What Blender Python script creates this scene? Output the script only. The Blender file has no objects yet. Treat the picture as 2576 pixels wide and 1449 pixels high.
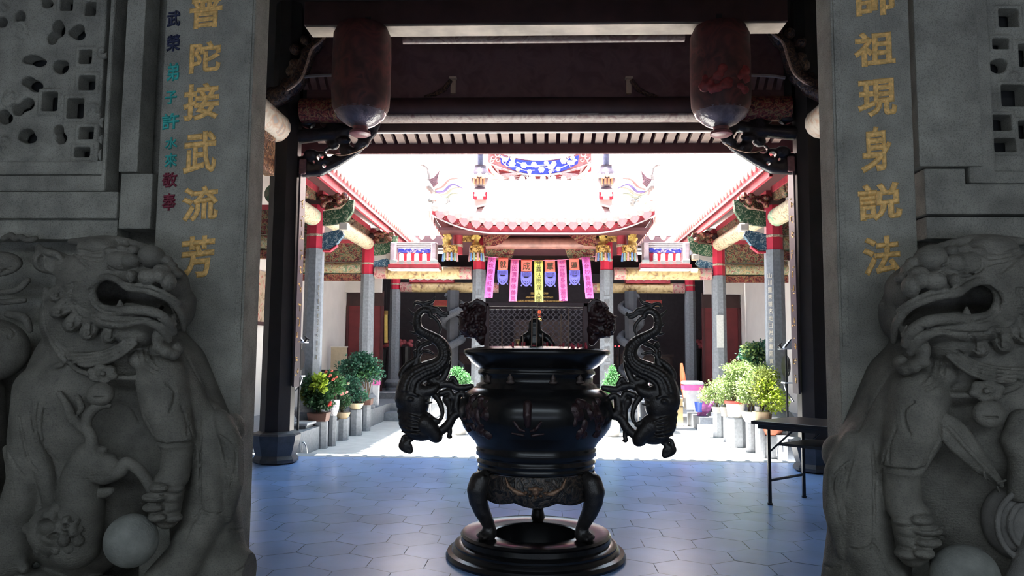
import bpy, math, random
import numpy as np
from mathutils import Vector, Matrix
random.seed(7)
SC = bpy.context.scene
COL = SC.collection

# ------------------------------------------------------------------ camera
CAM_H, FPX, IW, IH = 1.5, 1900.0, 2576, 1449
_yaw, _pitch, _roll = math.radians(2.25), math.radians(4.93), math.radians(0.47)
_fw = np.array([-math.sin(_yaw) * math.cos(_pitch), math.cos(_yaw) * math.cos(_pitch), math.sin(_pitch)])
_r0 = np.array([math.cos(_yaw), math.sin(_yaw), 0.0])
_u0 = np.cross(_r0, _fw)
_rt = math.cos(_roll) * _r0 + math.sin(_roll) * _u0
_up = -math.sin(_roll) * _r0 + math.cos(_roll) * _u0
_C = np.array([0.0, 0.0, CAM_H])
cd = bpy.data.cameras.new('camera'); cam = bpy.data.objects.new('camera', cd); COL.objects.link(cam)
cd.sensor_fit = 'HORIZONTAL'; cd.sensor_width = 36.0; cd.lens = 36.0 * FPX / IW
cd.clip_start = 0.05; cd.clip_end = 300
cam.matrix_world = Matrix(((_rt[0], _up[0], -_fw[0], 0), (_rt[1], _up[1], -_fw[1], 0), (_rt[2], _up[2], -_fw[2], CAM_H), (0, 0, 0, 1)))
SC.camera = cam


def at(px, py, Y):
    """world point seen at a pixel of the 2576x1449 photograph, at distance Y along the temple axis"""
    d = _rt * (px - IW / 2) + _up * (IH / 2 - py) + _fw * FPX
    return _C + d * (Y / d[1])


def onz(px, py, z=0.0):
    d = _rt * (px - IW / 2) + _up * (IH / 2 - py) + _fw * FPX
    return _C + d * ((z - CAM_H) / d[2])


# ------------------------------------------------------------------ light
w = bpy.data.worlds.new('sky'); SC.world = w; w.use_nodes = True
nt = w.node_tree; nt.nodes.clear()
wo = nt.nodes.new('ShaderNodeOutputWorld'); bg = nt.nodes.new('ShaderNodeBackground')
tc = nt.nodes.new('ShaderNodeTexCoord'); sx = nt.nodes.new('ShaderNodeSeparateXYZ'); cr = nt.nodes.new('ShaderNodeValToRGB')
nt.links.new(tc.outputs['Generated'], sx.inputs[0]); nt.links.new(sx.outputs['Z'], cr.inputs[0])
cr.color_ramp.elements[0].position = 0.0; cr.color_ramp.elements[0].color = (0.86, 0.93, 0.96, 1)
cr.color_ramp.elements[1].position = 0.7; cr.color_ramp.elements[1].color = (0.60, 0.80, 1.0, 1)
nt.links.new(cr.outputs[0], bg.inputs[0]); bg.inputs[1].default_value = 4.2
nt.links.new(bg.outputs[0], wo.inputs[0])
sl = bpy.data.lights.new('sun', 'SUN'); sl.energy = 54.0; sl.angle = math.radians(0.6); sl.color = (1.0, 0.955, 0.90)
sun = bpy.data.objects.new('sun', sl); COL.objects.link(sun)
sun.rotation_euler = Vector((0.105, -0.008, -1.0)).to_track_quat('-Z', 'Y').to_euler()
SC.view_settings.view_transform = 'Standard'; SC.view_settings.look = 'None'
SC.view_settings.gamma = 1.0; SC.view_settings.use_curve_mapping = False
SC.view_settings.exposure = 0.2
cy = SC.cycles
cy.max_bounces = 7; cy.diffuse_bounces = 4; cy.glossy_bounces = 3; cy.transmission_bounces = 4; cy.transparent_max_bounces = 8
cy.caustics_reflective = False; cy.caustics_refractive = False
cy.sample_clamp_indirect = 20.0
cy.use_adaptive_sampling = True; cy.adaptive_threshold = 0.02
cy.use_denoising = True


# ------------------------------------------------------------------ materials
def lin(c):
    if isinstance(c, str):
        c = [int(c[i:i + 2], 16) / 255 for i in (0, 2, 4)]
        c = [x / 12.92 if x <= 0.04045 else ((x + 0.055) / 1.055) ** 2.4 for x in c]
    return tuple(c)


MATS = {}


def M(name, col, rough=0.6, metal=0.0, var=0.12, scale=9.0, bump=0.0, bscale=60.0, spec=0.5, emit=0.0, coat=0.0, detail=4.0):
    if name in MATS: return MATS[name]
    c = lin(col)
    m = bpy.data.materials.new(name); m.use_nodes = True
    n = m.node_tree; p = n.nodes['Principled BSDF']; L = n.links
    p.inputs['Roughness'].default_value = rough; p.inputs['Metallic'].default_value = metal
    p.inputs['Specular IOR Level'].default_value = spec; p.inputs['Coat Weight'].default_value = coat
    t = n.nodes.new('ShaderNodeTexCoord')
    z = n.nodes.new('ShaderNodeTexNoise'); z.inputs['Scale'].default_value = scale; z.inputs['Detail'].default_value = detail
    L.new(t.outputs['Object'], z.inputs['Vector'])
    r = n.nodes.new('ShaderNodeValToRGB')
    r.color_ramp.elements[0].position = 0.3; r.color_ramp.elements[1].position = 0.7
    r.color_ramp.elements[0].color = tuple(x * (1 - var) for x in c) + (1,)
    r.color_ramp.elements[1].color = tuple(min(1, x * (1 + var)) for x in c) + (1,)
    L.new(z.outputs['Fac'], r.inputs[0]); L.new(r.outputs[0], p.inputs['Base Color'])
    if emit:
        L.new(r.outputs[0], p.inputs['Emission Color']); p.inputs['Emission Strength'].default_value = emit
    if bump:
        z2 = n.nodes.new('ShaderNodeTexNoise'); z2.inputs['Scale'].default_value = bscale; z2.inputs['Detail'].default_value = 3
        L.new(t.outputs['Object'], z2.inputs['Vector'])
        b = n.nodes.new('ShaderNodeBump'); b.inputs['Strength'].default_value = bump; b.inputs['Distance'].default_value = 0.01
        L.new(z2.outputs['Fac'], b.inputs['Height']); L.new(b.outputs[0], p.inputs['Normal'])
    MATS[name] = m
    return m


def MP(name, stops, scale=10.0, warp=1.0, rough=0.55, metal=0.0, bump=0.25, kind='noise', stretch=(1, 1, 1)):
    """painted / carved pattern: warped noise bands through a stepped colour ramp; stops = [(position, colour), ...]"""
    if name in MATS: return MATS[name]
    m = bpy.data.materials.new(name); m.use_nodes = True
    n = m.node_tree; p = n.nodes['Principled BSDF']; L = n.links
    p.inputs['Roughness'].default_value = rough; p.inputs['Metallic'].default_value = metal
    t = n.nodes.new('ShaderNodeTexCoord'); mp = n.nodes.new('ShaderNodeMapping'); mp.inputs['Scale'].default_value = stretch
    L.new(t.outputs['Object'], mp.inputs[0])
    if kind == 'voronoi':
        z = n.nodes.new('ShaderNodeTexVoronoi'); z.inputs['Scale'].default_value = scale; out = z.outputs['Distance']
    elif kind == 'wave':
        z = n.nodes.new('ShaderNodeTexWave'); z.inputs['Scale'].default_value = scale; z.inputs['Distortion'].default_value = 6 * warp
        z.inputs['Detail'].default_value = 2; z.inputs['Detail Scale'].default_value = 1.5; out = z.outputs['Fac']
    else:
        z = n.nodes.new('ShaderNodeTexNoise'); z.inputs['Scale'].default_value = scale; z.inputs['Detail'].default_value = 2.5
        z.inputs['Distortion'].default_value = warp; out = z.outputs['Fac']
    L.new(mp.outputs[0], z.inputs['Vector'])
    r = n.nodes.new('ShaderNodeValToRGB'); e = r.color_ramp.elements
    e[0].position = stops[0][0]; e[0].color = lin(stops[0][1]) + (1,)
    e[1].position = stops[-1][0]; e[1].color = lin(stops[-1][1]) + (1,)
    for pos, c in stops[1:-1]:
        x = e.new(pos); x.color = lin(c) + (1,)
    L.new(out, r.inputs[0]); L.new(r.outputs[0], p.inputs['Base Color'])
    if bump:
        b = n.nodes.new('ShaderNodeBump'); b.inputs['Strength'].default_value = bump; b.inputs['Distance'].default_value = 0.02
        L.new(out, b.inputs['Height']); L.new(b.outputs[0], p.inputs['Normal'])
    MATS[name] = m
    return m


# ------------------------------------------------------------------ scene tree
def props(o, label=None, cat=None, group=None, kind=None):
    for k, v in (('label', label), ('category', cat), ('group', group), ('kind', kind)):
        if v: o[k] = v
    return o


def thing(name, label, cat, loc=(0, 0, 0), group=None, kind=None):
    o = bpy.data.objects.new(name, None); COL.objects.link(o)
    o.location = tuple(float(x) for x in loc); o.empty_display_size = 0.1
    return props(o, label, cat, group, kind)


def origin_of(o):
    v = Vector((0, 0, 0))
    while o is not None:
        v = v + o.location; o = o.parent
    return v


def kids(o):
    return [c for c in COL.objects if c.parent == o]


def copy_tree(o, parent=None, cache=None):
    c = o.copy(); COL.objects.link(c); c.parent = parent
    for k in [x for x in list(o.children)]:
        copy_tree(k, c)
    return c


class MB:
    """collects vertices and faces in world coordinates; build() links them as one mesh object"""
    def __init__(s): s.v = []; s.f = []

    def add(s, vs, fs):
        b = len(s.v); s.v.extend([tuple(map(float, x)) for x in vs]); s.f.extend([tuple(i + b for i in f) for f in fs]); return s

    def box(s, lo, hi, rot=None, piv=None):
        (a, b, c), (d, e, f) = lo, hi
        vs = [(a, b, c), (d, b, c), (d, e, c), (a, e, c), (a, b, f), (d, b, f), (d, e, f), (a, e, f)]
        if rot is not None:
            p = Vector(piv if piv is not None else [(x + y) / 2 for x, y in zip(lo, hi)])
            vs = [tuple(rot @ (Vector(x) - p) + p) for x in vs]
        return s.add(vs, [(0, 3, 2, 1), (4, 5, 6, 7), (0, 1, 5, 4), (1, 2, 6, 5), (2, 3, 7, 6), (3, 0, 4, 7)])

    def cbox(s, c, size, rot=None):
        return s.box([x - y / 2 for x, y in zip(c, size)], [x + y / 2 for x, y in zip(c, size)], rot)

    def lathe(s, prof, c=(0, 0, 0), n=32, ang=0.0, sweep=None, close=True):
        """prof = [(r, z), ...] about a vertical axis at c"""
        k = len(prof); vs = []
        for i in range(n):
            a = ang + 2 * math.pi * i / n
            for r, z in prof: vs.append((c[0] + r * math.cos(a), c[1] + r * math.sin(a), c[2] + z))
        fs = []
        for i in range(n):
            j = (i + 1) % n
            for q in range(k - 1): fs.append((i * k + q, j * k + q, j * k + q + 1, i * k + q + 1))
        if close:
            if prof[0][0] > 1e-6: fs.append(tuple(i * k for i in range(n))[::-1])
            if prof[-1][0] > 1e-6: fs.append(tuple(i * k + k - 1 for i in range(n)))
        return s.add(vs, fs)

    def tube(s, pts, rad, n=8, closed=False, cap=True, flat=None):
        """flat=(axis, factor): squash the ring along a world axis"""
        P = [Vector(p) for p in pts]; m = len(P)
        R = rad if isinstance(rad, (list, tuple, np.ndarray)) else [rad] * m
        vs = []; fs = []; prev = None
        for i in range(m):
            t = (P[(i + 1) % m] - P[i - 1]) if closed else (P[min(i + 1, m - 1)] - P[max(i - 1, 0)])
            if t.length < 1e-9: t = Vector((0, 0, 1))
            t.normalize()
            if prev is None:
                a = Vector((0, 1, 0)) if abs(t.y) < 0.9 else Vector((1, 0, 0))
            else: a = prev
            u = (a - t * a.dot(t)); u = u.normalized() if u.length > 1e-6 else t.orthogonal().normalized(); prev = u; v = t.cross(u)
            for k in range(n):
                g = 2 * math.pi * (k + 0.5) / n
                d = (u * math.cos(g) + v * math.sin(g)) * R[i]
                if flat: d[flat[0]] *= flat[1]
                vs.append(tuple(P[i] + d))
        for i in range(m if closed else m - 1):
            j = (i + 1) % m
            for k in range(n):
                l = (k + 1) % n; fs.append((i * n + k, i * n + l, j * n + l, j * n + k))
        if cap and not closed:
            fs.append(tuple(range(n))[::-1]); fs.append(tuple((m - 1) * n + k for k in range(n)))
        return s.add(vs, fs)

    def prism(s, poly, o, u, v, d):
        """polygon (a, b) laid on o + a*u + b*v, extruded by the vector d"""
        o, u, v, d = Vector(o), Vector(u), Vector(v), Vector(d); k = len(poly)
        a = [o + u * p[0] + v * p[1] for p in poly]; b = [x + d for x in a]
        fs = [tuple(range(k))[::-1], tuple(range(k, 2 * k))] + [(i, (i + 1) % k, k + (i + 1) % k, k + i) for i in range(k)]
        return s.add([tuple(x) for x in a + b], fs)

    def ball(s, c, r, n=12, m=8):
        r = (r, r, r) if not isinstance(r, (tuple, list)) else r
        vs = [(c[0], c[1], c[2] - r[2])]; fs = []
        for i in range(1, m):
            t = -math.pi / 2 + math.pi * i / m
            for k in range(n):
                a = 2 * math.pi * k / n
                vs.append((c[0] + r[0] * math.cos(t) * math.cos(a), c[1] + r[1] * math.cos(t) * math.sin(a), c[2] + r[2] * math.sin(t)))
        vs.append((c[0], c[1], c[2] + r[2])); T = len(vs) - 1
        for k in range(n): fs.append((0, 1 + (k + 1) % n, 1 + k))
        for i in range(m - 2):
            for k in range(n):
                a = 1 + i * n + k; b = 1 + i * n + (k + 1) % n; fs.append((a, b, b + n, a + n))
        for k in range(n): fs.append((T, 1 + (m - 2) * n + k, 1 + (m - 2) * n + (k + 1) % n))
        return s.add(vs, fs)

    def grid(s, G):
        """G[i][j] points -> quads"""
        h = len(G); k = len(G[0])
        return s.add([p for row in G for p in row], [(i * k + j, i * k + j + 1, (i + 1) * k + j + 1, (i + 1) * k + j) for i in range(h - 1) for j in range(k - 1)])

    def build(s, name, mat, parent=None, smooth=False, bevel=0.0, origin=None, solid=0.0, sub=0):
        if not s.v:
            raise ValueError('empty mesh ' + name)
        me = bpy.data.meshes.new(name)
        V = np.array(s.v, float)
        if parent is not None:
            o0 = np.array(origin_of(parent))
        elif origin is not None:
            o0 = np.array(origin, float)
        else:
            lo, hi = V.min(0), V.max(0); o0 = np.array([(lo[0] + hi[0]) / 2, (lo[1] + hi[1]) / 2, lo[2]])
        me.from_pydata((V - o0).tolist(), [], s.f); me.update()
        ob = bpy.data.objects.new(name, me); COL.objects.link(ob)
        if parent is not None: ob.parent = parent
        else: ob.location = o0.tolist()
        me.materials.append(mat)
        if smooth:
            me.polygons.foreach_set('use_smooth', [True] * len(me.polygons))
            if smooth != 'all':
                try: me.set_sharp_from_angle(angle=math.radians(float(smooth) if smooth is not True else 40))
                except Exception: pass
        if solid:
            q = ob.modifiers.new('thick', 'SOLIDIFY'); q.thickness = solid; q.offset = 0
        if bevel:
            q = ob.modifiers.new('bevel', 'BEVEL'); q.width = bevel; q.segments = 2; q.limit_method = 'ANGLE'; q.angle_limit = math.radians(40)
        if sub:
            q = ob.modifiers.new('sub', 'SUBSURF'); q.levels = q.render_levels = sub
        return ob


def structure(name, mb, mat, **k):
    return props(mb.build(name, mat, **k), kind='structure')


def spline(pts, n=8, closed=False):
    """Catmull-Rom through points of any dimension"""
    P = [np.array(p, float) for p in pts]; m = len(P); out = []
    for i in range(m if closed else m - 1):
        if closed: a, b, c, d = P[i - 1], P[i], P[(i + 1) % m], P[(i + 2) % m]
        else: a, b, c, d = P[max(i - 1, 0)], P[i], P[i + 1], P[min(i + 2, m - 1)]
        for k in range(n):
            t = k / n
            out.append(0.5 * (2 * b + (c - a) * t + (2 * a - 5 * b + 4 * c - d) * t * t + (3 * b - a - 3 * c + d) * t ** 3))
    if not closed: out.append(P[-1])
    return out


# ------------------------------------------------------------------ writing
_GL = {}


def glyph(ch, puff=0.02, depth=0.02):
    key = (ch, puff, depth)
    if key not in _GL:
        c = bpy.data.curves.new('writing', 'FONT'); c.body = ch; c.size = 1.0; c.extrude = depth; c.bevel_depth = puff; c.bevel_resolution = 0; c.resolution_u = 3
        o = bpy.data.objects.new('writing', c); COL.objects.link(o)
        dg = bpy.context.evaluated_depsgraph_get(); e = o.evaluated_get(dg); me = e.to_mesh()
        vs = np.array([v.co[:] for v in me.vertices], float); fs = [tuple(p.vertices) for p in me.polygons]
        e.to_mesh_clear(); bpy.data.objects.remove(o); bpy.data.curves.remove(c)
        lo, hi = vs.min(0), vs.max(0); vs[:, 0] -= (lo[0] + hi[0]) / 2; vs[:, 1] -= (lo[1] + hi[1]) / 2
        _GL[key] = (vs, fs)
    return _GL[key]


def write(mb, ch, c, u, v, nrm, w, h, puff=0.02, depth=0.02, slant=0.0):
    """one character of width w, height h centred at c on the plane (u, v), facing nrm"""
    vs, fs = glyph(ch, puff, depth)
    ex = vs[:, 0].max() - vs[:, 0].min(); ey = vs[:, 1].max() - vs[:, 1].min()
    s = min(w / max(ex, 1e-6), h / max(ey, 1e-6)) if min(ex, ey) < 0.5 else None
    a = vs[:, 0] * (s or w / ex); b = vs[:, 1] * (s or h / ey) + slant * a
    d = vs[:, 2] * h
    c, u, v, nrm = (np.array(x, float) for x in (c, u, v, nrm))
    mb.add((c + a[:, None] * u + b[:, None] * v + d[:, None] * nrm).tolist(), fs)


# ------------------------------------------------------------------ sculpting with distance fields
class Sculpt:
    def __init__(s, lo, hi, vox):
        s.lo = np.array(lo, float); s.vox = vox; s.n = np.ceil((np.array(hi, float) - s.lo) / vox).astype(int) + 1
        s.F = np.full(s.n, 9.0, np.float32)

    def _sub(s, lo, hi):
        a = np.clip(np.floor((np.array(lo) - s.lo) / s.vox).astype(int), 0, s.n); b = np.clip(np.ceil((np.array(hi) - s.lo) / s.vox).astype(int) + 1, 0, s.n)
        if np.any(b <= a): return None
        ax = [s.lo[i] + s.vox * np.arange(a[i], b[i], dtype=np.float32) for i in range(3)]
        return tuple(slice(a[i], b[i]) for i in range(3)), ax[0][:, None, None], ax[1][None, :, None], ax[2][None, None, :]

    def _put(s, sl, d, k, cut):
        A = s.F[sl]; d = d.astype(np.float32)
        if cut:
            d = -d
            if k > 0:
                h = np.maximum(k - np.abs(A - d), 0) / k; s.F[sl] = np.maximum(A, d) + h * h * k / 4
            else: s.F[sl] = np.maximum(A, d)
        elif k > 0:
            h = np.maximum(k - np.abs(A - d), 0) / k; s.F[sl] = np.minimum(A, d) - h * h * k / 4
        else: s.F[sl] = np.minimum(A, d)

    def ball(s, c, r, k=0.0, cut=False, rot=None):
        r = np.array([r] * 3 if np.isscalar(r) else r, float); m = r.max() + k + 4 * s.vox
        g = s._sub([x - m for x in c], [x + m for x in c])
        if g is None: return s
        sl, x, y, z = g; x = x - c[0]; y = y - c[1]; z = z - c[2]
        if rot is not None:
            x, y, z = (rot[i][0] * x + rot[i][1] * y + rot[i][2] * z for i in range(3))
        k0 = np.sqrt((x / r[0]) ** 2 + (y / r[1]) ** 2 + (z / r[2]) ** 2); k1 = np.sqrt((x / r[0] ** 2) ** 2 + (y / r[1] ** 2) ** 2 + (z / r[2] ** 2) ** 2)
        s._put(sl, np.where(k1 > 1e-9, k0 * (k0 - 1) / np.maximum(k1, 1e-9), -r.min()), k, cut); return s

    def cap(s, pts, rad, k=0.0, cut=False):
        P = [np.array(p, float) for p in pts]; R = [rad] * len(P) if np.isscalar(rad) else list(rad)
        lo = np.min([p - r for p, r in zip(P, R)], 0) - k - 4 * s.vox; hi = np.max([p + r for p, r in zip(P, R)], 0) + k + 4 * s.vox
        g = s._sub(lo, hi)
        if g is None: return s
        sl, x, y, z = g; D = None
        for i in range(len(P) - 1):
            a, b = P[i], P[i + 1]; ab = b - a; L = max(float(ab @ ab), 1e-12)
            t = np.clip(((x - a[0]) * ab[0] + (y - a[1]) * ab[1] + (z - a[2]) * ab[2]) / L, 0, 1)
            d = np.sqrt((x - a[0] - t * ab[0]) ** 2 + (y - a[1] - t * ab[1]) ** 2 + (z - a[2] - t * ab[2]) ** 2) - (R[i] + (R[i + 1] - R[i]) * t)
            D = d if D is None else np.minimum(D, d)
        s._put(sl, D, k, cut); return s

    def box(s, c, h, rd=0.0, k=0.0, cut=False, rot=None):
        m = float(np.linalg.norm(h)) + k + 4 * s.vox
        g = s._sub([x - m for x in c], [x + m for x in c])
        if g is None: return s
        sl, x, y, z = g; x = x - c[0]; y = y - c[1]; z = z - c[2]
        if rot is not None:
            x, y, z = (rot[i][0] * x + rot[i][1] * y + rot[i][2] * z for i in range(3))
        x = np.abs(x) - h[0] + rd; y = np.abs(y) - h[1] + rd; z = np.abs(z) - h[2] + rd
        d = np.sqrt(np.maximum(x, 0) ** 2 + np.maximum(y, 0) ** 2 + np.maximum(z, 0) ** 2) + np.minimum(np.maximum(np.maximum(x, y), z), 0) - rd
        s._put(sl, d, k, cut); return s

    def mesh(s):
        """surface nets"""
        F = s.F.copy(); F[0] = F[-1] = 9; F[:, 0] = F[:, -1] = 9; F[:, :, 0] = F[:, :, -1] = 9
        I = F < 0; n = s.n
        C = np.zeros(n - 1, np.int8)
        for i in (0, 1):
            for j in (0, 1):
                for k in (0, 1): C += I[i:n[0] - 1 + i, j:n[1] - 1 + j, k:n[2] - 1 + k]
        cells = np.argwhere((C > 0) & (C < 8)); N = len(cells)
        ids = np.full(n - 1, -1, np.int64); ids[tuple(cells.T)] = np.arange(N)
        acc = np.zeros((N, 3)); cnt = np.zeros(N)
        for ax in range(3):
            o1, o2 = [a for a in range(3) if a != ax]
            for i in (0, 1):
                for j in (0, 1):
                    a = cells.copy(); a[:, o1] += i; a[:, o2] += j; b = a.copy(); b[:, ax] += 1
                    fa = F[tuple(a.T)]; fb = F[tuple(b.T)]; q = (fa < 0) != (fb < 0)
                    t = np.clip(fa[q] / (fa[q] - fb[q]), 0, 1); p = a[q].astype(float); p[:, ax] += t
                    acc[q] += p; cnt[q] += 1
        V = s.lo + s.vox * acc / cnt[:, None]; fs = []
        for ax in range(3):
            o1, o2 = (ax + 1) % 3, (ax + 2) % 3
            sa = [slice(None)] * 3; sb = [slice(None)] * 3; sa[ax] = slice(0, n[ax] - 1); sb[ax] = slice(1, n[ax])
            A = I[tuple(sa)]; B = I[tuple(sb)]
            e = np.argwhere(A != B); e = e[(e[:, o1] > 0) & (e[:, o2] > 0)]
            ins = A[tuple(e.T)]
            q = []
            for i, j in ((-1, -1), (0, -1), (0, 0), (-1, 0)):
                c = e.copy(); c[:, o1] += i; c[:, o2] += j; q.append(ids[tuple(c.T)])
            Q = np.stack(q, 1); Q[~ins] = Q[~ins][:, ::-1]; fs.append(Q)
        return V, np.concatenate(fs)

    def build(s, name, mat, parent=None, relax=1):
        V, Q = s.mesh()
        mb = MB(); mb.v = V.tolist(); mb.f = [tuple(x) for x in Q.tolist()]
        ob = mb.build(name, mat, parent, smooth='all')
        if relax:
            q = ob.modifiers.new('smooth', 'SMOOTH'); q.factor = 0.5; q.iterations = relax
        return ob
# ================================================================== materials used all over
stone = M('porch_stone', (0.245, 0.235, 0.200), 0.8, var=0.22, scale=7, bump=0.55, bscale=130, detail=9)
lionstone = M('lion_stone', (0.138, 0.128, 0.106), 0.75, var=0.28, scale=9, bump=0.5, bscale=110, detail=9)
ballstone = M('ball_stone', (0.20, 0.20, 0.178), 0.75, var=0.22, scale=14, bump=0.5, bscale=90, detail=8)
_n = lionstone.node_tree; _b = _n.nodes['Principled BSDF'].inputs['Normal'].links[0].from_node      # chisel marks: fine level striations
_t = _n.nodes.new('ShaderNodeTexCoord'); _m = _n.nodes.new('ShaderNodeMapping'); _m.inputs['Scale'].default_value = (14, 14, 150)
_z = _n.nodes.new('ShaderNodeTexNoise'); _z.inputs['Scale'].default_value = 1.0; _z.inputs['Detail'].default_value = 3; _c = _n.nodes.new('ShaderNodeBump'); _c.inputs['Strength'].default_value = .45; _c.inputs['Distance'].default_value = .008
_n.links.new(_t.outputs['Object'], _m.inputs[0]); _n.links.new(_m.outputs[0], _z.inputs['Vector']); _n.links.new(_z.outputs['Fac'], _c.inputs['Height']); _n.links.new(_c.outputs[0], _b.inputs['Normal'])
def speckle(m, scale, lo, amount):                     # dark mineral grains and broad weather stains
    n = m.node_tree; P = n.nodes['Principled BSDF']; src = P.inputs['Base Color'].links[0].from_socket; t = n.nodes.new('ShaderNodeTexCoord')
    for sc_, a, b, lo_ in ((scale, .36, .50, lo), (1.7, .38, .62, amount)):
        z = n.nodes.new('ShaderNodeTexNoise'); z.inputs['Scale'].default_value = sc_; z.inputs['Detail'].default_value = 5; n.links.new(t.outputs['Object'], z.inputs['Vector'])
        r = n.nodes.new('ShaderNodeMapRange'); r.inputs['From Min'].default_value = a; r.inputs['From Max'].default_value = b; r.inputs['To Min'].default_value = lo_; r.inputs['To Max'].default_value = 1.08; n.links.new(z.outputs['Fac'], r.inputs['Value'])
        x = n.nodes.new('ShaderNodeMix'); x.data_type = 'RGBA'; x.blend_type = 'MULTIPLY'; x.inputs[0].default_value = 1; n.links.new(src, x.inputs[6]); n.links.new(r.outputs[0], x.inputs[7]); src = x.outputs[2]
    n.links.new(src, P.inputs['Base Color'])
speckle(stone, 150, .74, .78); speckle(lionstone, 150, .80, .78)
darkgap = M('recess_shade', (0.02, 0.02, 0.02), 0.9)
gold = M('gold_leaf', (0.72, 0.44, 0.15), 0.45, 0.2, var=0.3, scale=60, bump=0.3, bscale=200)
teal = M('teal_paint', (0.03, 0.33, 0.30), 0.6, var=0.3, scale=40)
navy = M('navy_paint', (0.012, 0.016, 0.05), 0.6, var=0.3, scale=40)
crimson = M('crimson_paint', (0.15, 0.010, 0.028), 0.6, var=0.3, scale=40)
floor_m = M('floor_tile', (0.215, 0.37, 0.70), 0.28, var=0.15, scale=1.6, bump=0.06, bscale=25, spec=0.4)
grout = M('floor_grout', (0.11, 0.14, 0.20), 0.7)
court_m = M('court_stone', (0.55, 0.55, 0.53), 0.8, var=0.1, scale=5, bump=0.2)
kerb_m = M('kerb_stone', (0.34, 0.37, 0.40), 0.6, var=0.12, scale=6, bump=0.2)
greystone = M('column_granite', (0.20, 0.215, 0.24), 0.7, var=0.18, scale=22, bump=0.25, bscale=120, detail=8)
palestone = M('pale_granite', (0.40, 0.42, 0.44), 0.7, var=0.12, scale=22, bump=0.2, bscale=120)
wood = M('dark_timber', (0.040, 0.018, 0.018), 0.5, var=0.3, scale=4, bump=0.2, bscale=20)
woodblk = M('black_timber', (0.014, 0.011, 0.012), 0.42, var=0.3, scale=4, bump=0.15, bscale=20)
red = M('red_paint', (0.50, 0.022, 0.055), 0.45, var=0.1, scale=5)
redtrim = M('red_eave_paint', (0.42, 0.05, 0.07), 0.5, var=0.2, scale=9, bump=0.15, bscale=30)
white_line = M('white_trim', (0.60, 0.57, 0.56), 0.5)
plaster = M('white_plaster', (0.66, 0.63, 0.59), 0.85, var=0.04, scale=3)
tile = M('roof_tile', (0.80, 0.66, 0.60), 0.55, var=0.08, scale=12)
tileend = M('tile_end', (0.66, 0.42, 0.38), 0.55, var=0.12, scale=20, bump=0.3, bscale=60)
lacquer = M('black_lacquer', (0.009, 0.009, 0.010), 0.22, var=0.2, scale=6, spec=0.4)
bronze = M('dark_bronze', (0.030, 0.026, 0.025), 0.34, 0.25, var=0.35, scale=25, bump=0.25, bscale=90)
steel = M('steel', (0.55, 0.56, 0.58), 0.3, 0.9)
beam_paint = MP('beam_painting', [(0.30, (0.16, 0.12, 0.08)), (0.42, (0.45, 0.36, 0.22)), (0.50, (0.62, 0.53, 0.36)), (0.60, (0.55, 0.44, 0.28)), (0.70, (0.25, 0.18, 0.12))], 7, 2.0, 0.5, bump=0.05)
old_paint = MP('faded_beam_painting', [(0.30, (0.13, 0.065, 0.06)), (0.45, (0.21, 0.15, 0.135)), (0.55, (0.27, 0.215, 0.19)), (0.70, (0.14, 0.08, 0.075))], 5, 2.0, 0.5, bump=0.05)
carve_dark = MP('carved_dark_wood', [(0.35, (0.012, 0.008, 0.010)), (0.48, (0.05, 0.022, 0.02)), (0.55, (0.16, 0.09, 0.05)), (0.62, (0.03, 0.012, 0.012))], 14, 1.5, 0.3, bump=0.9)
carve_gold = MP('carved_gilt', [(0.32, (0.06, 0.02, 0.015)), (0.46, (0.42, 0.24, 0.06)), (0.6, (0.85, 0.58, 0.20)), (0.7, (0.18, 0.08, 0.03))], 16, 1.2, 0.35, 0.3, bump=0.9)
carve_red = MP('carved_red_wood', [(0.35, (0.03, 0.008, 0.010)), (0.5, (0.22, 0.03, 0.03)), (0.58, (0.30, 0.20, 0.09)), (0.68, (0.05, 0.012, 0.014))], 15, 1.5, 0.45, bump=0.8)
green_scroll = MP('green_scroll_paint', [(0.40, (0.018, 0.075, 0.035)), (0.52, (0.025, 0.11, 0.05)), (0.55, (0.62, 0.60, 0.42)), (0.585, (0.03, 0.09, 0.05))], 9, 2.5, 0.5, bump=0.1)
blue_scroll = MP('blue_scroll_paint', [(0.40, (0.02, 0.07, 0.12)), (0.52, (0.03, 0.12, 0.19)), (0.55, (0.62, 0.66, 0.62)), (0.585, (0.03, 0.09, 0.16))], 9, 2.5, 0.5, bump=0.1)
multi_carve = MP('painted_carving', [(0.33, (0.04, 0.012, 0.014)), (0.44, (0.20, 0.03, 0.035)), (0.50, (0.35, 0.28, 0.14)), (0.56, (0.06, 0.12, 0.07)), (0.66, (0.10, 0.02, 0.022))], 11, 1.8, 0.5, bump=0.7)

X, Yv, Z = np.eye(3)

# ================================================================== ground
FL_Y1 = 11.2
mb = MB(); mb.box((-12, -8, -0.3), (12, FL_Y1 - 0.32, -0.012)); structure('ground', mb, grout)
mb = MB(); R6 = 0.235                                    # hexagonal paving of the hall
dx, dy = R6 * math.sqrt(3), R6 * 1.5
r = R6 * 0.988
for j in range(int((FL_Y1 - 0.34 - 4.2) / dy) + 2):
    for i in range(-18, 19):
        cx = (i + 0.5 * (j % 2)) * dx; cyy = 4.45 + j * dy
        pts = [(cx + r * math.sin(math.pi / 3 * k), min(cyy + r * math.cos(math.pi / 3 * k), FL_Y1 - 0.33)) for k in range(6)]
        if cyy - r > FL_Y1 - 0.35: continue
        hz = random.uniform(-0.0007, 0.0007)
        mb.add([(x, y, hz) for x, y in pts][::-1], [tuple(range(6))])
fm = floor_m.node_tree; P = fm.nodes['Principled BSDF']; gi = fm.nodes.new('ShaderNodeNewGeometry')
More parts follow.
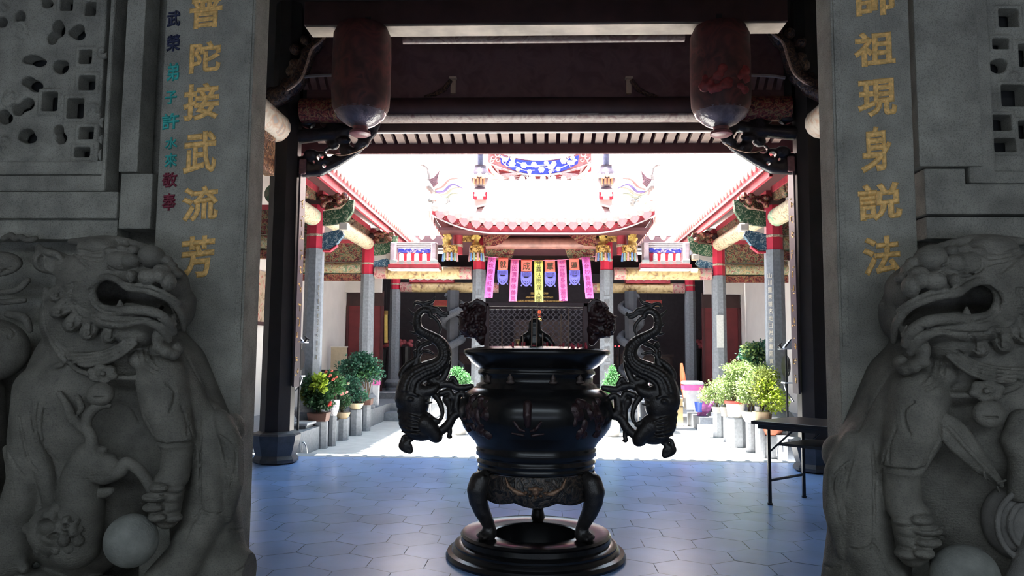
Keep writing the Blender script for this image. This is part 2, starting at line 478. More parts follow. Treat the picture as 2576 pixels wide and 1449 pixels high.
rr = fm.nodes.new('ShaderNodeMapRange'); rr.inputs['To Min'].default_value = 0.90; rr.inputs['To Max'].default_value = 1.08
fm.links.new(gi.outputs['Random Per Island'], rr.inputs['Value'])
src = P.inputs['Base Color'].links[0].from_socket
mx = fm.nodes.new('ShaderNodeMix'); mx.data_type = 'RGBA'; mx.blend_type = 'MULTIPLY'; mx.inputs[0].default_value = 1.0
fm.links.new(src, mx.inputs[6]); fm.links.new(rr.outputs[0], mx.inputs[7]); fm.links.new(mx.outputs[2], P.inputs['Base Color'])
structure('floor', mb, floor_m)
mb = MB()
for i in range(-8, 8):
    for j in range(9):
        mb.box((i * .8 + .004, -3.6 + j * .87, -.02), (i * .8 + .796, -3.6 + j * .87 + .862, 0.0))
structure('porch_floor', mb, M('porch_granite', (0.24, 0.23, 0.21), .75, var=.2, scale=12, bump=.3))
mb = MB()
for i in range(-6, 6):
    mb.box((i * 1.25 + 0.004, FL_Y1 - 0.33, -0.15), (i * 1.25 + 1.246, FL_Y1, 0.0))
structure('kerb', mb, kerb_m)
mb = MB(); mb.box((-9, FL_Y1, -0.4), (9, 30, -0.06)); structure('courtyard_floor', mb, court_m)
for s, nm in ((-1, 'left'), (1, 'right')):
    mb = MB(); a, b = sorted((s * 3.56, s * 6.4)); mb.box((a, FL_Y1, -0.06), (b, 30, 0.30)); structure('platform_floor_' + nm, mb, greystone)
    mb = MB(); a, b = sorted((s * 3.16, s * 3.56)); mb.box((a, 17.2, -0.06), (b, 17.9, 0.12)); a, b = sorted((s * 2.5, s * 3.56)); mb.box((a, 17.9, -0.06), (b, 19.5, 0.30))
    structure('stone_step_' + nm, mb, greystone)
mb = MB(); mb.box((-5.4, 19.5, -0.06), (5.4, 30, 0.45)); mb.box((-2.0, 15.9, -0.06), (2.0, 19.5, 0.30)); mb.box((-2.25, 15.6, -0.06), (2.25, 15.9, 0.12)); structure('hall_step', mb, greystone)

# ================================================================== porch in front of the stone wall
WY = 4.2                                              # front face of the stone wall
xL, xR = -1.66, 1.61                                  # the doorway
mb = MB()
mb.box((-6.2, WY + 0.19, 0), (-2.14, WY + 0.5, 7.2))
structure('wall_left', mb, stone)
mb = MB(); mb.box((2.10, WY + 0.19, 0), (6.2, WY + 0.5, 7.2)); structure('wall_right', mb, stone)
mb = MB(); mb.box((-2.2, WY - 0.02, 3.95), (2.2, WY + 0.4, 7.2)); structure('wall_front', mb, stone)
for s, nm in ((-1, 'left'), (1, 'right')):
    mb = MB(); a, b = sorted((s * 5.6, s * 6.2)); mb.box((a, -3.2, 0), (b, WY + 0.1, 5.2)); structure('porch_wall_' + nm, mb, stone)
mb = MB(); mb.box((-12, -8.5, 0), (12, -8.0, 5.2)); structure('street_blocker', mb, M('blocker_dark', (0.12, 0.11, 0.10), 0.9))  # unseen wall added behind the camera to cut low sky light
mb = MB(); mb.box((-6.2, -3.2, 4.9), (6.2, WY + 0.1, 5.2)); structure('porch_ceiling', mb, wood)

# flat stone bands and ledges round the two carved windows
def wl(px, py, Y=WY): return at(px, py, Y)
def pbox(mb, x0, y0, x1, y1, Yf, Yb):
    a = wl(x0, y1, Yf); b = wl(x1, y0, Yf); mb.box((a[0], Yf, a[2]), (b[0], Yb, b[2]))

mb = MB()
pbox(mb, 297, -330, 384, 432, 4.175, 4.34); pbox(mb, 297, 436, 384, 575, 4.185, 4.34)
pbox(mb, -700, 482, 296, 548, 4.18, 4.34); pbox(mb, -700, 552, 296, 600, 4.215, 4.34)
structure('trim_1', mb, stone, bevel=0.006)
mb = MB()
pbox(mb, 2314, -330, 2440, 418, 4.175, 4.34); pbox(mb, 2330, 424, 2428, 538, 4.182, 4.34); pbox(mb, 2428, 462, 3300, 538, 4.19, 4.34); pbox(mb, 2332, 546, 3300, 600, 4.215, 4.34)
structure('trim_2', mb, stone, bevel=0.006)


# carved lattice windows: the slab with its holes, and the moulded frame round it
def lattice(nm, label, side, holes, frame_rects, x0, x1, y0, y1):
    root = thing(nm, label, 'window', wl((x0 + x1) / 2, y1, 4.25), kind='structure')
    a = wl(x0, y1, 4.25); b = wl(x1, y0, 4.25)
    S = Sculpt((a[0] - 0.03, 4.19, a[2] - 0.03), (b[0] + 0.03, 4.36, b[2] + 0.03), 0.0075)
    S.box(((a[0] + b[0]) / 2, 4.285, (a[2] + b[2]) / 2), ((b[0] - a[0]) / 2, 0.05, (b[2] - a[2]) / 2), 0.004)
    rnd = random.Random(5 + side)
    pts = []
    for i in range(150):                                # scrolls and leaves in low relief over the slab
        px, py = rnd.uniform(x0, x1), rnd.uniform(y0, y1)
        if any(abs(px - h[0]) < h[2] * 0.75 + 6 and abs(py - h[1]) < h[3] * 0.75 + 6 for h in holes): continue
        n = rnd.randint(5, 9); a0 = rnd.uniform(0, 6.28); rr = rnd.uniform(9, 20)
        crv = [wl(px + rr * (1 - 0.75 * k / n) * math.cos(a0 + k * 0.75), py + rr * (1 - 0.75 * k / n) * math.sin(a0 + k * 0.75), 4.231) for k in range(n)]
        S.cap(crv, [0.017 - 0.008 * k / n for k in range(n)], 0.006)
    for h in holes:
        c = wl(h[0], h[1], 4.24); sc = 4.26 / 1900
        if len(h) > 4:
            for k in range(3):
                q = wl(h[0] + rnd.uniform(-.3, .3) * h[2], h[1] + rnd.uniform(-.3, .3) * h[3], 4.26)
                S.ball(q, (h[2] * 0.36 * sc, 0.17, h[3] * 0.33 * sc), 0.012, True)
        else:
            S.box(c, (h[2] / 2 * sc + 0.02, 0.018, h[3] / 2 * sc + 0.02), 0.002, 0.002)          # raised rim
            S.box(c, (h[2] / 2 * sc, 0.012, h[3] / 2 * sc), 0.0, 0.0)
            S.box(c, (h[2] / 2 * sc, 0.2, h[3] / 2 * sc), 0.004, 0.003, True)
    S.build('lattice_panel', stone, root, 1)
    mb = MB()
    for f in frame_rects: pbox(mb, *f)
    mb.build('frame', stone, root, bevel=0.012)
    mb = MB(); mb.box((a[0] - 0.05, 4.365, a[2] - 0.05), (b[0] + 0.05, 4.38, b[2] + 0.05)); mb.build('shade_backing', darkgap, root)  # near-black sheet stands in for the shade behind the holes


LH = [(231, 24, 30, 38), (171, 11, 35, 40), (122, 6, 35, 30, 1), (218, 145, 35, 38), (148, 83, 40, 55, 1), (205, 83, 45, 40, 1), (158, 178, 42, 50, 1), (222, 210, 45, 40),
      (81, 214, 52, 40, 1), (94, 160, 54, 36, 1), (193, 274, 46, 54), (128, 257, 42, 52), (64, 272, 48, 48, 1), (220, 336, 40, 32), (156, 342, 36, 42, 1), (79, 349, 56, 38, 1),
      (210, 384, 42, 26), (13, 56, 35, 28, 1), (53, 38, 32, 40, 1), (20, 300, 40, 40, 1), (-60, 330, 40, 40), (-50, 230, 44, 44), (-40, 120, 44, 44, 1), (60, -60, 50, 50), (160, -70, 50, 50, 1)]
lattice('window_1', 'grey stone lattice window with carved holes beside the wall lion holding a ball', 0, LH,
        [(262, -330, 296, 480, 4.19, 4.34), (-700, 404, 262, 440, 4.21, 4.34), (-700, 440, 262, 481, 4.19, 4.34)], -420, 284, -220, 416)
RH = [(2534, 47, 50, 48), (2514, 112, 40, 28), (2508, 165, 52, 46, 1), (2546, 242, 60, 56), (2516, 310, 50, 40), (2525, 366, 54, 34), (2580, 141, 40, 60), (2580, 328, 40, 46), (2640, 60, 46, 46), (2650, 230, 46, 46, 1), (2640, 380, 40, 30)]
lattice('window_2', 'grey stone lattice window with square holes above the wall lion with the carved coin', 1, RH,
        [(2441, -330, 2470, 460, 4.19, 4.34), (2470, 428, 3300, 461, 4.195, 4.34)], 2452, 3150, -220, 440)


# ------------------------------------------------------------------ couplet pilasters with their carved characters
def pilaster(nm, label, x0, x1, chars, small, colx):
    root = thing(nm, label, 'pilaster', ((x0 + x1) / 2, 4.25, 0))
    mb = MB(); mb.box((x0, 4.15, 0), (x1, 4.37, 3.95)); mb.build('shaft', stone, root, bevel=0.008)
    mb = MB(); a, b = sorted((x0 if colx > 0 else x1, (x0 if colx > 0 else x1) + (0.06 if colx > 0 else -0.06)))
    mb.box((a + 0.012, 4.140, 1.55), (b - 0.012, 4.151, 3.6)); mb.build('edge_moulding', stone, root, bevel=0.004)
    for ch, px, py, pw, ph, m in chars:
        c = at(px, py, 4.146); s = 4.146 / 1900; mb = MB()
        vs, fs = glyph(ch, 0.034, 0.004); ex = np.ptp(vs[:, 0]); ey = np.ptp(vs[:, 1])
        a = vs[:, 0] * pw * s / ex; b = vs[:, 1] * ph * s / ey + 0.10 * a
        P = c[None] + a[:, None] * X + b[:, None] * Z - (vs[:, 2] * 0.16)[:, None] * Yv
        mb.add(P.tolist(), fs); mb.build('carved_character', m, root)
    return root


G = gold
pilaster('couplet_pilaster', 'grey stone pilaster with a column of gilt characters and smaller coloured ones beside it', at(384, 700, 4.15)[0], xL,
         [('普', 518, 27, 88, 96, G), ('陀', 516, 143, 84, 84, G), ('接', 506, 256, 96, 100, G), ('武', 503, 383, 88, 112, G), ('流', 503, 512, 96, 92, G), ('芳', 496, 647, 90, 110, G),
          ('武', 437, 47, 36, 44, navy), ('榮', 436, 108, 38, 46, navy), ('弟', 435, 181, 34, 50, teal), ('子', 430, 245, 32, 36, teal), ('許', 429, 305, 46, 44, teal), ('水', 431, 360, 34, 32, teal), ('來', 430, 403, 34, 38, teal),
          ('敬', 427, 453, 42, 40, crimson), ('奉', 425, 508, 38, 46, crimson), ('補', 522, -80, 84, 90, G), ('自', 524, -190, 70, 90, G)], 0, -1)
pilaster('couplet_pilaster', 'grey stone pilaster with one column of gilt characters only, behind the folding table side', xR, at(2312, 700, 4.15)[0],
         [('師', 2203, -4, 100, 92, G), ('祖', 2200, 122, 104, 92, G), ('現', 2207, 246, 98, 98, G), ('身', 2204, 375, 78, 118, G), ('説', 2214, 507, 108, 96, G), ('法', 2218, 643, 94, 98, G)], 0, 1)

# ================================================================== the entrance hall
mb = MB()                                             # roof of the hall: a slope down to the courtyard eave, closed over the doorway
G0 = [(-6.6, 4.3, 7.0), (-6.6, 6.6, 8.6), (-6.6, 10.05, 6.6), (-6.6, 11.05, 4.80)]
mb.grid([[(x, y, z) for (_, y, z) in G0] for x in (-6.6, 6.6)]); mb.grid([[(x, y, z + 0.25) for (_, y, z) in G0] for x in (-6.6, 6.6)])
structure('ceiling', mb, woodblk)
for s, nm in ((-1, 'left'), (1, 'right')):
    mb = MB(); a, b = sorted((s * 6.2, s * 6.5)); mb.box((a, WY + 0.1, 0), (b, 11.2, 8.2)); structure('hall_wall_' + nm, mb, plaster)
    mb = MB(); a, b = sorted((s * 5.3, s * 5.5)); mb.box((a, 11.2, 0.3), (b, 21.9, 5.4)); structure('corridor_wall_' + nm, mb, plaster)
    mb = MB(); a, b = sorted((s * 5.5, s * 6.5)); mb.box((a, 11.1, 0), (b, 11.2, 5.6)); structure('return_wall_' + nm, mb, plaster)

def beam(name, label, p0, p1, r, mat, cat='beam', n=16, mid=None, sq=1.0, endmat=None, group=None):
    p0, p1 = Vector(p0), Vector(p1)
    root = thing(name, label, cat, (p0 + p1) / 2 - Vector((0, 0, r)), group=group)
    a, b = p0.lerp(p1, 0.12), p0.lerp(p1, 0.88)
    for q0, q1, nm, m in ((p0, a, 'beam_end', endmat or mat), (a, b, 'beam_body', mat), (b, p1, 'beam_end', endmat or mat)):
        m2 = MB(); m2.tube([q0, q1], r, n, flat=None); m2.build(nm, m, root, smooth=True)
    return root


YB = 10.15
maroon = M('beam_shade_maroon', (0.060, 0.028, 0.028), .55, var=.25, scale=4)  # maroon darkened to carry the shade on the beam sides
lowb = beam('cross_beam', 'faded painted beam low over the hall, below the dark carved board', (-3.35, YB, 4.84), (3.35, YB, 4.84), 0.17, maroon, endmat=carve_red)
mb = MB(); mb.grid([[(x, YB + .174 * math.sin(t), 4.84 - .174 * math.cos(t)) for t in np.linspace(-.95, .95, 12)] for x in np.linspace(-2.5, 2.5, 21)]); mb.build('lit_painted_underside', old_paint, lowb, smooth=True, solid=.006)  # painted design, lightened to look lit from below
root = thing('cross_beam', 'flat-bottomed beam, underside coloured as lit, high up between the two hall columns', 'beam', (0, 8.6, 5.2))
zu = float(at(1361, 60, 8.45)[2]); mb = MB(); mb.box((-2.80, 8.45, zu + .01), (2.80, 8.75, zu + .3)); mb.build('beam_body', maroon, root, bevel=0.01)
mb = MB(); mb.box((-2.78, 8.455, zu - .012), (2.78, 8.745, zu + .009)); mb.build('lit_painted_underside', M('underside_lit_cream', (0.36, 0.30, 0.25), .6, var=.35, scale=3, detail=6), root)  # pale plate puts the light from below into the underside colour
mb = MB(); mb.tube([(-1.7, 8.85, zu - .01), (1.7, 8.85, zu - .01)], 0.05, 10); mb.build('round_rail', old_paint, root, smooth=True)
for x in (-2.04, 2.02):
    mb = MB(); mb.cbox((x, 8.5, zu + .02), (0.07, 0.12, 0.16)); mb.build('iron_strap', woodblk, root)
root = thing('carved_board', 'large dark carved board hung between the two painted beams over the hall', 'board', (0, YB + 0.12, 5.0))
mb = MB(); mb.box((-3.3, YB + 0.04, 4.98), (3.3, YB + 0.08, 6.15)); mb.build('board_face', MP('dim_board', [(0.35, (0.11, 0.052, 0.056)), (0.55, (0.16, 0.082, 0.084)), (0.7, (0.12, 0.06, 0.064))], 4, 1, 0.5, bump=0.3), root)
for x in (-2.2, 2.2):
    mb = MB(); mb.box((x - 0.03, YB, 4.99), (x + 0.03, YB + 0.04, 6.0)); mb.build('panel_strip', woodblk, root)
for s in (-1, 1):
    mb = MB(); c = at(1361 + s * 222, 205, YB - 0.05)
    mb.cbox((c[0], YB + 0.0, c[2] + 0.06), (0.10, 0.1, 0.025)); mb.cbox((c[0], YB + 0.03, c[2] - 0.05), (0.07, 0.06, 0.2)); mb.build('hanger_tag', M('faded_orange', (0.50, 0.36, 0.26), 0.6), root)
    mb = MB(); mb.tube([(c[0] - s * -0.03, YB - 0.02, c[2] + 0.03), (c[0] + s * 0.12, YB - 0.02, c[2] - 0.1), (c[0] + s * 0.25, YB - 0.02, c[2] - 0.17), (c[0] + s * 0.4, YB, c[2] - 0.19)], [0.03, 0.035, 0.03, 0.01], 8); mb.build('dragon_bracket', carve_dark, root, smooth=True)
    mb = MB(); c = at(1361 + s * 122, 281, YB - 0.2); mb.cbox((c[0], YB - 0.12, c[2]), (0.25, 0.04, 0.025)); mb.build('lamp_bracket', white_line, root)
mb = MB(); mb.box((-3.5, YB + 0.19, 4.60), (3.5, YB + 0.24, 4.74)); props(mb.build('underboard', wood), 'plain dark board under the low painted beam of the hall', 'board')
mb = MB(); mb.box((-3.7, 7.3, 5.28), (3.7, 7.6, 5.8)); props(mb.build('tie_beam', woodblk, bevel=0.03), 'black square beam nearest the doorway, high over the hall', 'beam')
# eave of the hall: rafters, batten and the broad eave board
root = thing('hall_eave', 'underside of the hall eave with pale rafters and a broad dark red board', 'eave', (0, 10.8, 4.5))
raf = M('pale_rafter', (0.25, 0.175, 0.15), 0.6, var=0.2, scale=5)
for i in range(40):
    x = -3.35 + i * 0.172
    mb = MB(); mb.add([(x, 10.45, 4.70), (x + 0.112, 10.45, 4.70), (x + 0.112, 11.0, 4.60), (x, 11.0, 4.60), (x, 10.45, 4.77), (x + 0.112, 10.45, 4.77), (x + 0.112, 11.0, 4.67), (x, 11.0, 4.67)],
                      [(0, 3, 2, 1), (4, 5, 6, 7), (0, 1, 5, 4), (1, 2, 6, 5), (2, 3, 7, 6), (3, 0, 4, 7)])
    mb.build('rafter', raf, root)
mb = MB(); mb.box((-3.5, 10.40, 4.60), (3.5, 10.46, 4.65)); mb.build('batten', white_line, root)
mb = MB(); mb.box((-6.4, 10.99, 4.46), (6.4, 11.06, 4.79)); mb.box((-6.4, 10.3, 4.775), (6.4, 11.05, 4.80)); mb.build('eave_board', M('eave_maroon', (0.10, 0.03, 0.035), 0.55, var=0.15), root)
mb = MB()
for i in range(48):
    mb = MB(); x = -6.2 + i * 0.262; mb.tube([(x, 10.9, 4.86), (x, 11.16, 4.74)], 0.055, 8); mb.build('eave_tile', tile, root, smooth=True)
pass


# ------------------------------------------------------------------ hall columns
def gold_line(root, x0, x1, y, z0, z1, n, seed, face):
    """a vertical line of small gilt characters on a board"""
    rnd = random.Random(seed); txt = '佛光普照慈悲濟世靈山法雨祖德流芳'
    return


HC = [(-1, -3.585, 10.25), (1, 3.60, 10.15)]
for s, cx, cyy in HC:
    side = 'at the left of the burner hall' if s < 0 else 'beside the folding table'
    root = thing('hall_column', ('black octagonal timber column on a drum base, beside the potted flowers' if s < 0 else 'black octagonal timber column on a drum base, behind the folding table'), 'column', (cx, cyy, 0))
    mb = MB(); mb.lathe([(0.225, 0.40), (0.205, 4.0), (0.20, 6.4)], (cx, cyy, 0), 8, math.pi / 8); mb.build('shaft', woodblk, root)
    mb = MB(); mb.lathe([(0.25, 0), (0.30, 0.02), (0.30, 0.06), (0.265, 0.11), (0.29, 0.2), (0.315, 0.30), (0.325, 0.375), (0.31, 0.40), (0.23, 0.43)], (cx, cyy, 0), 8, math.pi / 8)
    mb.build('base', M('base_stone_dark', (0.05, 0.055, 0.065), 0.5, var=0.2, scale=12, bump=0.2), root)
    mb = MB(); bx = cx - s * 0.225
    mb.box((min(bx, bx - s * 0.025), cyy - 0.10, 1.02 if s < 0 else 1.0), (max(bx, bx - s * 0.025), cyy + 0.13, 3.95)); brd = mb.build('couplet_board', M('board_purple', (0.065, 0.045, 0.055), 0.45, var=0.1), root)
    for k, ch in enumerate('三寶殿中觀自在' if False else ''): pass
    mb = MB(); mb.cbox((cx - s * 0.26, cyy, 4.06), (0.1, 0.16, 0.22)); mb.build('bracket_block', M('pink_block', (0.22, 0.10, 0.10), 0.5, var=0.3, scale=20), root, bevel=0.02)
    rnd = random.Random(3 + s)
    for k in range(11):                               # the gilt strokes of the couplet, seen edge-on
        zc = 3.55 - k * 0.235; m2 = MB()
        for q in range(4):
            a = zc + rnd.uniform(-0.06, 0.06); b = cyy + rnd.uniform(-0.05, 0.06); ww = rnd.uniform(0.03, 0.07)
            m2.cbox((bx - s * 0.028, b, a), (0.008, ww if q < 3 else 0.012, 0.012 if q < 3 else 0.07))
        m2.build('gilt_character', gold, brd)
    # fretwork spandrel under the beam
    root = thing('carved_spandrel', ('black openwork spandrel between beam and column over the potted flowers' if s < 0 else 'black openwork spandrel between beam and column over the folding table'), 'spandrel', (cx - s * 0.6, cyy, 4.1))
    S = Sculpt(((min(cx, cx - s * 1.35)) - 0.05, cyy - 0.14, 3.78), (max(cx, cx - s * 1.35) + 0.05, cyy + 0.14, 4.85), 0.016)
    rnd = random.Random(11)
    for k in range(26):
        t = rnd.random() ** 0.8; u = rnd.random(); xx = cx - s * (0.22 + 0.95 * t); zt = 4.72; zb = 3.98 + 0.42 * t ** 1.3; zz = zb + (zt - zb) * u
        S.ball((xx, cyy + rnd.uniform(-.04, .04), zz), (rnd.uniform(.06, .12), .07, rnd.uniform(.05, .1)), 0.03)
    S.cap([(cx - s * 0.2, cyy, 3.98), (cx - s * 0.5, cyy, 4.02), (cx - s * 0.72, cyy, 4.12), (cx - s * 1.0, cyy, 4.3), (cx - s * 1.22, cyy, 4.55), (cx - s * 1.3, cyy, 4.74)], [.06, .08, .06, .055, .05, .04], 0.02)
    S.cap([(cx - s * 0.2, cyy, 4.5), (cx - s * 0.7, cyy, 4.55), (cx - s * 1.25, cyy, 4.66)], [.10, .09, .06], 0.03)
    for (a, b, r_) in ((0.62, 4.26, .055), (0.5, 4.19, .05), (0.98, 4.43, .045), (0.56, 4.07, .03)):
        S.cap([(cx - s * a, cyy - .2, b), (cx - s * a, cyy + .2, b)], r_, 0.01, True)
    S.build('fretwork', M('spandrel_black', (0.016, 0.013, 0.017), 0.3, var=0.4, scale=30, bump=0.3), root)
    mb = MB(); mb.tube([tuple(p) for p in spline([(cx - s * 0.62, cyy - 0.13, 4.25), (cx - s * 0.8, cyy - 0.13, 4.20), (cx - s * 1.0, cyy - 0.13, 4.24), (cx - s * 1.15, cyy - 0.13, 4.32)], 5)], 0.012, 6)
    mb.build('vine', M('gilt_dull', (0.20, 0.12, 0.08), 0.35, 0.3), root, smooth=True)
    # the beam running from the column back to the stone wall, with its gilt carved panel below
    root = thing('side_beam', ('cream painted beam end with a gilt carved panel below it, by the doorway beside the gilt and coloured characters' if s < 0 else 'cream painted beam end partly behind the pilaster of gilt characters near the folding table'), 'beam', (cx - s * 0.1, 8.6, 4.1))
    bx = cx - s * 0.0
    mb = MB(); mb.tube([(bx, 6.0, 4.50), (bx, cyy - 0.42, 4.50)], 0.20, 14); mb.build('beam_body', MP('cream_beam', [(0.35, (0.42, 0.33, 0.25)), (0.5, (0.58, 0.52, 0.44)), (0.62, (0.48, 0.30, 0.20)), (0.7, (0.35, 0.32, 0.30))], 4, 1.5, 0.5, bump=0.05), root, smooth=True)
    mb = MB(); mb.box((bx - 0.06, 6.0, 3.80), (bx + 0.06, cyy - 0.6, 4.3)); mb.build('carved_panel', MP('gilt_panel', [(0.35, (0.02, 0.008, 0.006)), (0.5, (0.16, 0.06, 0.025)), (0.6, (0.40, 0.22, 0.10)), (0.7, (0.03, 0.01, 0.008))], 12, 1.5, 0.35, 0.2, bump=0.9), root)
    # upper scrolling bracket with gilt edge
    root = thing('dragon_bracket_arm', ('gilt-edged carved bracket arm high up beside the lantern over the potted flowers' if s < 0 else 'gilt-edged carved bracket arm high up beside the lantern on the folding table side'), 'bracket', (cx - s * 0.2, cyy - 0.2, 4.9))
    S = Sculpt((cx - 0.95, cyy - 0.45, 4.75), (cx + 0.95, cyy + 0.1, 6.15), 0.02)
    path = [(0.62, 5.95), (0.50, 5.75), (0.36, 5.62), (0.30, 5.42), (0.22, 5.2), (0.05, 5.05), (-0.15, 4.95)]
    P = [(cx - s * a, cyy - 0.25, b) for a, b in path]
    S.cap(P, [.05, .075, .09, .10, .11, .13, .13], 0.03)
    rnd = random.Random(4)
    for a, b in path[1:]:
        for q in range(3): S.ball((cx - s * (a - rnd.uniform(0.02, 0.22)), cyy - 0.22, b + rnd.uniform(-.08, .08)), rnd.uniform(.05, .085), 0.03)
    S.build('arm', carve_dark, root)
    mb = MB(); mb.tube([tuple(p) for p in spline([(x - s * 0.07, y - 0.10, z + 0.0) for x, y, z in P], 4)], 0.020, 6); mb.build('gilt_edge', M('gilt_dull2', (0.50, 0.33, 0.24), 0.3, 0.2, var=0.6, scale=30), root, smooth=True)

# short vaulted ceiling seen on either side behind the lanterns
for s in (-1, 1):
    rt = thing('vault_ceiling', 'short brown plank vault with a pale rim behind the lantern %s' % ('over the potted flowers' if s < 0 else 'on the folding table side'), 'ceiling', (s * 2.75, 10.0, 5.2), kind='thing')
    f = (lambda px: px) if s < 0 else (lambda px: 2727 - px)
    P = [at(f(px), py, 9.95) for px, py in ((752, 196), (778, 192), (805, 190), (838, 189))]
    mb = MB(); mb.tube([tuple(p) for p in P], .022, 6); mb.build('pale_rim', M('rim_pale', (0.30, 0.25, 0.22), .6), rt)
    for k in range(4):
        a, b = at(f(756 + 22 * k), 195 - 2 * k, 9.97), at(f(770 + 22 * k), 194 - 2 * k, 9.97); c_, d_ = at(f(764 + 22 * k), 226, 10.1), at(f(778 + 22 * k), 225, 10.1)
        mb = MB(); mb.add([a, b, d_, c_], [(0, 1, 2, 3)]); mb.build('plank', M('plank_brown', (0.16, 0.08, 0.065), .6, var=.2), rt, solid=.02)
# ================================================================== the two stone lions carved against the wall
def lion(nm, label, right):
    def px2(px, py):
        if not right: return px, py
        return 2250 + (2710 - px - 2250) * 1.15, 610 + (py - 610) * 1.13
    gs = 1.14 if right else 1.0
    hs = 1.0
    def W(px, py, h):
        a, b = px2(px, py); return at(a, b, 4.20 - h * hs)
    def Rr(px, h=0.3): return px * gs * (4.2 - h) / 1900
    c0 = W(250, 1449, 0.2); root = thing(nm, label, 'stone lion', (c0[0], 3.95, 0))
    xa, xb = sorted((W(-150, 900, 0.1)[0], W(655, 1200, 0.0)[0]))
    if right: xb = min(xb, 3.25)
    S = Sculpt((xa, 3.32, 0.0), (xb, 4.23, 2.22 if not right else 2.2), 0.0062)
    def cap(pts, rad, k=0, cut=False): S.cap([W(*p) for p in pts], [Rr(r, pts[min(i, len(pts) - 1)][2]) for i, r in enumerate(rad)] if not np.isscalar(rad) else Rr(rad, pts[0][2]), k, cut)
    sgn = -1 if right else 1
    def ball(p, r, k=0, cut=False, ang=0.0):
        r = r if not np.isscalar(r) else (r, r, r); a = math.radians(ang) * sgn
        rot = [(math.cos(a), 0, -math.sin(a)), (0, 1, 0), (math.sin(a), 0, math.cos(a))] if ang else None
        S.ball(W(*p), tuple(Rr(q, p[2]) for q in (r[0], r[2], r[1])), k, cut, rot)
    def crv(pts, rad, k=0.004, cut=False, n=5):
        P = spline(pts, n); m = len(P)
        R = np.interp(np.linspace(0, 1, m), np.linspace(0, 1, len(rad)), rad) if not np.isscalar(rad) else [rad] * m
        S.cap([W(*p) for p in P], [Rr(r, p[2]) for r, p in zip(R, P)], k, cut)
    # ---- trunk, chest and hindquarters
    ball((235, 1010, .10), (175, 240, 118), .03); ball((215, 1230, .08), (165, 220, 112), .05)
    cap([(380, 870, .16), (430, 960, .16)], [88, 80], .06)
    cap([(440, 930, .10), (500, 1080, .10), (515, 1260, .10), (530, 1450, .08)], [80, 82, 82, 90], .06)
    cap([(520, 1060, .20), (535, 1180, .24), (520, 1285, .22)], [48, 52, 50], .03)                   # hind thigh
    cap([(515, 1300, .23), (470, 1400, .26), (420, 1470, .28)], [48, 50, 60], .025)
    crv([(555, 1050, .25), (585, 1120, .28), (590, 1200, .26), (575, 1300, .2)], [20, 26, 24, 12], .02)
    ball((585, 1080, .17), (30, 40, 40), .03)
    crv([(430, 900, .22), (475, 1000, .25), (510, 1100, .24)], [34, 40, 30], .04)
    ball((290, 1130, .08), (190, 170, 92), .03)                                                     # belly
    cap([(-120, 1000, .05), (-120, 1300, .05)], [120, 130], .04)
    # ---- rough rock underneath
    for px, py, r, h in ((560, 1440, 90, .10), (420, 1530, 110, .16), (250, 1560, 130, .2), (80, 1540, 130, .2), (-60, 1500, 120, .15), (540, 1600, 110, .12), (180, 1650, 160, .18), (400, 1660, 150, .15), (0, 1660, 150, .15)):
        ball((px, py, h), (r, r * .8, r * .8), .03)
    # ---- front legs
    cap([(408, 955, .34), (420, 1035, .37), (443, 1098, .37)], [62, 58, 46], .03)
    cap([(446, 1135, .36), (440, 1195, .38), (412, 1228, .40)], [38, 36, 36], .015)
    for i, (px, py, w) in enumerate(((402, 1226, 26), (390, 1250, 32), (388, 1276, 28), (398, 1300, 22))):
        ball((px, py, .46), (w, 13, 26), .008); ball((px + 34, py + 2, .42), (26, 13, 24), .01)
        ball((px + 12, py + 2, .485), (8, 7, 10), .006)
    cap([(425, 1240, .38), (420, 1300, .38)], [36, 30], .02)
    cap([(110, 985, .26), (85, 1100, .29), (75, 1200, .29), (50, 1300, .26), (20, 1400, .25)], [70, 58, 50, 52, 60], .03)
    crv([(40, 1050, .32), (70, 1110, .34), (110, 1180, .34), (130, 1260, .30)], [12, 22, 24, 20], .015)
    crv([(20, 1130, .30), (45, 1190, .33), (60, 1250, .33), (40, 1320, .3)], [12, 24, 30, 24], .015)
    crv([(-40, 1200, .2), (10, 1330, .28), (60, 1430, .3)], [20, 26, 12], .015)
    # ---- mane, cheek and neck
    ball((250, 800, .22), (150, 125, 88), .03)
    ball((300, 885, .20), (130, 95, 88), .04)
    crv([(118, 730, .30), (122, 800, .32), (138, 860, .34), (165, 905, .36)], [10, 12, 12, 10], .012)
    # ---- head
    ball((285, 715, .30), (135, 105, 110), .03)
    ball((385, 715, .36), (88, 62, 85), .03)
    ball((340, 800, .38), (112, 40, 80), .025)
    ball((450, 770, .26), (36, 60, 60), .03)
    ball((345, 835, .36), (52, 40, 60), .02)
    # open mouth
    for h in (.30, .36, .42, .48, .54, .60, .66):
        cap([(268, 737, h), (290, 742, h)], [35, 31], .004, True)
        cap([(290, 745, h), (330, 745, h), (375, 757, h), (415, 776, h), (446, 800, h)], [26, 21, 20, 19, 11], .004, True)
    # lips
    crv([(243, 708, .50), (268, 696, .53), (298, 706, .55), (322, 724, .575), (360, 729, .575), (398, 741, .56), (430, 757, .52), (456, 790, .44), (462, 830, .36)], [9, 9, 9, 9, 9, 9, 9, 9, 6], .006)
    crv([(300, 712, .57), (335, 716, .59), (380, 722, .59), (425, 743, .55), (452, 762, .49)], [5, 6, 6, 6, 5], .005)
    crv([(243, 708, .50), (232, 735, .49), (246, 768, .50), (285, 782, .53), (340, 780, .56), (385, 785, .555), (420, 806, .51), (436, 835, .44)], [9, 10, 11, 13, 13, 13, 13, 10], .006)
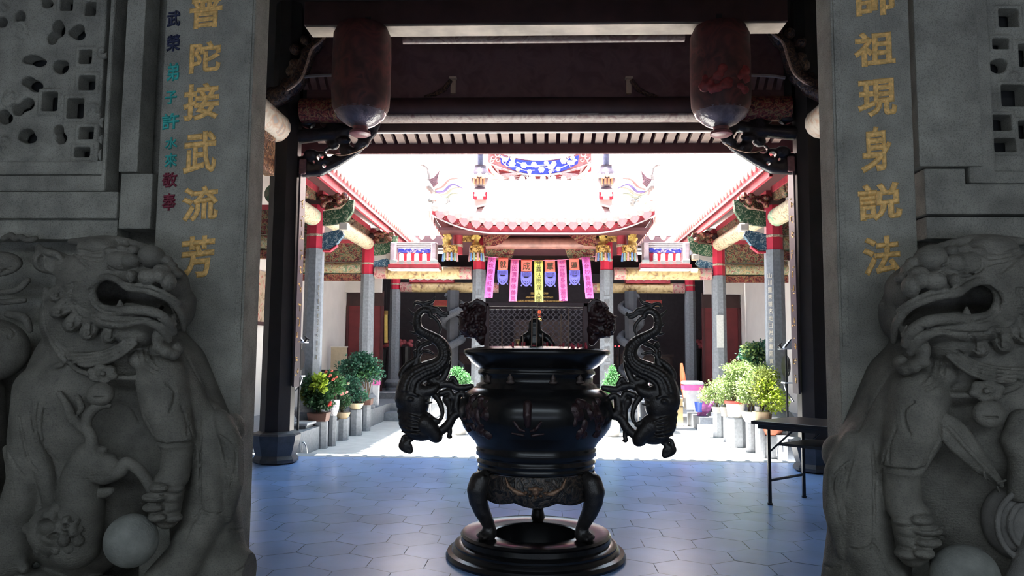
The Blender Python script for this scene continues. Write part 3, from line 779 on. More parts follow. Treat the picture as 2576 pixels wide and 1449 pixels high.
    crv([(255, 686, .50), (218, 690, .47), (192, 722, .44), (196, 768, .44), (220, 800, .45), (262, 806, .48), (300, 816, .51), (360, 806, .53), (405, 826, .50), (425, 855, .44)], [12, 17, 19, 18, 17, 15, 13, 11, 12, 8], .012)
    # nose, brow and eyes
    for px, py, h, a, b in ((333, 695, .56, 12, 17), (372, 696, .60, 24, 21), (403, 694, .60, 17, 19), (424, 708, .57, 19, 24), (408, 678, .57, 22, 14)):
        ball((px, py, h), (a, b, 22), .008)
    crv([(352, 678, .55), (350, 700, .57), (352, 712, .58)], 4, .003, True)
    ball((382, 646, .50), (34, 30, 34), .012, ang=25)
    for px, py, a in ((420, 656, 15), (433, 668, 12), (446, 690, 12), (438, 680, 10)): ball((px, py, .48), (a, a * .9, 18), .006)
    ball((312, 660, .46), (50, 30, 36), .014, ang=8); ball((330, 658, .50), (24, 21, 24), .006)
    crv([(268, 668, .48), (300, 684, .52), (345, 676, .55), (352, 650, .53)], 3.5, .003, True)
    for px, py, a, b in ((281, 634, 20, 13), (309, 625, 17, 10), (337, 629, 15, 12)): ball((px, py, .47), (a, b, 16), .004, ang=10)
    ball((260, 625, .36), (60, 30, 60), .03)
    crv([(178, 608, .30), (230, 608, .36), (300, 608, .38), (370, 625, .42)], [8, 14, 14, 10], .02)
    crv([(262, 672, .48), (258, 676, .48), (250, 682, .5)], [14, 12, 8], .01)
    # ear
    ball((180, 680, .40), (48, 22, 30), .012, ang=-8)
    cap([(215, 682, .41), (160, 668, .38), (118, 655, .34)], [16, 30, 34], .012)
    cap([(120, 655, .34), (103, 632, .33), (97, 618, .32)], [30, 14, 5], .01)
    ball((122, 658, .44), (22, 32, 22), .008, True, ang=-10)
    ball((104, 662, .40), (12, 22, 14), .008, True)
    crv([(97, 620, .345), (118, 634, .41), (142, 640, .43), (155, 652, .43)], [7, 9, 9, 6], .006)
    # mane curls
    for (ax, ay), (bx_, by_) in (((192, 715), (140, 742)), ((190, 762), (146, 784)), ((205, 800), (178, 818)), ((240, 806), (222, 838)), ((300, 815), (275, 846))):
        crv([(ax, ay, .42), ((ax + bx_) / 2, (ay + by_) / 2 - 4, .44), (bx_, by_, .44)], [18, 21, 20], .008)
        ball((bx_ - 2, by_ + 3, .475), (13, 13, 12), .004); ball((bx_ - 1, by_ + 4, .52), (4.5, 4.5, 8), .002, True)
    # banded hair under the jaw
    for i in range(4):
        o = i * 8.5
        crv([(168 + 3 * i, 892 + o * .6, .40), (215, 893 + o, .43), (270, 884 + o, .45), (310, 862 + o * 1.1, .46), (332 + o * .4, 838 + o, .45)], [5, 6, 6.5, 6, 5], .004)
    for px, py, h, a, b in ((398, 850, .46, 14, 26), (402, 876, .46, 18, 14), (420, 886, .45, 15, 15), (436, 892, .42, 15, 14), (446, 878, .38, 16, 18)):
        ball((px, py, h), (a, b, 20), .008)
    ball((478, 758, .22), (15, 20, 20), .008); ball((484, 748, .25), (8, 8, 10), .004); cap([(440, 760, .25), (470, 760, .22)], [20, 15], .01)
    crv([(350, 905, .36), (380, 930, .38), (410, 935, .37)], [24, 22, 12], .02)
    # collar and harness
    crv([(172, 908, .34), (195, 930, .38), (225, 942, .41)], [6, 7, 7], .004)
    crv([(290, 950, .42), (340, 950, .42), (395, 938, .40)], [6, 7, 6], .004)
    crv([(130, 925, .32), (150, 920, .34), (165, 908, .36)], [8, 8, 5], .004)
    # clouds carved on the wall at the outer side
    for pts in ([(10, 600, .07), (28, 592, .08), (38, 600, .08), (52, 596, .08), (70, 604, .07), (88, 600, .06)], [(-60, 690, .08), (-10, 690, .09), (30, 680, .09), (45, 665, .08)], [(-80, 720, .06), (-20, 735, .08), (40, 730, .08), (70, 705, .08)], [(-80, 745, .06), (-10, 760, .08), (60, 755, .07)]):
        crv(pts, [8] * len(pts), .008)
    ball((5, 660, .08), (50, 28, 36), .02); ball((-20, 880, .12), (95, 80, 60), .03); crv([(20, 790, .12), (60, 800, .14), (75, 830, .13)], [10, 12, 8], .01)
    # carved lines: each is cut along the surface as it stands, found by sampling the field inwards from the front
    hv = np.linspace(.80, 0.0, 200)
    def depth(px, py):
        P = np.array([W(px, py, h) for h in (hv[0], hv[-1])]); Q = P[0] + (P[1] - P[0]) * np.linspace(0, 1, 200)[:, None]
        I = np.clip(np.round((Q - S.lo) / S.vox).astype(int), 0, S.n - 1); f = S.F[I[:, 0], I[:, 1], I[:, 2]]; k = np.argmax(f < 0)
        return float(hv[k]) if f[k] < 0 else None
    def line(pts, r=3.6, cut=True, n=6, off=0.0):
        P = [(p[0], p[1], depth(p[0], p[1])) for p in spline(pts, n)]; run = []
        for p in P + [(0, 0, None)]:
            if p[2] is None or (run and abs(p[2] - run[-1][2]) > .06):
                if len(run) > 1: S.cap([W(q[0], q[1], q[2] + off) for q in run], [Rr(r, .3) * (.55 if i in (0, len(run) - 1) else 1) for i in range(len(run))], .003, cut)
                run = [p] if p[2] is not None else []
            else: run.append(p)
    L = [[(182, 712), (178, 754), (194, 791), (213, 803), (243, 800), (258, 810), (304, 812), (364, 805), (401, 800)], [(231, 718), (225, 742), (240, 769), (264, 784), (291, 786)],
         [(228, 678), (194, 648), (173, 630)], [(267, 648), (267, 663), (276, 674), (304, 682), (346, 676), (357, 660)], [(319, 681), (322, 704), (338, 712), (346, 694)],
         [(112, 739), (109, 803), (128, 858), (158, 894)], [(349, 864), (358, 918), (392, 940)], [(362, 868), (372, 912), (398, 932)], [(376, 872), (386, 905), (405, 926)],
         [(46, 1046), (56, 1093), (71, 1155), (93, 1186)], [(102, 1108), (124, 1140), (146, 1164)], [(19, 1136), (40, 1174), (59, 1198)], [(28, 1211), (34, 1245), (19, 1273)],
         [(362, 1011), (359, 1041), (375, 1071), (389, 1108)], [(416, 963), (438, 982), (436, 1015), (424, 1040)], [(510, 1054), (504, 1129), (504, 1230), (507, 1281), (537, 1294), (558, 1291)],
         [(554, 1095), (593, 1135), (588, 1196), (571, 1250)], [(507, 1281), (480, 1324), (463, 1365)], [(615, 1328), (598, 1335), (578, 1333)], [(591, 1443), (615, 1426)],
         [(353, 1243), (389, 1250), (416, 1244)], [(350, 1264), (389, 1268), (412, 1260)], [(356, 1288), (392, 1291), (414, 1284)], [(470, 900), (505, 960), (540, 1030)], [(300, 1010), (330, 1025), (352, 1060)]]
    for q in L: line(q)
    line([(394, 1114), (416, 1120), (443, 1118), (470, 1116), (488, 1110)], 6)
    for i in range(3):
        line([(186, 625 + 8 * i), (228, 634 + 10 * i), (258, 632 + 14 * i)], 3); line([(172, 900 + 9 * i), (243, 893 + 9 * i), (289, 877 + 10 * i), (322 + 3 * i, 850 + 9 * i)], 3.4)
        line([(300 + 22 * i, 612 + 2 * i), (292 + 22 * i, 602 + 2 * i)], 3); line([(85 + 14 * i, 1000 + 10 * i), (80 + 14 * i, 1050 + 12 * i), (90 + 12 * i, 1090 + 14 * i)], 3)
        line([(455 + 22 * i, 1020 + 50 * i), (470 + 18 * i, 1060 + 50 * i), (472 + 15 * i, 1100 + 55 * i)], 3); line([(560 + 8 * i, 1110), (572 + 6 * i, 1160), (566 + 4 * i, 1215)], 3)
    for (ax, ay), (bx_, by_) in (((196, 715), (140, 742)), ((194, 762), (146, 784)), ((207, 800), (178, 818)), ((240, 806), (222, 838)), ((300, 818), (275, 846))):
        for k in range(3):
            o = -8 + 8 * k; line([(ax - 2, ay + o * .6), ((ax + bx_) / 2, (ay + by_) / 2 - 3 + o), (bx_ + 8, by_ - 2 + o * .8)], 2.8)
        line([(bx_ + 5 * math.cos(t) * (1.4 - t * .13), by_ + 3 + 5 * math.sin(t) * (1.4 - t * .13)) for t in np.linspace(0, 5, 7)], 2.4, n=2)
    rnd = random.Random(12)
    for cx, cyy, R0, m in ((-20, 880, 70, 6), (5, 660, 36, 4), (-60, 1050, 60, 5), (-60, 1250, 60, 5)):      # scrolls on the lumps at the outer edge
        for k in range(m):
            x, y = cx + rnd.uniform(-R0, R0) * .8, cyy + rnd.uniform(-R0, R0) * .6; a0 = rnd.uniform(0, 6)
            line([(x + (16 - 2 * j) * math.cos(a0 + j * .8), y + (16 - 2 * j) * math.sin(a0 + j * .8)) for j in range(7)], 3, n=2)
    body = S.build('body', lionstone, root, 0)
    mat = lionstone
    # ---- parts of their own
    def piece(name, fn, lo, hi, m=mat, vox=0.006):
        T = Sculpt(lo, hi, vox); fn(T); return T.build(name, m, root, 1)
    def bounds(p, r):
        c = W(*p); q = Rr(r, p[2]); return c - q - 0.03, c + q + 0.03
    def fl(T):
        for k in range(6):
            a = 2 * math.pi * k / 6 + .3; T.ball(W(258 + 24 * math.cos(a), 940 + 15 * math.sin(a), .445), (Rr(15), .022, Rr(11)), .008)
        T.ball(W(258, 940, .455), (Rr(16), .025, Rr(11)), .008); T.ball(W(258, 940, .485), (Rr(7), .015, Rr(6)), .003); T.ball(W(258, 940, .497), Rr(3), 0, True)
    piece('harness_flower', fl, *bounds((258, 940, .44), 48))
    def bell(T):
        T.ball(W(253, 992, .45), (Rr(33), .05, Rr(29)), .004); T.box(W(253, 1000, .5), (Rr(20), .02, Rr(2)), 0, .003, True)
    piece('bell', bell, *bounds((253, 992, .45), 42))
    def tooth(T, p, r): T.cap([W(p[0], p[1] + 8, p[2]), W(p[0] - 1, p[1] - 10, p[2])], [Rr(11), Rr(3)], .003)
    piece('fang', lambda T: tooth(T, (303, 765, .53), 12), *bounds((303, 765, .53), 24))
    piece('fang', lambda T: tooth(T, (434, 806, .47), 12), *bounds((434, 806, .47), 24))
    def toW(T, pts, rad, k=.006, cut=False, n=6):
        P = spline(pts, n); m = len(P); R = np.interp(np.linspace(0, 1, m), np.linspace(0, 1, len(rad)), rad)
        T.cap([W(*p) for p in P], [Rr(r, p[2]) for r, p in zip(R, P)], k, cut)
    if not right:
        def ribbon(T):
            toW(T, [(275, 1020, .43), (248, 1022, .45), (224, 1042, .46), (216, 1072, .45), (228, 1095, .45), (232, 1125, .45), (222, 1150, .45)], [7, 12, 14, 13, 14, 15, 18])
            toW(T, [(150, 990, .38), (172, 1025, .40), (182, 1052, .42), (205, 1072, .44), (222, 1084, .45)], [8, 10, 12, 14, 12])
            toW(T, [(196, 1000, .40), (205, 1025, .42), (198, 1040, .42)], [8, 9, 5])
            T.ball(W(250, 1172, .44), (Rr(52), .05, Rr(32)), .02); T.ball(W(255, 1130, .42), (Rr(17), .03, Rr(9)), .01); T.ball(W(275, 1150, .42), (Rr(18), .03, Rr(10)), .01)
            toW(T, [(220, 1150, .42), (205, 1210, .40), (200, 1290, .38), (190, 1370, .36)], [38, 50, 58, 60], .03)
            toW(T, [(225, 1195, .44), (262, 1202, .45), (300, 1185, .45), (318, 1164, .45), (345, 1178, .45), (368, 1205, .45), (380, 1228, .45)], [14, 17, 19, 15, 14, 14, 13])
            toW(T, [(262, 1240, .40), (275, 1236, .41), (285, 1232, .40)], [14, 11, 6])
            for i in range(9): toW(T, [(165 + 2 * i, 1195 + 17 * i, .50), (200, 1200 + 17 * i, .53), (238, 1205 + 17 * i, .50)], [2.5, 2.5, 2.5], .003, True, 3)
        a, b = W(120, 1400, .30), W(400, 985, .56); piece('ribbon', ribbon, (a[0] - .1, min(a[1], b[1]) - .1, a[2] - .1), (b[0] + .05, 4.0, b[2] + .05))
        def tas(T):
            rnd = random.Random(2); T.ball(W(142, 1332, .42), (Rr(68), .10, Rr(62)), .01)
            for k in range(60):
                a = rnd.uniform(0, 6.28); q = rnd.uniform(0.2, 1) ** .6
                T.ball(W(142 + 70 * q * math.cos(a), 1332 + 64 * q * math.sin(a), .42 + .09 * math.sqrt(max(0, 1 - q * q))), Rr(rnd.uniform(8, 15)), .004)
            for px, py, a, b in ((102, 1328, 28, 20), (136, 1306, 10, 9), (126, 1352, 14, 9), (158, 1326, 9, 6), (158, 1346, 8, 8), (140, 1266, 14, 7), (170, 1308, 7, 12)):
                T.ball(W(px, py, .54), (Rr(a), .07, Rr(b)), .006, True)
        piece('brocade_ball', tas, *bounds((142, 1332, .42), 100))
        T = Sculpt(*bounds((330, 1360, .46), 70), 0.006); T.ball(W(330, 1360, .46), (Rr(63), .11, Rr(63)), 0); T.build('ball', ballstone, root, 1)
        body['label'] = 'dark grey carved lion body'
    else:
        def A2(px, py, h): return at(px, py, 4.2 - h)
        q = 3.75 / 1900
        def feather(T):
            P = spline([(2350, 1052, .42), (2385, 1075, .46), (2425, 1120, .47), (2470, 1170, .46), (2520, 1222, .44)], 6); R = np.interp(np.linspace(0, 1, len(P)), [0, .12, .4, .75, 1], [10, 26, 36, 24, 6])
            for a, b, r in zip(P[:-1], P[1:], R): T.ball(A2(*a), (r * q * .95, .022, r * q * .95), .01)
            T.cap([A2(p[0], p[1], p[2] + .027) for p in P], 5.5 * q, .003)
            for k in range(5): T.cap([A2(2372 + 34 * k, 1072 + 36 * k, .487), A2(2398 + 33 * k, 1076 + 33 * k, .474)], 3.2 * q, .003); T.cap([A2(2372 + 34 * k, 1080 + 36 * k, .487), A2(2374 + 35 * k, 1106 + 33 * k, .474)], 3.2 * q, .003)
        piece('carved_feather', feather, A2(2320, 1250, .56) - np.array([.02, .05, .03]), A2(2545, 1025, .36) + np.array([.03, .05, .03]))
        def coin(T):
            c = A2(2572, 1312, .36); R0 = 96 * q
            T.cap([c, c - np.array([0, .10, 0])], R0 * .5, .0); T.ball(c, (R0, .12, R0), 0.01)
            T.box(c - np.array([0, .2, 0]), (R0 * 1.2, .10, R0 * 1.2), 0, .0, True)
            for rr_ in (.92, .62): 
                ring = [c + np.array([R0 * rr_ * math.cos(t), -.095, R0 * rr_ * math.sin(t)]) for t in np.linspace(0, 6.283, 40)]; T.cap(ring, .014, .004)
            T.box(c - np.array([-.02, .1, -.01]), (.05, .06, .02), 0, .003, True)
            T.cap([c + np.array([0, -.10, .03]), c + np.array([-.04, -.12, -.1]), c + np.array([-.14, -.12, -.32])], [.03, .045, .06], .01)
        c = A2(2572, 1312, .36); piece('coin', coin, c - np.array([.3, .25, .42]), c + np.array([.24, .16, .24]), M('coin_stone', (0.15, 0.14, 0.125), 0.75, var=0.25, scale=10, bump=0.5, bscale=110))
        def strap(T):
            T.cap([A2(2570, 1060, .40), A2(2545, 1110, .43), A2(2572, 1150, .44), A2(2566, 1240, .44)], [.06, .05, .06, .055], .02)
        piece('ribbon', strap, A2(2500, 1270, .52) - np.array([0, .05, 0]), A2(2640, 1020, .3) + np.array([0, .05, .05]))
        T = Sculpt(*bounds((335, 1360, .40), 80), 0.006)
        cc = at(2428, 1452, 3.74); T = Sculpt(cc - .22, cc + .22, .006); T.ball(cc, (.155, .12, .15), 0); T.build('ball', ballstone, root, 1)
        body['label'] = 'brownish grey carved lion body'
    return root


lion('stone_lion', 'grey stone wall lion, mouth open, paw on a smooth round ball, beside a brocade ball', False)
lion('stone_lion', 'grey stone wall lion, mouth open, with a carved feather and a round coin', True)
# ================================================================== the incense burner on its plinth
BX, BY = -0.035, 5.78
bs = BY / 1900
def bz(py): return float(at(1350, py, BY)[2])
def prof(rows): return [(hw * bs, bz(py)) for hw, py in rows]

pl = thing('round_plinth', 'black stepped round plinth with a dark open centre under the incense burner', 'plinth', (BX, BY, 0))
mb = MB(); c = (BX, BY, 0)
mb.lathe([(0.30, 0.0), (0.660, 0.0), (0.668, 0.02), (0.655, 0.045), (0.625, 0.055), (0.615, 0.075), (0.600, 0.085), (0.602, 0.10), (0.575, 0.115), (0.555, 0.118), (0.550, 0.15), (0.560, 0.165), (0.545, 0.18), (0.525, 0.172), (0.335, 0.165), (0.325, 0.172), (0.312, 0.165), (0.308, 0.02), (0.30, 0.0)], c, 96, close=False)
mb.build('stepped_ring', lacquer, pl, smooth=True)
mb = MB(); mb.lathe([(0.0, 0.012), (0.308, 0.012)], c, 48, close=False); mb.build('inner_floor', M('dark_inner_floor', (0.05, 0.05, 0.055), 0.6, var=0.3), pl)  # dark grey floor inside the ring

bn = thing('incense_burner', 'large black bronze incense burner on three legs, with a dragon handle on each side', 'incense burner', (BX, BY, 0.168))
mb = MB()
rows = [(120, 872), (172, 878), (182, 881), (183, 888), (176, 896), (165, 910), (150, 922), (140, 929), (146, 933), (146, 940), (140, 945), (140, 962), (150, 967), (150, 972), (158, 976), (176, 988), (188, 1005), (193, 1030), (191, 1050), (184, 1070), (170, 1090), (152, 1110), (147, 1121), (149, 1124), (149, 1141), (143, 1145), (142, 1150), (147, 1155), (147, 1160), (141, 1164), (144, 1168), (144, 1176), (136, 1180), (60, 1182)]
mb.lathe(prof(rows), (BX, BY, 0), 96, close=False); mb.build('bowl', lacquer, bn, smooth='all')
mb = MB(); mb.lathe([(0.0, bz(900)), (0.42, bz(897)), (0.50, bz(882))], (BX, BY, 0), 48, close=False); mb.build('ash_bed', M('ash', (0.16, 0.15, 0.14), 0.95, bump=0.5), bn)
# small cast studs on the neck and the relief panels on the belly
def onbody(ang, py, hw):                             # ang 0 faces the doorway
    return np.array([BX + hw * bs * math.sin(ang), BY - hw * bs * math.cos(ang), bz(py)])
reliefs = M('relief_reddish', (0.034, 0.016, 0.018), 0.33, 0.3, var=0.5, scale=30, bump=0.4, bscale=70)
for a in (-55, -25, 16, 46):
    a = math.radians(a); S = Sculpt(onbody(a, 950, 143) - 0.06, onbody(a, 950, 143) + 0.06, 0.004)
    S.ball(onbody(a, 957, 142), (.032, .02, .014), .01); S.ball(onbody(a, 948, 142), (.02, .018, .02), .01); S.ball(onbody(a, 940, 142), (.012, .016, .012), .006)
    S.build('cast_stud', M('stud_bronze', (0.07, 0.05, 0.045), 0.4, 0.3), bn)
for a, seed in ((-48, 3), (40, 4)):
    rnd = random.Random(seed); a = math.radians(a); cc = onbody(a, 1035, 190); S = Sculpt(cc - .2, cc + .2, 0.006)
    for k in range(34):
        q = a + rnd.uniform(-.24, .24); py = rnd.uniform(995, 1080); hw = np.interp(py, [990, 1005, 1030, 1050, 1070, 1090], [176, 186, 192, 190, 184, 170])
        S.ball(onbody(q, py, hw - 1), (rnd.uniform(.016, .036), .013, rnd.uniform(.016, .036)), .02)
    for k in range(5):
        q0 = a + rnd.uniform(-.2, .2); p0 = rnd.uniform(1005, 1065)
        S.cap([onbody(q0 + .05 * t, p0 + 14 * math.sin(t * 1.2), np.interp(p0 + 14 * math.sin(t * 1.2), [990, 1005, 1030, 1050, 1070, 1090], [176, 186, 192, 190, 184, 170])) for t in np.linspace(-2, 2, 9)], .011, .006)
    S.build('relief_panel', reliefs, bn)
S = Sculpt(onbody(-.08, 1035, 195) - .2, onbody(-.08, 1035, 195) + .2, .006)
S.cap([onbody(-.1, 1005, 186), onbody(-.1, 1030, 194), onbody(-.09, 1052, 192)], [.03, .03, .02], .01)
for s in (-1, 1):
    S.cap([onbody(-.1 + s * .16, 1045, 190), onbody(-.1 + s * .10, 1062, 186), onbody(-.1 + s * .04, 1066, 185)], [.012, .016, .01], .008); S.cap([onbody(-.1 + s * .2, 1072, 182), onbody(-.1 + s * .06, 1076, 181)], [.008, .012], .005)
S.build('animal_mask', reliefs, bn)
# apron: a scalloped skirt round the foot with a gilt mask
ap = MB(); N = 180; top = bz(1180); G1 = []; G2 = []
for i in range(N + 1):
    t = 2 * math.pi * i / N; loc = math.cos(3 * (t)) # lobes below, between the legs
    lob = 0.5 + 0.5 * math.cos(3 * t); fine = abs(math.sin(9 * t / 2 + 0.0))
    zb = bz(1236) - 0.012 * lob - 0.028 * abs(math.cos(4.5 * t))
    for G, dr in ((G1, 0.0), (G2, -0.022)):
        G.append([(BX + (141 * bs + dr + 0.03 * math.sin(math.pi * (k + .5) / 5)) * math.sin(t), BY - (141 * bs + dr + 0.03 * math.sin(math.pi * (k + .5) / 5)) * math.cos(t), top + (zb - top) * k / 4) for k in range(5)])
ap.grid(G1); ap.grid(G2); ap.grid([[g1[-1], g2[-1]] for g1, g2 in zip(G1, G2)])
apron = ap.build('apron', MP('apron_bronze', [(0.40, (0.012, 0.012, 0.013)), (0.5, (0.035, 0.03, 0.028)), (0.57, (0.10, 0.07, 0.05)), (0.62, (0.02, 0.018, 0.018))], 16, 2.0, 0.35, 0.3, bump=0.7), bn, smooth='all')
S = Sculpt(onbody(0, 1212, 150) - np.array([.3, .06, .1]), onbody(0, 1212, 150) + np.array([.3, .06, .1]), .0045)
def oa(dx, py, o=0): 
    a = dx / 150.0; return onbody(a, py, 149 + o)
for dx, py, r_ in ((0, 1205, .03), (0, 1213, .022), (-13, 1203, .016), (13, 1203, .016), (-22, 1212, .014), (22, 1212, .014), (0, 1223, .012), (-12, 1219, .012), (12, 1219, .012)): S.ball(oa(dx, py, 3), (r_, .02, r_ * .8), .006)
for s in (-1, 1):
    for k in range(5): S.cap([oa(s * 24, 1216, 2), oa(s * (40 + 6 * k), 1217 - 4 * k, 3), oa(s * (56 + 4 * k), 1208 - 7 * k, 1)], [.008, .01, .004], .004)
S.build('gilt_mask', M('old_gilt', (0.22, 0.125, 0.075), 0.38, 0.4, var=0.5, scale=50), apron)
# legs
def leg(az, nm='leg'):
    d = np.array([math.sin(az), -math.cos(az), 0])
    def p(r_, z): return np.array([BX, BY, 0]) + d * r_ + np.array([0, 0, z])
    zz = lambda py: bz(py)
    S = Sculpt(p(.45, .16) - np.array([.28, .28, .02]), p(.45, .7) + np.array([.28, .28, .14]), .008)
    S.cap([p(.44, .60), p(.475, .575), p(.495, .52), p(.49, .45), p(.46, .37), p(.42, .30), p(.395, .25), p(.40, .215), p(.405, .195)], [.062, .078, .078, .068, .058, .049, .043, .044, .05], .02)
    S.cap([p(.395, .21), p(.45, .195)], [.05, .038], .02)
    t = np.array([-d[1], d[0], 0])
    for k in (-1, 0, 1): S.cap([p(.41, .205) + t * .03 * k, p(.46, .19) + t * .042 * k], [.02, .018], .006)
    for k in (-1, 1): S.cap([p(.545, .50) + t * .02 * k, p(.52, .42) + t * .02 * k, p(.46, .31) + t * .015 * k], [.012, .012, .008], .006)
    rnd = random.Random(9)
    for k in range(26):
        S.ball(p(.515 + rnd.uniform(-.04, .0), rnd.uniform(.50, .62)) + t * rnd.uniform(-.06, .06), rnd.uniform(.012, .026), .008)
    return S.build(nm, bronze, bn)
for az in (-57, 57, 178): leg(math.radians(az))


# dragon handles: each a casting with body, tail flames, claws and a scrolling bracket
def dragon(right):
    Y0 = 5.68 if right else 5.86
    def W(px, py, h=0.0):
        if right: px = 2704 - px; py = 889 + (py - 889) * 1.045 if py > 889 else py + 3
        return at(px, py, Y0 - h)
    q = Y0 / 1900
    a, b = W(985, 1160), W(1200, 745); lo = np.minimum(a, b) - .05; hi = np.maximum(a, b) + .05; lo[1] = Y0 - .16; hi[1] = Y0 + .16
    S = Sculpt(lo, hi, 0.006)
    def crv(pts, rad, k=.004, cut=False, n=6, T=None):
        P = spline(pts, n); R = np.interp(np.linspace(0, 1, len(P)), np.linspace(0, 1, len(rad)), rad)
        (T or S).cap([W(*(list(p) + [0])[:3]) for p in P], [r * q for r in R], k, cut)
    bodyp = [(1084, 795), (1079, 783), (1066, 780), (1053, 790), (1049, 810), (1054, 829), (1070, 839), (1088, 848), (1108, 862), (1119, 884), (1114, 908), (1094, 924), (1066, 935), (1042, 950), (1030, 972), (1027, 1000)]
    crv(bodyp, [6, 8, 9, 10, 11, 12, 12, 13, 15, 17, 20, 23, 25, 27, 30, 34], .004)
    P = spline(bodyp, 6)
    for i in range(6, len(P) - 4):                     # belly bands and scales along the body
        p = P[i]; t = P[i + 1] - P[i - 1]; t = t / np.linalg.norm(t); n_ = np.array([-t[1], t[0]]); r = np.interp(i / len(P), np.linspace(0, 1, 16), [6, 8, 9, 10, 11, 12, 12, 13, 15, 17, 20, 23, 25, 27, 30, 34])
        for k in (-.75, -.35, .05, .45, .8):
            o = p + n_ * r * k * .9 + t * (3 if i % 2 else 0); S.ball(W(o[0], o[1], r * q * math.sqrt(max(0.05, 1 - k * k)) * .97), r * q * .24, .002)
    ball = lambda px, py, r, h=0, k=.01, cut=False: S.ball(W(px, py, h), (r[0] * q, r[2] * q, r[1] * q), k, cut)
    # the head at the foot of the body, jaws towards the bowl
    ball(1042, 1010, (40, 48, 32)); ball(1040, 1055, (36, 40, 28)); ball(1060, 1085, (40, 24, 22)); ball(1022, 1030, (20, 60, 22))
    ball(1033, 1004, (9, 7, 8), .09, .006); crv([(1015, 1000, .085), (1030, 990, .095), (1050, 996, .09)], [3, 5, 3])
    crv([(1055, 985, .02), (1075, 985, .02), (1092, 978, .02), (1102, 965, 0), (1092, 955, 0), (1080, 960, 0)], [20, 15, 12, 9, 8, 6])
    crv([(1068, 1065, .02), (1085, 1080, .02), (1098, 1098, .01), (1085, 1104, 0)], [26, 20, 16, 6])
    crv([(1076, 1045, .02), (1092, 1056, .03), (1102, 1060, .02)], [8, 6, 7]); 
    for px, py, ex, ey in ((1070, 1003, 1083, 999), (1072, 1014, 1088, 1012)): crv([(px, py, .05), (ex, ey, .05)], [4, 2])
    for k in range(6): crv([(1020 - 2 * k, 1040 + 9 * k, .06), (1035, 1046 + 9 * k, .085), (1056, 1052 + 8 * k, .08)], [2, 4, 2])
    for k in range(8): ball(1006 + abs(k - 4) * 2, 960 + 15 * k, (9, 9, 14), 0.01, .006)
    # arms and scrolls that tie it to the bowl
    crv([(1085, 1095), (1108, 1085), (1128, 1068), (1140, 1048), (1160, 1035)], [12, 11, 12, 11, 10])
    crv([(1128, 1070), (1132, 1085), (1130, 1098), (1136, 1099)], [8, 6, 6, 3])
    crv([(1075, 975), (1100, 974), (1115, 967), (1135, 968), (1150, 975), (1170, 975), (1186, 972)], [10, 8, 9, 10, 8, 9, 7])
    crv([(1110, 990), (1130, 985), (1140, 1000), (1160, 990), (1175, 1000)], [8, 8, 9, 8, 8])
    crv([(1095, 995), (1105, 1010), (1112, 1030), (1112, 1048), (1104, 1058)], [9, 7, 6, 5, 5])
    crv([(1125, 1005), (1132, 1025), (1130, 1050)], [12, 8, 6]); crv([(1150, 1000), (1148, 1025), (1158, 1040)], [10, 12, 10])
    crv([(1092, 958), (1098, 948), (1110, 955), (1106, 968)], [5, 5, 6, 6]); crv([(1130, 962), (1140, 950), (1150, 965)], [5, 6, 5])
    crv([(1068, 940), (1090, 960), (1112, 955), (1125, 930), (1130, 905), (1120, 895)], [8, 8, 9, 8, 6, 5])   # foreleg behind
    # bottom claw with its hole
    crv([(1040, 1090), (1030, 1100), (1016, 1098), (1012, 1110), (1010, 1122), (1020, 1130), (1033, 1137)], [8, 6, 5, 6, 8, 9, 5])
    crv([(1038, 1095), (1036, 1104), (1025, 1112), (1030, 1122), (1036, 1134)], [8, 6, 7, 8, 4]); ball(1020, 1120, (12, 14, 10))
    root_part = S.build('dragon_handle', bronze, bn)
    root_part['label'] = 'scaly bronze dragon handle'
    # tail hair and flame spines, thin castings of their own
    lo2, hi2 = lo.copy(), hi.copy()
    T = Sculpt(lo2, hi2, 0.0045)
    for pts in ([(1070, 778), (1060, 764), (1045, 762), (1042, 774)], [(1062, 766), (1075, 762), (1088, 758), (1094, 747)], [(1080, 778), (1098, 776), (1110, 786), (1126, 790), (1127, 783)], [(1084, 785), (1098, 786), (1112, 795), (1124, 796)], [(1082, 792), (1094, 800), (1104, 812), (1108, 826), (1104, 840)], [(1070, 772), (1084, 772), (1100, 780), (1112, 787)]):
        crv([(p[0], p[1], .0) for p in pts], [5, 5, 4.5, 2], .003, T=T)
    T.build('tail_hair', bronze, root_part)
    for px, py, ex, ey in ((1054, 795, 1026, 776), (1050, 812, 1030, 809), (1055, 832, 1031, 833), (1060, 845, 1048, 846), (1052, 862, 1044, 867), (1045, 885, 1046, 898)):
        T = Sculpt(W(px, py) - .12, W(px, py) + .12, .0045); crv([(px, py, 0), ((px + ex) / 2, (py + ey) / 2 + 5, 0), (ex, ey, 0)], [6, 4, 1.2], .002, T=T); T.build('flame_spine', bronze, root_part, 0)
    T = Sculpt(lo2, hi2, 0.006)
    crv([(1040, 945, -.02), (1048, 910, -.03), (1050, 885, -.03), (1060, 870, -.03), (1078, 862, -.02), (1090, 855, -.01)], [12, 10, 7, 6, 7, 6], .004, T=T)
    crv([(1048, 905, -.02), (1062, 885, -.02), (1076, 884, -.02), (1090, 890, -.02)], [5, 4, 5, 3], .003, T=T); crv([(1015, 960, 0), (1010, 940, 0), (1025, 920, 0), (1045, 905, -.02)], [7, 8, 9, 7], .004, T=T)
    T.build('cloud_scroll', bronze, root_part)
dragon(False); dragon(True)

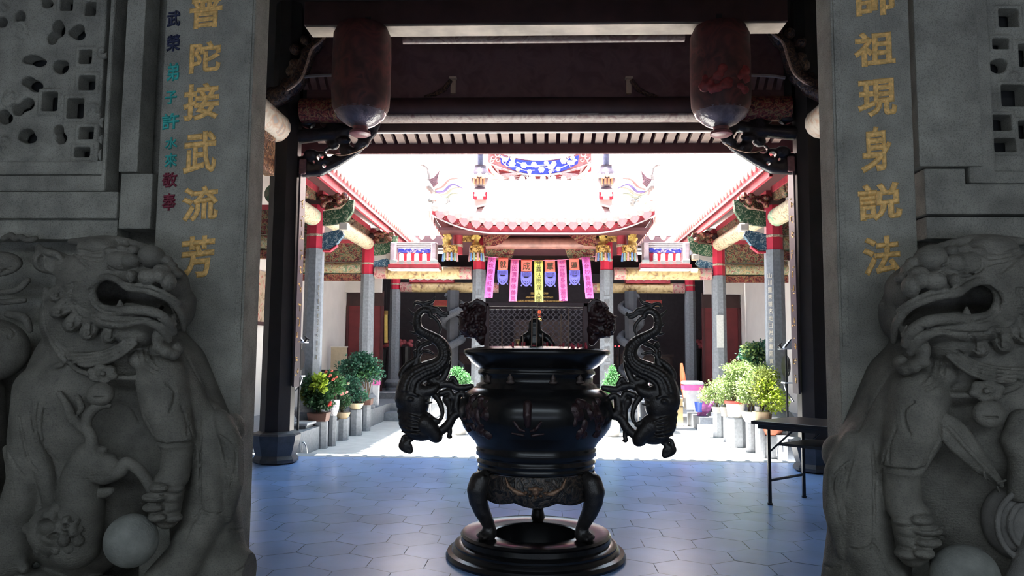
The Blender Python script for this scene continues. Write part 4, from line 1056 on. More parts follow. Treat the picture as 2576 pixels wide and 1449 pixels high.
# the wire-mesh screen on the rim, between two carved heads
YS = 6.12; qs = YS / 1900
redwood = M('dark_red_wood', (0.060, 0.014, 0.018), 0.35, var=0.3, scale=10)
sc = thing('screen_frame', 'wire mesh screen in a dark red frame with carved heads, standing on the burner rim', 'screen', at(1350, 882, YS))
def scb(nm, x0, y0, x1, y1, d, m):
    a = at(x0, y1, YS); b = at(x1, y0, YS); mb = MB(); mb.box((a[0], YS - d, a[2]), (b[0], YS + d, b[2])); return mb.build(nm, m, sc, bevel=0.004)
scb('top_rail', 1216, 761, 1482, 771, .02, redwood); scb('lower_rail', 1222, 773.5, 1476, 777.5, .014, redwood)
for x0 in (1218, 1467): scb('post', x0, 762, x0 + 13, 890, .02, redwood)
mb = MB(); mb2 = []
px0, px1, py0, py1 = 1231, 1468, 778, 889; pitch = 14.0; nx = int((px1 - px0) / pitch) + 1
def wire(pts): mb.tube([at(p[0], p[1], YS) for p in pts], 0.0042, 5)
for sgn in (-1, 1):
    for i in range(-9, nx + 10):
        pts = []
        for k in range(0, int((py1 - py0) / 3.5) + 1):
            y = py0 + k * 3.5; x = px0 + i * pitch + sgn * (k * 3.5) * 1.0 + 1.6 * math.sin(k * 3.5 / 7 * math.pi) * sgn
            if px0 <= x <= px1: pts.append((x, y))
        if len(pts) > 2: wire(pts)
mb.build('wire_mesh', M('mesh_wire', (0.42, 0.37, 0.42), 0.35, 0.5), sc, smooth=True)
rnd = random.Random(21)
for s in (-1, 1):
    f = (lambda px: px) if s < 0 else (lambda px: 2702 - px)
    H = lambda px, py, h=0: at(f(px), py, YS - h)
    a, b = H(1145, 870), H(1230, 742); S = Sculpt(np.minimum(a, b) - np.array([.02, .14, .02]), np.maximum(a, b) + np.array([.02, .14, .02]), .006)
    for px, py, r in ((1195, 800, 30), (1205, 780, 22), (1190, 775, 18), (1176, 805, 22), (1170, 825, 17), (1190, 830, 22), (1208, 830, 20), (1210, 850, 14), (1213, 862, 8)): S.ball(H(px, py), (r * qs, r * qs * .75, r * qs), .015)
    for k in range(40): S.ball(H(rnd.uniform(1160, 1220), rnd.uniform(762, 845), .05 + rnd.uniform(0, .03)), rnd.uniform(.012, .024), .006)
    for k in range(5): S.cap([H(*(list(p) + [.03])) for p in spline([(1172 + 4 * k, 775 - 3 * k), (1190 + 3 * k, 762 - 2 * k), (1210, 757 + 3 * k), (1222, 768 + 4 * k)], 5)], 3.2 * qs, .004)
    for px, py, ex, ey in ((1172, 840, 1160, 842), (1178, 845, 1168, 848), (1160, 800, 1150, 796), (1165, 815, 1154, 816)): S.cap([H(px, py), H(ex, ey)], [5 * qs, 2 * qs], .005)
    S.build('carved_head', M('head_wood', (0.034, 0.013, 0.015), 0.35, var=0.4, scale=30, bump=0.4), sc)

# joss sticks and the small figure standing in the ash
stick = M('joss_stick', (0.30, 0.20, 0.15), 0.7); stickred = M('joss_red', (0.45, 0.03, 0.06), 0.6)
rnd = random.Random(5)
def joss(px, top, Y, label, full=True):
    b = at(px, 893, Y); t = at(px + rnd.uniform(-2, 2), top, Y)
    r = thing('incense_stick', label, 'incense stick', b, 'incense sticks in the burner'); k = 0.55 if not full else 0.16
    m = Vector(b).lerp(Vector(t), k)
    if full: mb = MB(); mb.tube([tuple(m), tuple(t)], 0.0042, 6); mb.build('stick', stick, r)
    mb = MB(); mb.tube([tuple(b), tuple(m if full else t)], 0.005 if full else 0.008, 6); mb.build('red_end', stickred, r)
for px, top in ((1262, 800), (1337, 772), (1350, 762), (1431, 775), (1411, 790), (1316, 835), (1366, 838)):
    joss(px, top, 5.6 + rnd.uniform(-.1, .1), 'tall thin incense stick standing in the burner ash')
for k in range(26):
    px = rnd.choice([rnd.uniform(1284, 1392), rnd.uniform(1405, 1478)]); joss(px, rnd.uniform(860, 870), 5.55 + rnd.uniform(-.25, .3), 'short red stub of an incense stick along the burner rim', False)
fg = thing('seated_figure', 'small black robed figure seated in the burner ash, before the wire mesh screen', 'figurine', at(1347, 893, 5.85))
S = Sculpt(at(1290, 900, 5.85) - np.array([0, .14, 0]), at(1405, 795, 5.85) + np.array([0, .14, 0]), .005); q = 5.85 / 1900
S.ball(at(1345, 815, 5.85), (13 * q, 13 * q, 13 * q), .01); S.cap([at(1345, 815, 5.85), at(1345, 850, 5.85), at(1345, 890, 5.85)], [14 * q, 20 * q, 26 * q], .02)
S.cap([at(1340, 838, 5.85), at(1318, 850, 5.82), at(1312, 868, 5.80)], [9 * q, 9 * q, 7 * q], .02); S.cap([at(1352, 836, 5.85), at(1375, 850, 5.82), at(1390, 868, 5.80)], [9 * q, 10 * q, 7 * q], .02)
S.ball(at(1347, 880, 5.82), (44 * q, .08, 12 * q), .02); S.cap([at(1320, 873, 5.78), at(1334, 870, 5.77)], 4 * q, .006); S.cap([at(1376, 872, 5.78), at(1392, 873, 5.77)], 4 * q, .006)
S.build('body', lacquer, fg)
S = Sculpt(at(1285, 890, 5.8) - .05, at(1320, 840, 5.8) + .05, .004); S.cap([at(1303, 872, 5.8), at(1303, 860, 5.8)], [6 * q, 5 * q], .004); S.cap([at(1297, 856, 5.8), at(1309, 856, 5.8)], 2.5 * q, .003); S.build('small_cup', M('brass', (0.45, 0.30, 0.14), 0.35, 0.8), fg)
# ================================================================== the side corridors round the courtyard
def octo(mb, cx, cyy, z0, z1, r0, r1=None): mb.lathe([(r0, z0), (r1 or r0, z1)], (cx, cyy, 0), 8, math.pi / 8)
inlay = M('couplet_inlay', (0.55, 0.50, 0.42), 0.5)
def stone_column(label, cx, cyy, z0, zt, ztop, r, group=None, base=True, red_from=None):
    root = thing('stone_column', label, 'column', (cx, cyy, z0), group)
    mb = MB(); octo(mb, cx, cyy, z0 + (0.3 if base else 0), zt, r * 1.06, r); mb.build('stone_shaft', greystone, root)
    mb = MB(); octo(mb, cx, cyy, zt, ztop, r * 0.92); mb.build('red_shaft', red, root)
    mb = MB(); zb = zt + (ztop - zt) * 0.3; octo(mb, cx, cyy, zb - 0.02, zb + 0.02, r * 0.97); mb.build('patterned_band', M('band_pattern', (0.42, 0.33, 0.25), 0.5, var=0.6, scale=60), root)
    for k in (0,):
        pass
    mb = MB(); mb.lathe([(r * 1.25, ztop - .02), (r * 1.45, ztop + .05), (r * 1.45, ztop + .09)], (cx, cyy, 0), 4, math.pi / 4); mb.build('capital', wood, root)
    if base:
        mb = MB(); mb.lathe([(r * 1.5, z0), (r * 1.5, z0 + .05), (r * 1.3, z0 + .08), (r * 1.65, z0 + .16), (r * 1.7, z0 + .22), (r * 1.25, z0 + .3)], (cx, cyy, 0), 16); mb.build('drum_base', greystone, root, smooth=True)
    return root

def couplet_strip(root, cx, cyy, r, s, z0, z1, n, m, face='side', w=0.07):
    """small characters running down one face of a column"""
    txt = '山川靈秀鍾名地日月光華照寶堂恩波普'
    for k in range(n):
        zc = z1 - (z1 - z0) * (k + .5) / n; mb = MB(); h = (z1 - z0) / n * .72
        if face == 'side': a = math.pi / 4; nr = np.array([-s * math.cos(a), -math.sin(a), 0]); u = np.array([math.sin(a) * 1, -math.cos(a) * s, 0]) if s > 0 else np.array([math.sin(a), math.cos(a), 0]) * np.array([1, -1, 1])
        else: nr = np.array([0, -1, 0]); u = np.array([1, 0, 0])
        write(mb, txt[k % len(txt)], np.array([cx, cyy, zc]) + nr * (r * 0.99), u, Z, nr, w, h, .012, .004); mb.build('carved_character', m, root)

for s in (-1, 1):
    sd = 'left corridor' if s < 0 else 'right corridor'
    pot = 'red-flowered pots' if s < 0 else 'pale bushes'
    XC = 3.82
    r1 = stone_column('grey stone column with a red top, nearest of its row, behind the %s' % pot, s * XC, 12.5, 0.3, 3.22, 3.98, 0.155)
    couplet_strip(r1, s * XC, 12.5, .155, s, 1.35, 2.85, 13, inlay, 'side', .07)
    r2 = stone_column('grey stone column with a red top, second of its row, beyond the %s' % pot, s * XC, 16.4, 0.3, 3.2, 3.98, 0.15)
    r3 = stone_column('grey stone column with a short red top, farthest of its row, past the %s' % pot, s * 4.1, 21.0, 0.45, 3.25, 3.75, 0.15)
    if s > 0:
        mb = MB(); mb.box((XC - .09, 16.4 - .166, 1.65), (XC + .05, 16.4 - .150, 2.35)); mb.build('paper_notice', M('notice', (0.55, 0.55, 0.53), 0.7, var=.1, scale=40), r2)
    # painted beams under the eave and across to the outer wall
    beam('corridor_beam', 'cream painted beam running from the black column to the nearest stone column, ' + sd, (s * XC, 10.5, 3.74), (s * XC, 12.3, 3.74), 0.15, beam_paint, endmat=MP('beam_green', [(0.4, (0.25, 0.42, 0.26)), (0.55, (0.60, 0.55, 0.40)), (0.65, (0.45, 0.36, 0.22))], 6, 1.5, 0.5, bump=0.05))
    beam('corridor_beam', 'cream painted beam under the red eave between the first two stone columns, ' + sd, (s * (XC - .02), 12.75, 3.86), (s * (XC - .02), 16.2, 3.86), 0.14, beam_paint)
    for Yc, z, wh in ((12.55, 3.34, 'nearest'), (16.45, 3.34, 'second')):
        x0, x1 = sorted((s * (XC + .15), s * 5.3))
        beam('cross_beam', 'painted beam from the %s stone column to the white wall, %s' % (wh, sd), (x0, Yc, z), (x1, Yc, z), 0.13, MP('beam_dim', [(0.3, (0.20, 0.07, 0.05)), (0.44, (0.50, 0.40, 0.22)), (0.52, (0.10, 0.20, 0.12)), (0.58, (0.58, 0.50, 0.34)), (0.68, (0.22, 0.06, 0.05))], 6, 2.0, 0.5, bump=0.1))
        rt = thing('carved_frieze', 'red and green carved frieze over the beam at the %s stone column, %s' % (wh, sd), 'frieze', ((x0 + x1) / 2, Yc, z + .14))
        mb = MB(); mb.box((x0, Yc - .05, z + .14), (x1, Yc + .05, z + .55)); mb.build('carved_panel', multi_carve, rt)
        mb = MB(); mb.box((x0, Yc - .08, z - .28), (x1, Yc + .08, z - .14)); mb.build('lower_rail', carve_red, rt)
        mb = MB(); mb.box((x0, Yc - .1, z + .55), (x1, Yc + .1, z + .63)); mb.build('upper_rail', redtrim, rt)
    # shaped brackets carrying the eave
    for Yc, wh in ((12.5, 'nearest'), (16.4, 'second')):
        rt = thing('eave_bracket', 'green and blue painted bracket carrying the red eave at the %s stone column, %s' % (wh, sd), 'bracket', (s * (XC - .4), Yc, 3.4))
        bx = s * (XC - .13); d = -s
        mb = MB(); mb.prism([(0, 3.62), (0, 3.86), (.30, 3.90), (.44, 4.05), (.52, 4.06), (.50, 3.86), (.40, 3.70), (.2, 3.64)], (bx, Yc - .05, 0), (d, 0, 0), (0, 0, 1), (0, .1, 0)); mb.build('green_arm', green_scroll, rt)
        mb = MB(); mb.prism([(0, 3.22), (0, 3.48), (.32, 3.56), (.36, 3.46), (.24, 3.30), (.12, 3.22)], (bx, Yc - .05, 0), (d, 0, 0), (0, 0, 1), (0, .1, 0)); mb.build('blue_arm', blue_scroll, rt)
        mb = MB(); mb.prism([(0, 3.20), (.13, 3.20), (.25, 3.29), (.25, 3.27), (.13, 3.175), (0, 3.175)], (bx, Yc - .052, 0), (d, 0, 0), (0, 0, 1), (0, .104, 0)); mb.build('red_edge', red, rt)
        mb = MB(); mb.cbox((bx + d * .36, Yc, 3.60), (.15, .16, .13)); mb.build('white_block', M('pale_block', (0.55, 0.50, 0.44), 0.6, var=.1), rt, bevel=.02)
        mb = MB(); mb.prism([(0, 3.9), (0, 4.15), (.4, 4.15), (.42, 4.05), (.25, 3.95)], (bx, Yc + .05, 0), (d, 0, 0), (0, 0, 1), (0, .14, 0)); mb.build('carved_block', multi_carve, rt)
        S = Sculpt((min(bx, bx + d * .6) - .1, Yc - .32, 3.5), (max(bx, bx + d * .6) + .1, Yc + .05, 4.3), .02)
        rnd = random.Random(int(Yc * 7))
        for k in range(16): S.ball((bx + d * rnd.uniform(.0, .4), Yc - .12 - rnd.uniform(0, .05), rnd.uniform(3.92, 4.12)), rnd.uniform(.03, .06), .02)
        S.build('carved_flower', carve_red, rt)
    # frieze under the eave along the corridor
    rt = thing('eave_frieze', 'dark red carved frieze under the eave of the ' + sd, 'frieze', (s * XC, 16, 4.0))
    for y0, y1 in ((10.6, 12.4), (12.65, 16.3), (16.6, 20.0)):
        mb = MB(); mb.box((s * XC - .04, y0, 4.02), (s * XC + .04, y1, 4.16)); mb.build('carved_panel', multi_carve, rt)
        mb = MB(); mb.box((s * XC - .06, y0, 4.16), (s * XC + .06, y1, 4.26)); mb.build('red_rail', redtrim, rt)
        for k in range(int((y1 - y0) / .9) + 1):
            S = Sculpt((s * XC - .12, y0 + .3 + k * .9 - .15, 3.94), (s * XC + .12, y0 + .3 + k * .9 + .15, 4.2), .02)
            for q in range(7): S.ball((s * XC - s * .02, y0 + .3 + k * .9 + random.uniform(-.08, .08), 4.05 + random.uniform(-.06, .08)), .05, .02)
            S.build('carved_boss', multi_carve, rt)
    # the roof of the corridor
    rt = thing('corridor_roof', 'tiled roof over the %s, red eave board and pale tile ends' % sd, 'roof', (s * 4.8, 15.5, 4.2), kind='thing')
    xe = s * 3.33; y0, y1 = 11.2, 19.85
    def ez(y): t = (y - y0) / (y1 - y0); return 4.27 + .05 * (1 - t) ** 2
    ys = np.linspace(y0, y1, 14)
    mb = MB(); up = [[(xe, y, ez(y) + .10), (s * 6.6, y, ez(y) + 1.75)] for y in ys]; dn = [[(xe, y, ez(y) + .03), (s * 6.6, y, ez(y) + 1.6)] for y in ys]
    mb.grid(up); mb.grid(dn); mb.grid([[a[0], b[0]] for a, b in zip(up, dn)]); mb.build('roof_slope', M('under_roof', (0.16, 0.04, 0.045), 0.6, var=.2), rt)
    mb = MB(); a, b = sorted((xe - s * .02, xe + s * .03)); mb.grid([[(a, y, ez(y) - .035), (a, y, ez(y) + .085)] for y in ys]); mb.grid([[(b, y, ez(y) - .035), (b, y, ez(y) + .085)] for y in ys]); mb.grid([[(a, y, ez(y) - .035), (b, y, ez(y) - .035)] for y in ys]); mb.add([(a, y0, ez(y0) - .035), (b, y0, ez(y0) - .035), (b, y0, ez(y0) + .085), (a, y0, ez(y0) + .085)], [(0, 1, 2, 3)])
    mb.build('eave_board', redtrim, rt)
    mb = MB(); mb.tube([(xe - s * .015, y, ez(y) - .045) for y in ys], .014, 6); mb.build('white_line', white_line, rt)
    mb = MB(); xb = xe + s * .05; mb.grid([[(xb, y, ez(y) - .17), (xb, y, ez(y) - .04)] for y in ys]); mb.grid([[(xb + s * .05, y, ez(y) - .17), (xb + s * .05, y, ez(y) - .04)] for y in ys]); mb.grid([[(xb, y, ez(y) - .17), (xb + s * .05, y, ez(y) - .17)] for y in ys]); mb.build('lower_board', redtrim, rt)
    for k in range(40):
        y = y0 + .10 + k * .229
        if y > y1 - .05: break
        z = ez(y) + .15; mb = MB(); mb.tube([(xe - s * .06, y, z - .02), (xe + s * .5, y, z + .24)], .062, 10); mb.build('tile_roll', tile, rt, smooth=True)
        mb = MB(); mb.prism([(-.10, .02), (-.06, -.055), (0, -.095), (.06, -.055), (.10, .02)], (xe - s * .05, y + .114, z - .055), (0, 1, 0), (0, 0, 1), (s * .02, 0, 0)); mb.build('drip_tile', tileend, rt)
for s in (-1, 1):
    mb = MB(); a, b = sorted((s * 3.95, s * 5.5)); mb.box((a, 19.7, 3.95), (b, 19.8, 4.45)); a, b = sorted((s * 4.3, s * 5.5)); mb.box((a, 19.7, 4.45), (b, 19.8, 4.8)); mb.box((a, 20.1, 3.1), (b, 20.2, 4.6)); structure('end_wall_' + ('left' if s < 0 else 'right'), mb, plaster)
mb = MB(); mb.box((3.26, 15.8, -.06), (3.56, 17.2, .22)); mb.box((3.2, 15.3, -.06), (3.5, 15.8, .08)); structure('stone_step_right', mb, greystone)
# white box-like ridge ends, where the side roofs meet the great roof
# ------------------------------------------------------------------ what stands along the corridors' outer walls
for s in (-1, 1):
    sd = 'left corridor' if s < 0 else 'right corridor'
    rt = thing('panelled_door', 'dark red panelled door leaf at the far end of the ' + sd, 'door', (s * 4.75, 20.3, .3))
    a, b = sorted((s * 4.28, s * 5.28)); dm = M('door_red', (0.14, 0.018, 0.022), 0.5, var=.25, scale=3)
    mb = MB(); mb.box((a, 20.3, .3), (b, 20.36, 2.75)); mb.build('door_leaf', dm, rt)
    for x in (a, (a + b) / 2 - .03, b - .06):
        mb = MB(); mb.box((x, 20.26, .3), (x + .06, 20.3, 2.75)); mb.build('stile', M('door_dark', (0.06, 0.012, 0.014), .5), rt)
    mb = MB(); mb.box((a, 20.3, 2.75), (b, 20.36, 3.15)); mb.build('transom', wood, rt)
    if s > 0:
        mb = MB(); mb.lathe([(0, 0), (.16, 0), (.16, .02), (0, .02)], (0, 0, 0), 20, close=False); mb.v = [(x + 4.72, 20.285 - z, y + 1.55) for x, y, z in mb.v]; mb.build('round_emblem', M('emblem', (0.30, 0.17, 0.06), .5, var=.5, scale=20), rt)
    for zc in (3.42,):
        pass
# framed pictures on the right-hand white wall
for k, (yc, lab) in enumerate(((12.9, 'brown framed picture on the white wall just behind the nearest stone column'), (14.4, 'brown framed picture on the white wall to the left of the nearest stone column'))):
    rt = thing('framed_picture', lab, 'picture', (5.27, yc, 2.2)); z0, z1, y0, y1 = (2.15, 3.05, yc - .35, yc + .35)
    fm_ = M('frame_brown', (0.07, 0.03, 0.02), .4)
    mb = MB(); mb.box((5.265, y0, z0), (5.295, y1, z1)); mb.build('picture_panel', MP('picture_image', [(0.35, (0.10, 0.06, 0.05)), (0.5, (0.30, 0.24, 0.18)), (0.65, (0.14, 0.07, 0.06))], 3, 1.5, .3, bump=0), rt)
    for a, b in (((5.25, y0 - .07, z0 - .07), (5.295, y1 + .07, z0)), ((5.25, y0 - .07, z1), (5.295, y1 + .07, z1 + .07)), ((5.25, y0 - .07, z0), (5.295, y0, z1)), ((5.25, y1, z0), (5.295, y1 + .07, z1))):
        mb = MB(); mb.box(a, b); mb.build('frame_bar', fm_, rt)
rt = thing('wall_ornament', 'dark arched metal ornament fixed to the white wall below the pictures', 'ornament', (5.27, 14.7, 1.5))
mb = MB(); mb.tube([tuple(p) for p in spline([(5.25, 14.95, 1.5), (5.25, 14.93, 1.75), (5.25, 14.8, 1.9), (5.25, 14.65, 1.85), (5.25, 14.58, 1.7)], 6)], .045, 8); mb.build('arch', M('dark_metal', (0.05, 0.035, 0.04), .5), rt, smooth=True)
mb = MB(); mb.cbox((5.25, 15.03, 1.5), (.05, .2, .08)); mb.build('foot', MATS['dark_metal'], rt)
rt = thing('painted_panel', 'tall faded painted panel on the white wall seen left of the black column', 'panel', (-5.28, 14.1, 2.0))
mb = MB(); mb.box((-5.3, 13.55, 2.05), (-5.26, 14.35, 3.0)); mb.build('panel_face', MP('panel_paint', [(0.32, (0.16, 0.10, 0.06)), (0.45, (0.34, 0.26, 0.17)), (0.55, (0.42, 0.34, 0.26)), (0.63, (0.35, 0.07, 0.06)), (0.72, (0.14, 0.18, 0.10))], 5, 1.5, .5, bump=.1), rt)
mb = MB(); mb.box((-5.3, 13.5, 1.98), (-5.25, 14.4, 2.05)); mb.build('panel_rail', wood, rt)
# ================================================================== the pavilion before the main hall
PX = 0.02
YP = 16.4
for s in (-1, 1):
    r = stone_column('pale grey pavilion column with carved characters, %s of the hanging banners' % ('at the dragon-fly pink end left' if False else 'left' if s < 0 else 'right'), PX + s * 1.385, YP, .3, 3.31, 4.05, .15)
    r.children[0].data.materials[0] = palestone
    txt = '山門勝境' if s < 0 else '慧眼觀世'
    dk = M('ink_grey', (0.14, 0.14, 0.15), .7)
    for k in range(9):
        mb = MB(); write(mb, '山慧勝眼門觀境世明'[k], (PX + s * 1.385, YP - .150, 2.80 - k * .2), X, Z, -Yv, .13, .14, .012, .004); mb.build('carved_character', dk, r)
# main eave: rolls, drips, curved board
YE, YR, ZR = 15.25, 17.7, 5.62
def ze(x): a = max(0, abs(x) - .95); return 4.15 + .27 * (a / 1.3) ** 1.9
rt = thing('pavilion_roof', 'sunlit tiled pavilion roof with upturned corners over the hanging banners', 'roof', (PX, 17.2, 4.0), kind='thing')
pink = M('pink_trim', (0.60, 0.31, 0.31), .5, var=.12, scale=15)
mb = MB(); xs = np.linspace(-1.3, 1.3, 15)
mb.grid([[(PX + x, YE + (YR - YE) * t, ze(x) + (ZR - ze(x)) * (t ** 1.25)) for t in np.linspace(0, 1, 8)] for x in xs]); mb.build('roof_slope', tile, rt, smooth=True, solid=.04)
for s in (-1, 1):
    xs = np.linspace(1.2, 2.28, 8)
    mb = MB(); mb.grid([[(PX + s * x, YE + (.9 - .35 * (x - 1.2)) * t + (2.4 * t if False else 0), ze(x) + .45 * t) for t in np.linspace(0, 1, 5)] for x in xs]); mb.build('corner_slope', tile, rt, smooth=True, solid=.04)
    mb = MB(); ys = np.linspace(YE + .5, 19.4, 9); mb.grid([[(PX + s * (1.25), y, 4.62), (PX + s * 2.28, y, ze(2.28) - .10 * (1 - math.exp(-(y - YE) * 1.5)))] for y in ys]); mb.build('side_slope', tile, rt, solid=.04); mb.v = [(a, b, c - .04) for a, b, c in mb.v]; mb.build('side_soffit', MATS['under_roof'], rt)
    mb = MB(); mb.tube([tuple(p) for p in spline([(PX + s * 1.22, YE + .75, 4.68), (PX + s * 1.6, YE + .65, 4.62), (PX + s * 2.0, YE + .4, 4.66), (PX + s * 2.30, YE + .1, 4.72)], 5)], .07, 8); mb.build('corner_ridge', M('ridge_white', (0.72, 0.62, 0.58), .6, var=.15, scale=20), rt, smooth=True)
    mb = MB(); mb.grid([[(PX + s * 2.30, y, ze(2.28) - .14 - .12 * (1 - math.exp(-(y - YE) * 1.5))), (PX + s * 2.30, y, ze(2.28) - .02 - .12 * (1 - math.exp(-(y - YE) * 1.5)))] for y in ys]); mb.build('side_board', MATS['under_roof'], rt, solid=.03)
    for k in range(12):
        y = YE + .1 + k * .33; z = ze(2.28) - .04 - .12 * (1 - math.exp(-(y - YE) * 1.5)); mb = MB(); mb.prism([(-.10, .03), (-.06, -.08), (0, -.14), (.06, -.08), (.10, .03)], (PX + s * 2.33, y, z), (0, 1, 0), (0, 0, 1), (s * .02, 0, 0)); mb.build('drip_tile', tileend, rt)
n = 19
for i in range(n):
    x = -2.22 + i * 4.44 / (n - 1)
    inner = abs(x) < 1.17
    ts = np.linspace(0, 1 if inner else .8, 9 if inner else 3)
    if inner: P = [(PX + x * (1 - .0 * t), YE - .06 + (YR - YE + .06) * t, ze(x) + .045 + (ZR - ze(x)) * (t ** 1.25)) for t in ts]
    else: P = [(PX + x * (1 - .02 * t), YE - .06 + .8 * t, ze(x) + .045 + .42 * t) for t in ts]
    mb = MB(); mb.tube(P, .068, 10); mb.build('tile_roll', tile, rt, smooth=True)
    mb = MB(); mb.tube([(P[0][0], P[0][1] - .015, P[0][2]), (P[0][0], P[0][1] + .01, P[0][2])], .074, 14); mb.build('tile_end', tileend, rt, smooth=True)
    if i < n - 1:
        x2 = x + 2.22 / (n - 1); z = ze(x2)
        mb = MB(); mb.prism([(-.105, .03), (-.105, -.03), (-.06, -.10), (0, -.145), (.06, -.10), (.105, -.03), (.105, .03)], (PX + x2, YE - .05, z - .01), X, Z, (0, .02, 0)); mb.build('drip_tile', pink, rt)
for z0, z1, m, nm, dy in ((-.20, -.06, redtrim, 'eave_board', .02), (-.225, -.20, white_line, 'white_line', .0)):
    mb = MB(); xs = np.linspace(-2.28, 2.28, 31); zz = lambda x: ze(x) + .10 * min(1, (abs(x) / 2.28) ** 4)
    F = [[(PX + x, YE + dy, zz(x) + z0), (PX + x, YE + dy, zz(x) + z1)] for x in xs]; B = [[(a[0], a[1] + .05, a[2]) for a in q] for q in F]
    mb.grid(F); mb.grid(B); mb.grid([[f[0], b[0]] for f, b in zip(F, B)]); mb.grid([[f[1], b[1]] for f, b in zip(F, B)]); mb.build(nm, m, rt)
mb = MB(); mb.box((PX - 2.15, YE + .12, 4.02), (PX + 2.15, 19.4, 4.08)); mb.build('soffit', M('soffit_dark', (0.10, 0.03, 0.035), .6), rt)
scro = M('scroll_relief', (0.36, 0.18, 0.15), .5, var=.4, scale=25)
for s in (-1, 1):                                      # scroll painting at both ends of the board
    mb = MB()
    for k in range(6):
        x0 = 1.25 + k * .16; c0 = np.array([PX + s * x0, YE + .012, ze(x0) - .13 + .10 * (x0 / 2.28) ** 4])
        mb.tube([tuple(c0 + np.array([.055 * (1 - t) * math.cos(5 * t + k), 0, .055 * (1 - t) * math.sin(5 * t + k)])) for t in np.linspace(0, .85, 10)], .008, 5)
    mb.build('scroll_relief', scro, rt)
    # verge ridge running down beside the centre bay, its flower vase and finial
    rv = thing('verge_ridge', 'pink and white ridge running down the pavilion roof on the %s of its tiles' % ('left' if s < 0 else 'right'), 'ridge', (PX + s * 1.33, 16.6, 4.5), kind='thing')
    P = [(PX + s * 1.33, YE + .55 + (YR + .3 - YE - .55) * t, 4.60 + (ZR + .15 - 4.60) * t ** 1.15) for t in np.linspace(0, 1, 9)]
    mb = MB(); w_ = .13
    L_ = [[(p[0] - w_, p[1], p[2] - .25), (p[0] - w_, p[1], p[2] + .18), (p[0] + w_, p[1], p[2] + .18), (p[0] + w_, p[1], p[2] - .25)] for p in P]; mb.grid(L_); mb.add(L_[0], [(0, 1, 2, 3)]); mb.build('ridge_body', M('ridge_pink', (0.70, 0.46, 0.44), .55, var=.15, scale=6), rv)
    mb = MB(); mb.cbox((PX + s * 1.33, YE + .50, 4.82), (.30, .06, .16)); mb.build('red_end', red, rv); mb = MB(); mb.cbox((PX + s * 1.33, YE + .46, 4.80), (.13, .04, .13)); mb.build('white_end', white_line, rv)
    vs = thing('ridge_vase', 'dark round vase with carved fruit on the roof ridge, %s of the blue panel' % ('left' if s < 0 else 'right'), 'vase', (PX + s * 1.33, YE + .45, 4.92))
    c = (PX + s * 1.33, YE + .45, 4.92)
    mb = MB(); mb.lathe([(.13, 0), (.14, .03), (.11, .06), (.13, .1), (.20, .2), (.215, .28), (.19, .38), (.13, .46), (.125, .52), (.13, .53)], c, 20); mb.build('vase_body', M('vase_violet', (0.06, 0.042, 0.06), .4, var=.3, scale=20), vs, smooth=True)
    mb = MB(); mb.lathe([(.065, .5), (.06, 1.2), (.05, 1.6)], c, 10); mb.build('finial', M('finial_blue', (0.08, 0.08, 0.14), .45, var=.4, scale=15), vs, smooth=True)
    mb = MB(); mb.lathe([(.17, -.12), (.15, -.08), (.17, 0.0)], c, 4, math.pi / 4); mb.build('stand', M('stand_pale', (0.50, 0.50, 0.47), .5), vs)
    fr = [M('fruit_cream', (0.70, 0.52, 0.40), .5), M('fruit_orange', (0.60, 0.24, 0.12), .5)]
    for k in range(7):
        a = -1.2 + .4 * k; mb = MB(); mb.ball((c[0] + .2 * math.sin(a), c[1] - .2 * math.cos(a), c[2] + .26 + .03 * (k % 2)), (.05, .05, .055)); mb.build('carved_fruit', fr[0], vs, smooth=True)
    for k in range(4):
        a = -.5 + .33 * k; mb = MB(); mb.tube([(c[0] + .21 * math.sin(a), c[1] - .21 * math.cos(a), c[2] + .09), (c[0] + .215 * math.sin(a), c[1] - .215 * math.cos(a), c[2] + .22)], .022, 6); mb.build('carved_stalk', fr[1], vs)
# the boat-shaped ridge with its blue flower panel
rd = thing('roof_ridge', 'curved ridge with a bright blue panel of flowers and cranes atop the pavilion roof', 'ridge', (PX, YR, ZR), kind='thing')
def yz(px, py, Y=YR): p = at(px, py, Y); return (float(p[0]), float(p[2]))
def band(mb, top, bot, Y, d, n=24):
    """between two curves given by (pixel x, pixel y) nodes, thickness d"""
    T = spline(top, 6); B = spline(bot, 6); T = [yz(p[0], p[1], Y) for p in T]; B = [yz(p[0], p[1], Y) for p in B]
    F = [[(t[0], Y, t[1]), (b[0], Y, b[1])] for t, b in zip(T, B)]; K = [[(q[0], q[1] + d, q[2]) for q in r] for r in F]
    mb.grid(F); mb.grid(K); mb.grid([[f[0], k[0]] for f, k in zip(F, K)]); mb.grid([[f[1], k[1]] for f, k in zip(F, K)])
def arc(l, c, r=None): r = l if r is None else r; return [(1228, l), (1290, (l + c) / 2 + (c - l) * .22), (1357, c), (1424, (r + c) / 2 + (c - r) * .22), (1488, r)]
mb = MB(); band(mb, arc(366, 398), arc(372, 404), YR - .03, .3); mb.build('top_moulding', white_line, rd)
mb = MB(); band(mb, arc(372, 404), arc(408, 440), YR, .25); mb.build('ridge_core', M('core_rose', (0.38, 0.15, 0.15), .5, var=.3, scale=14), rd)
mb = MB(); band(mb, arc(408, 439), arc(411, 443), YR - .04, .3); mb.build('lower_moulding', white_line, rd)
mb = MB(); band(mb, [(1258, 391), (1300, 401), (1357, 406), (1414, 401), (1456, 391)], [(1260, 411), (1300, 430), (1357, 438), (1414, 430), (1454, 411)], YR - .035, .03); mb.build('blue_panel', M('panel_blue', (0.015, 0.03, 0.42), .45, var=.15, scale=12), rd)
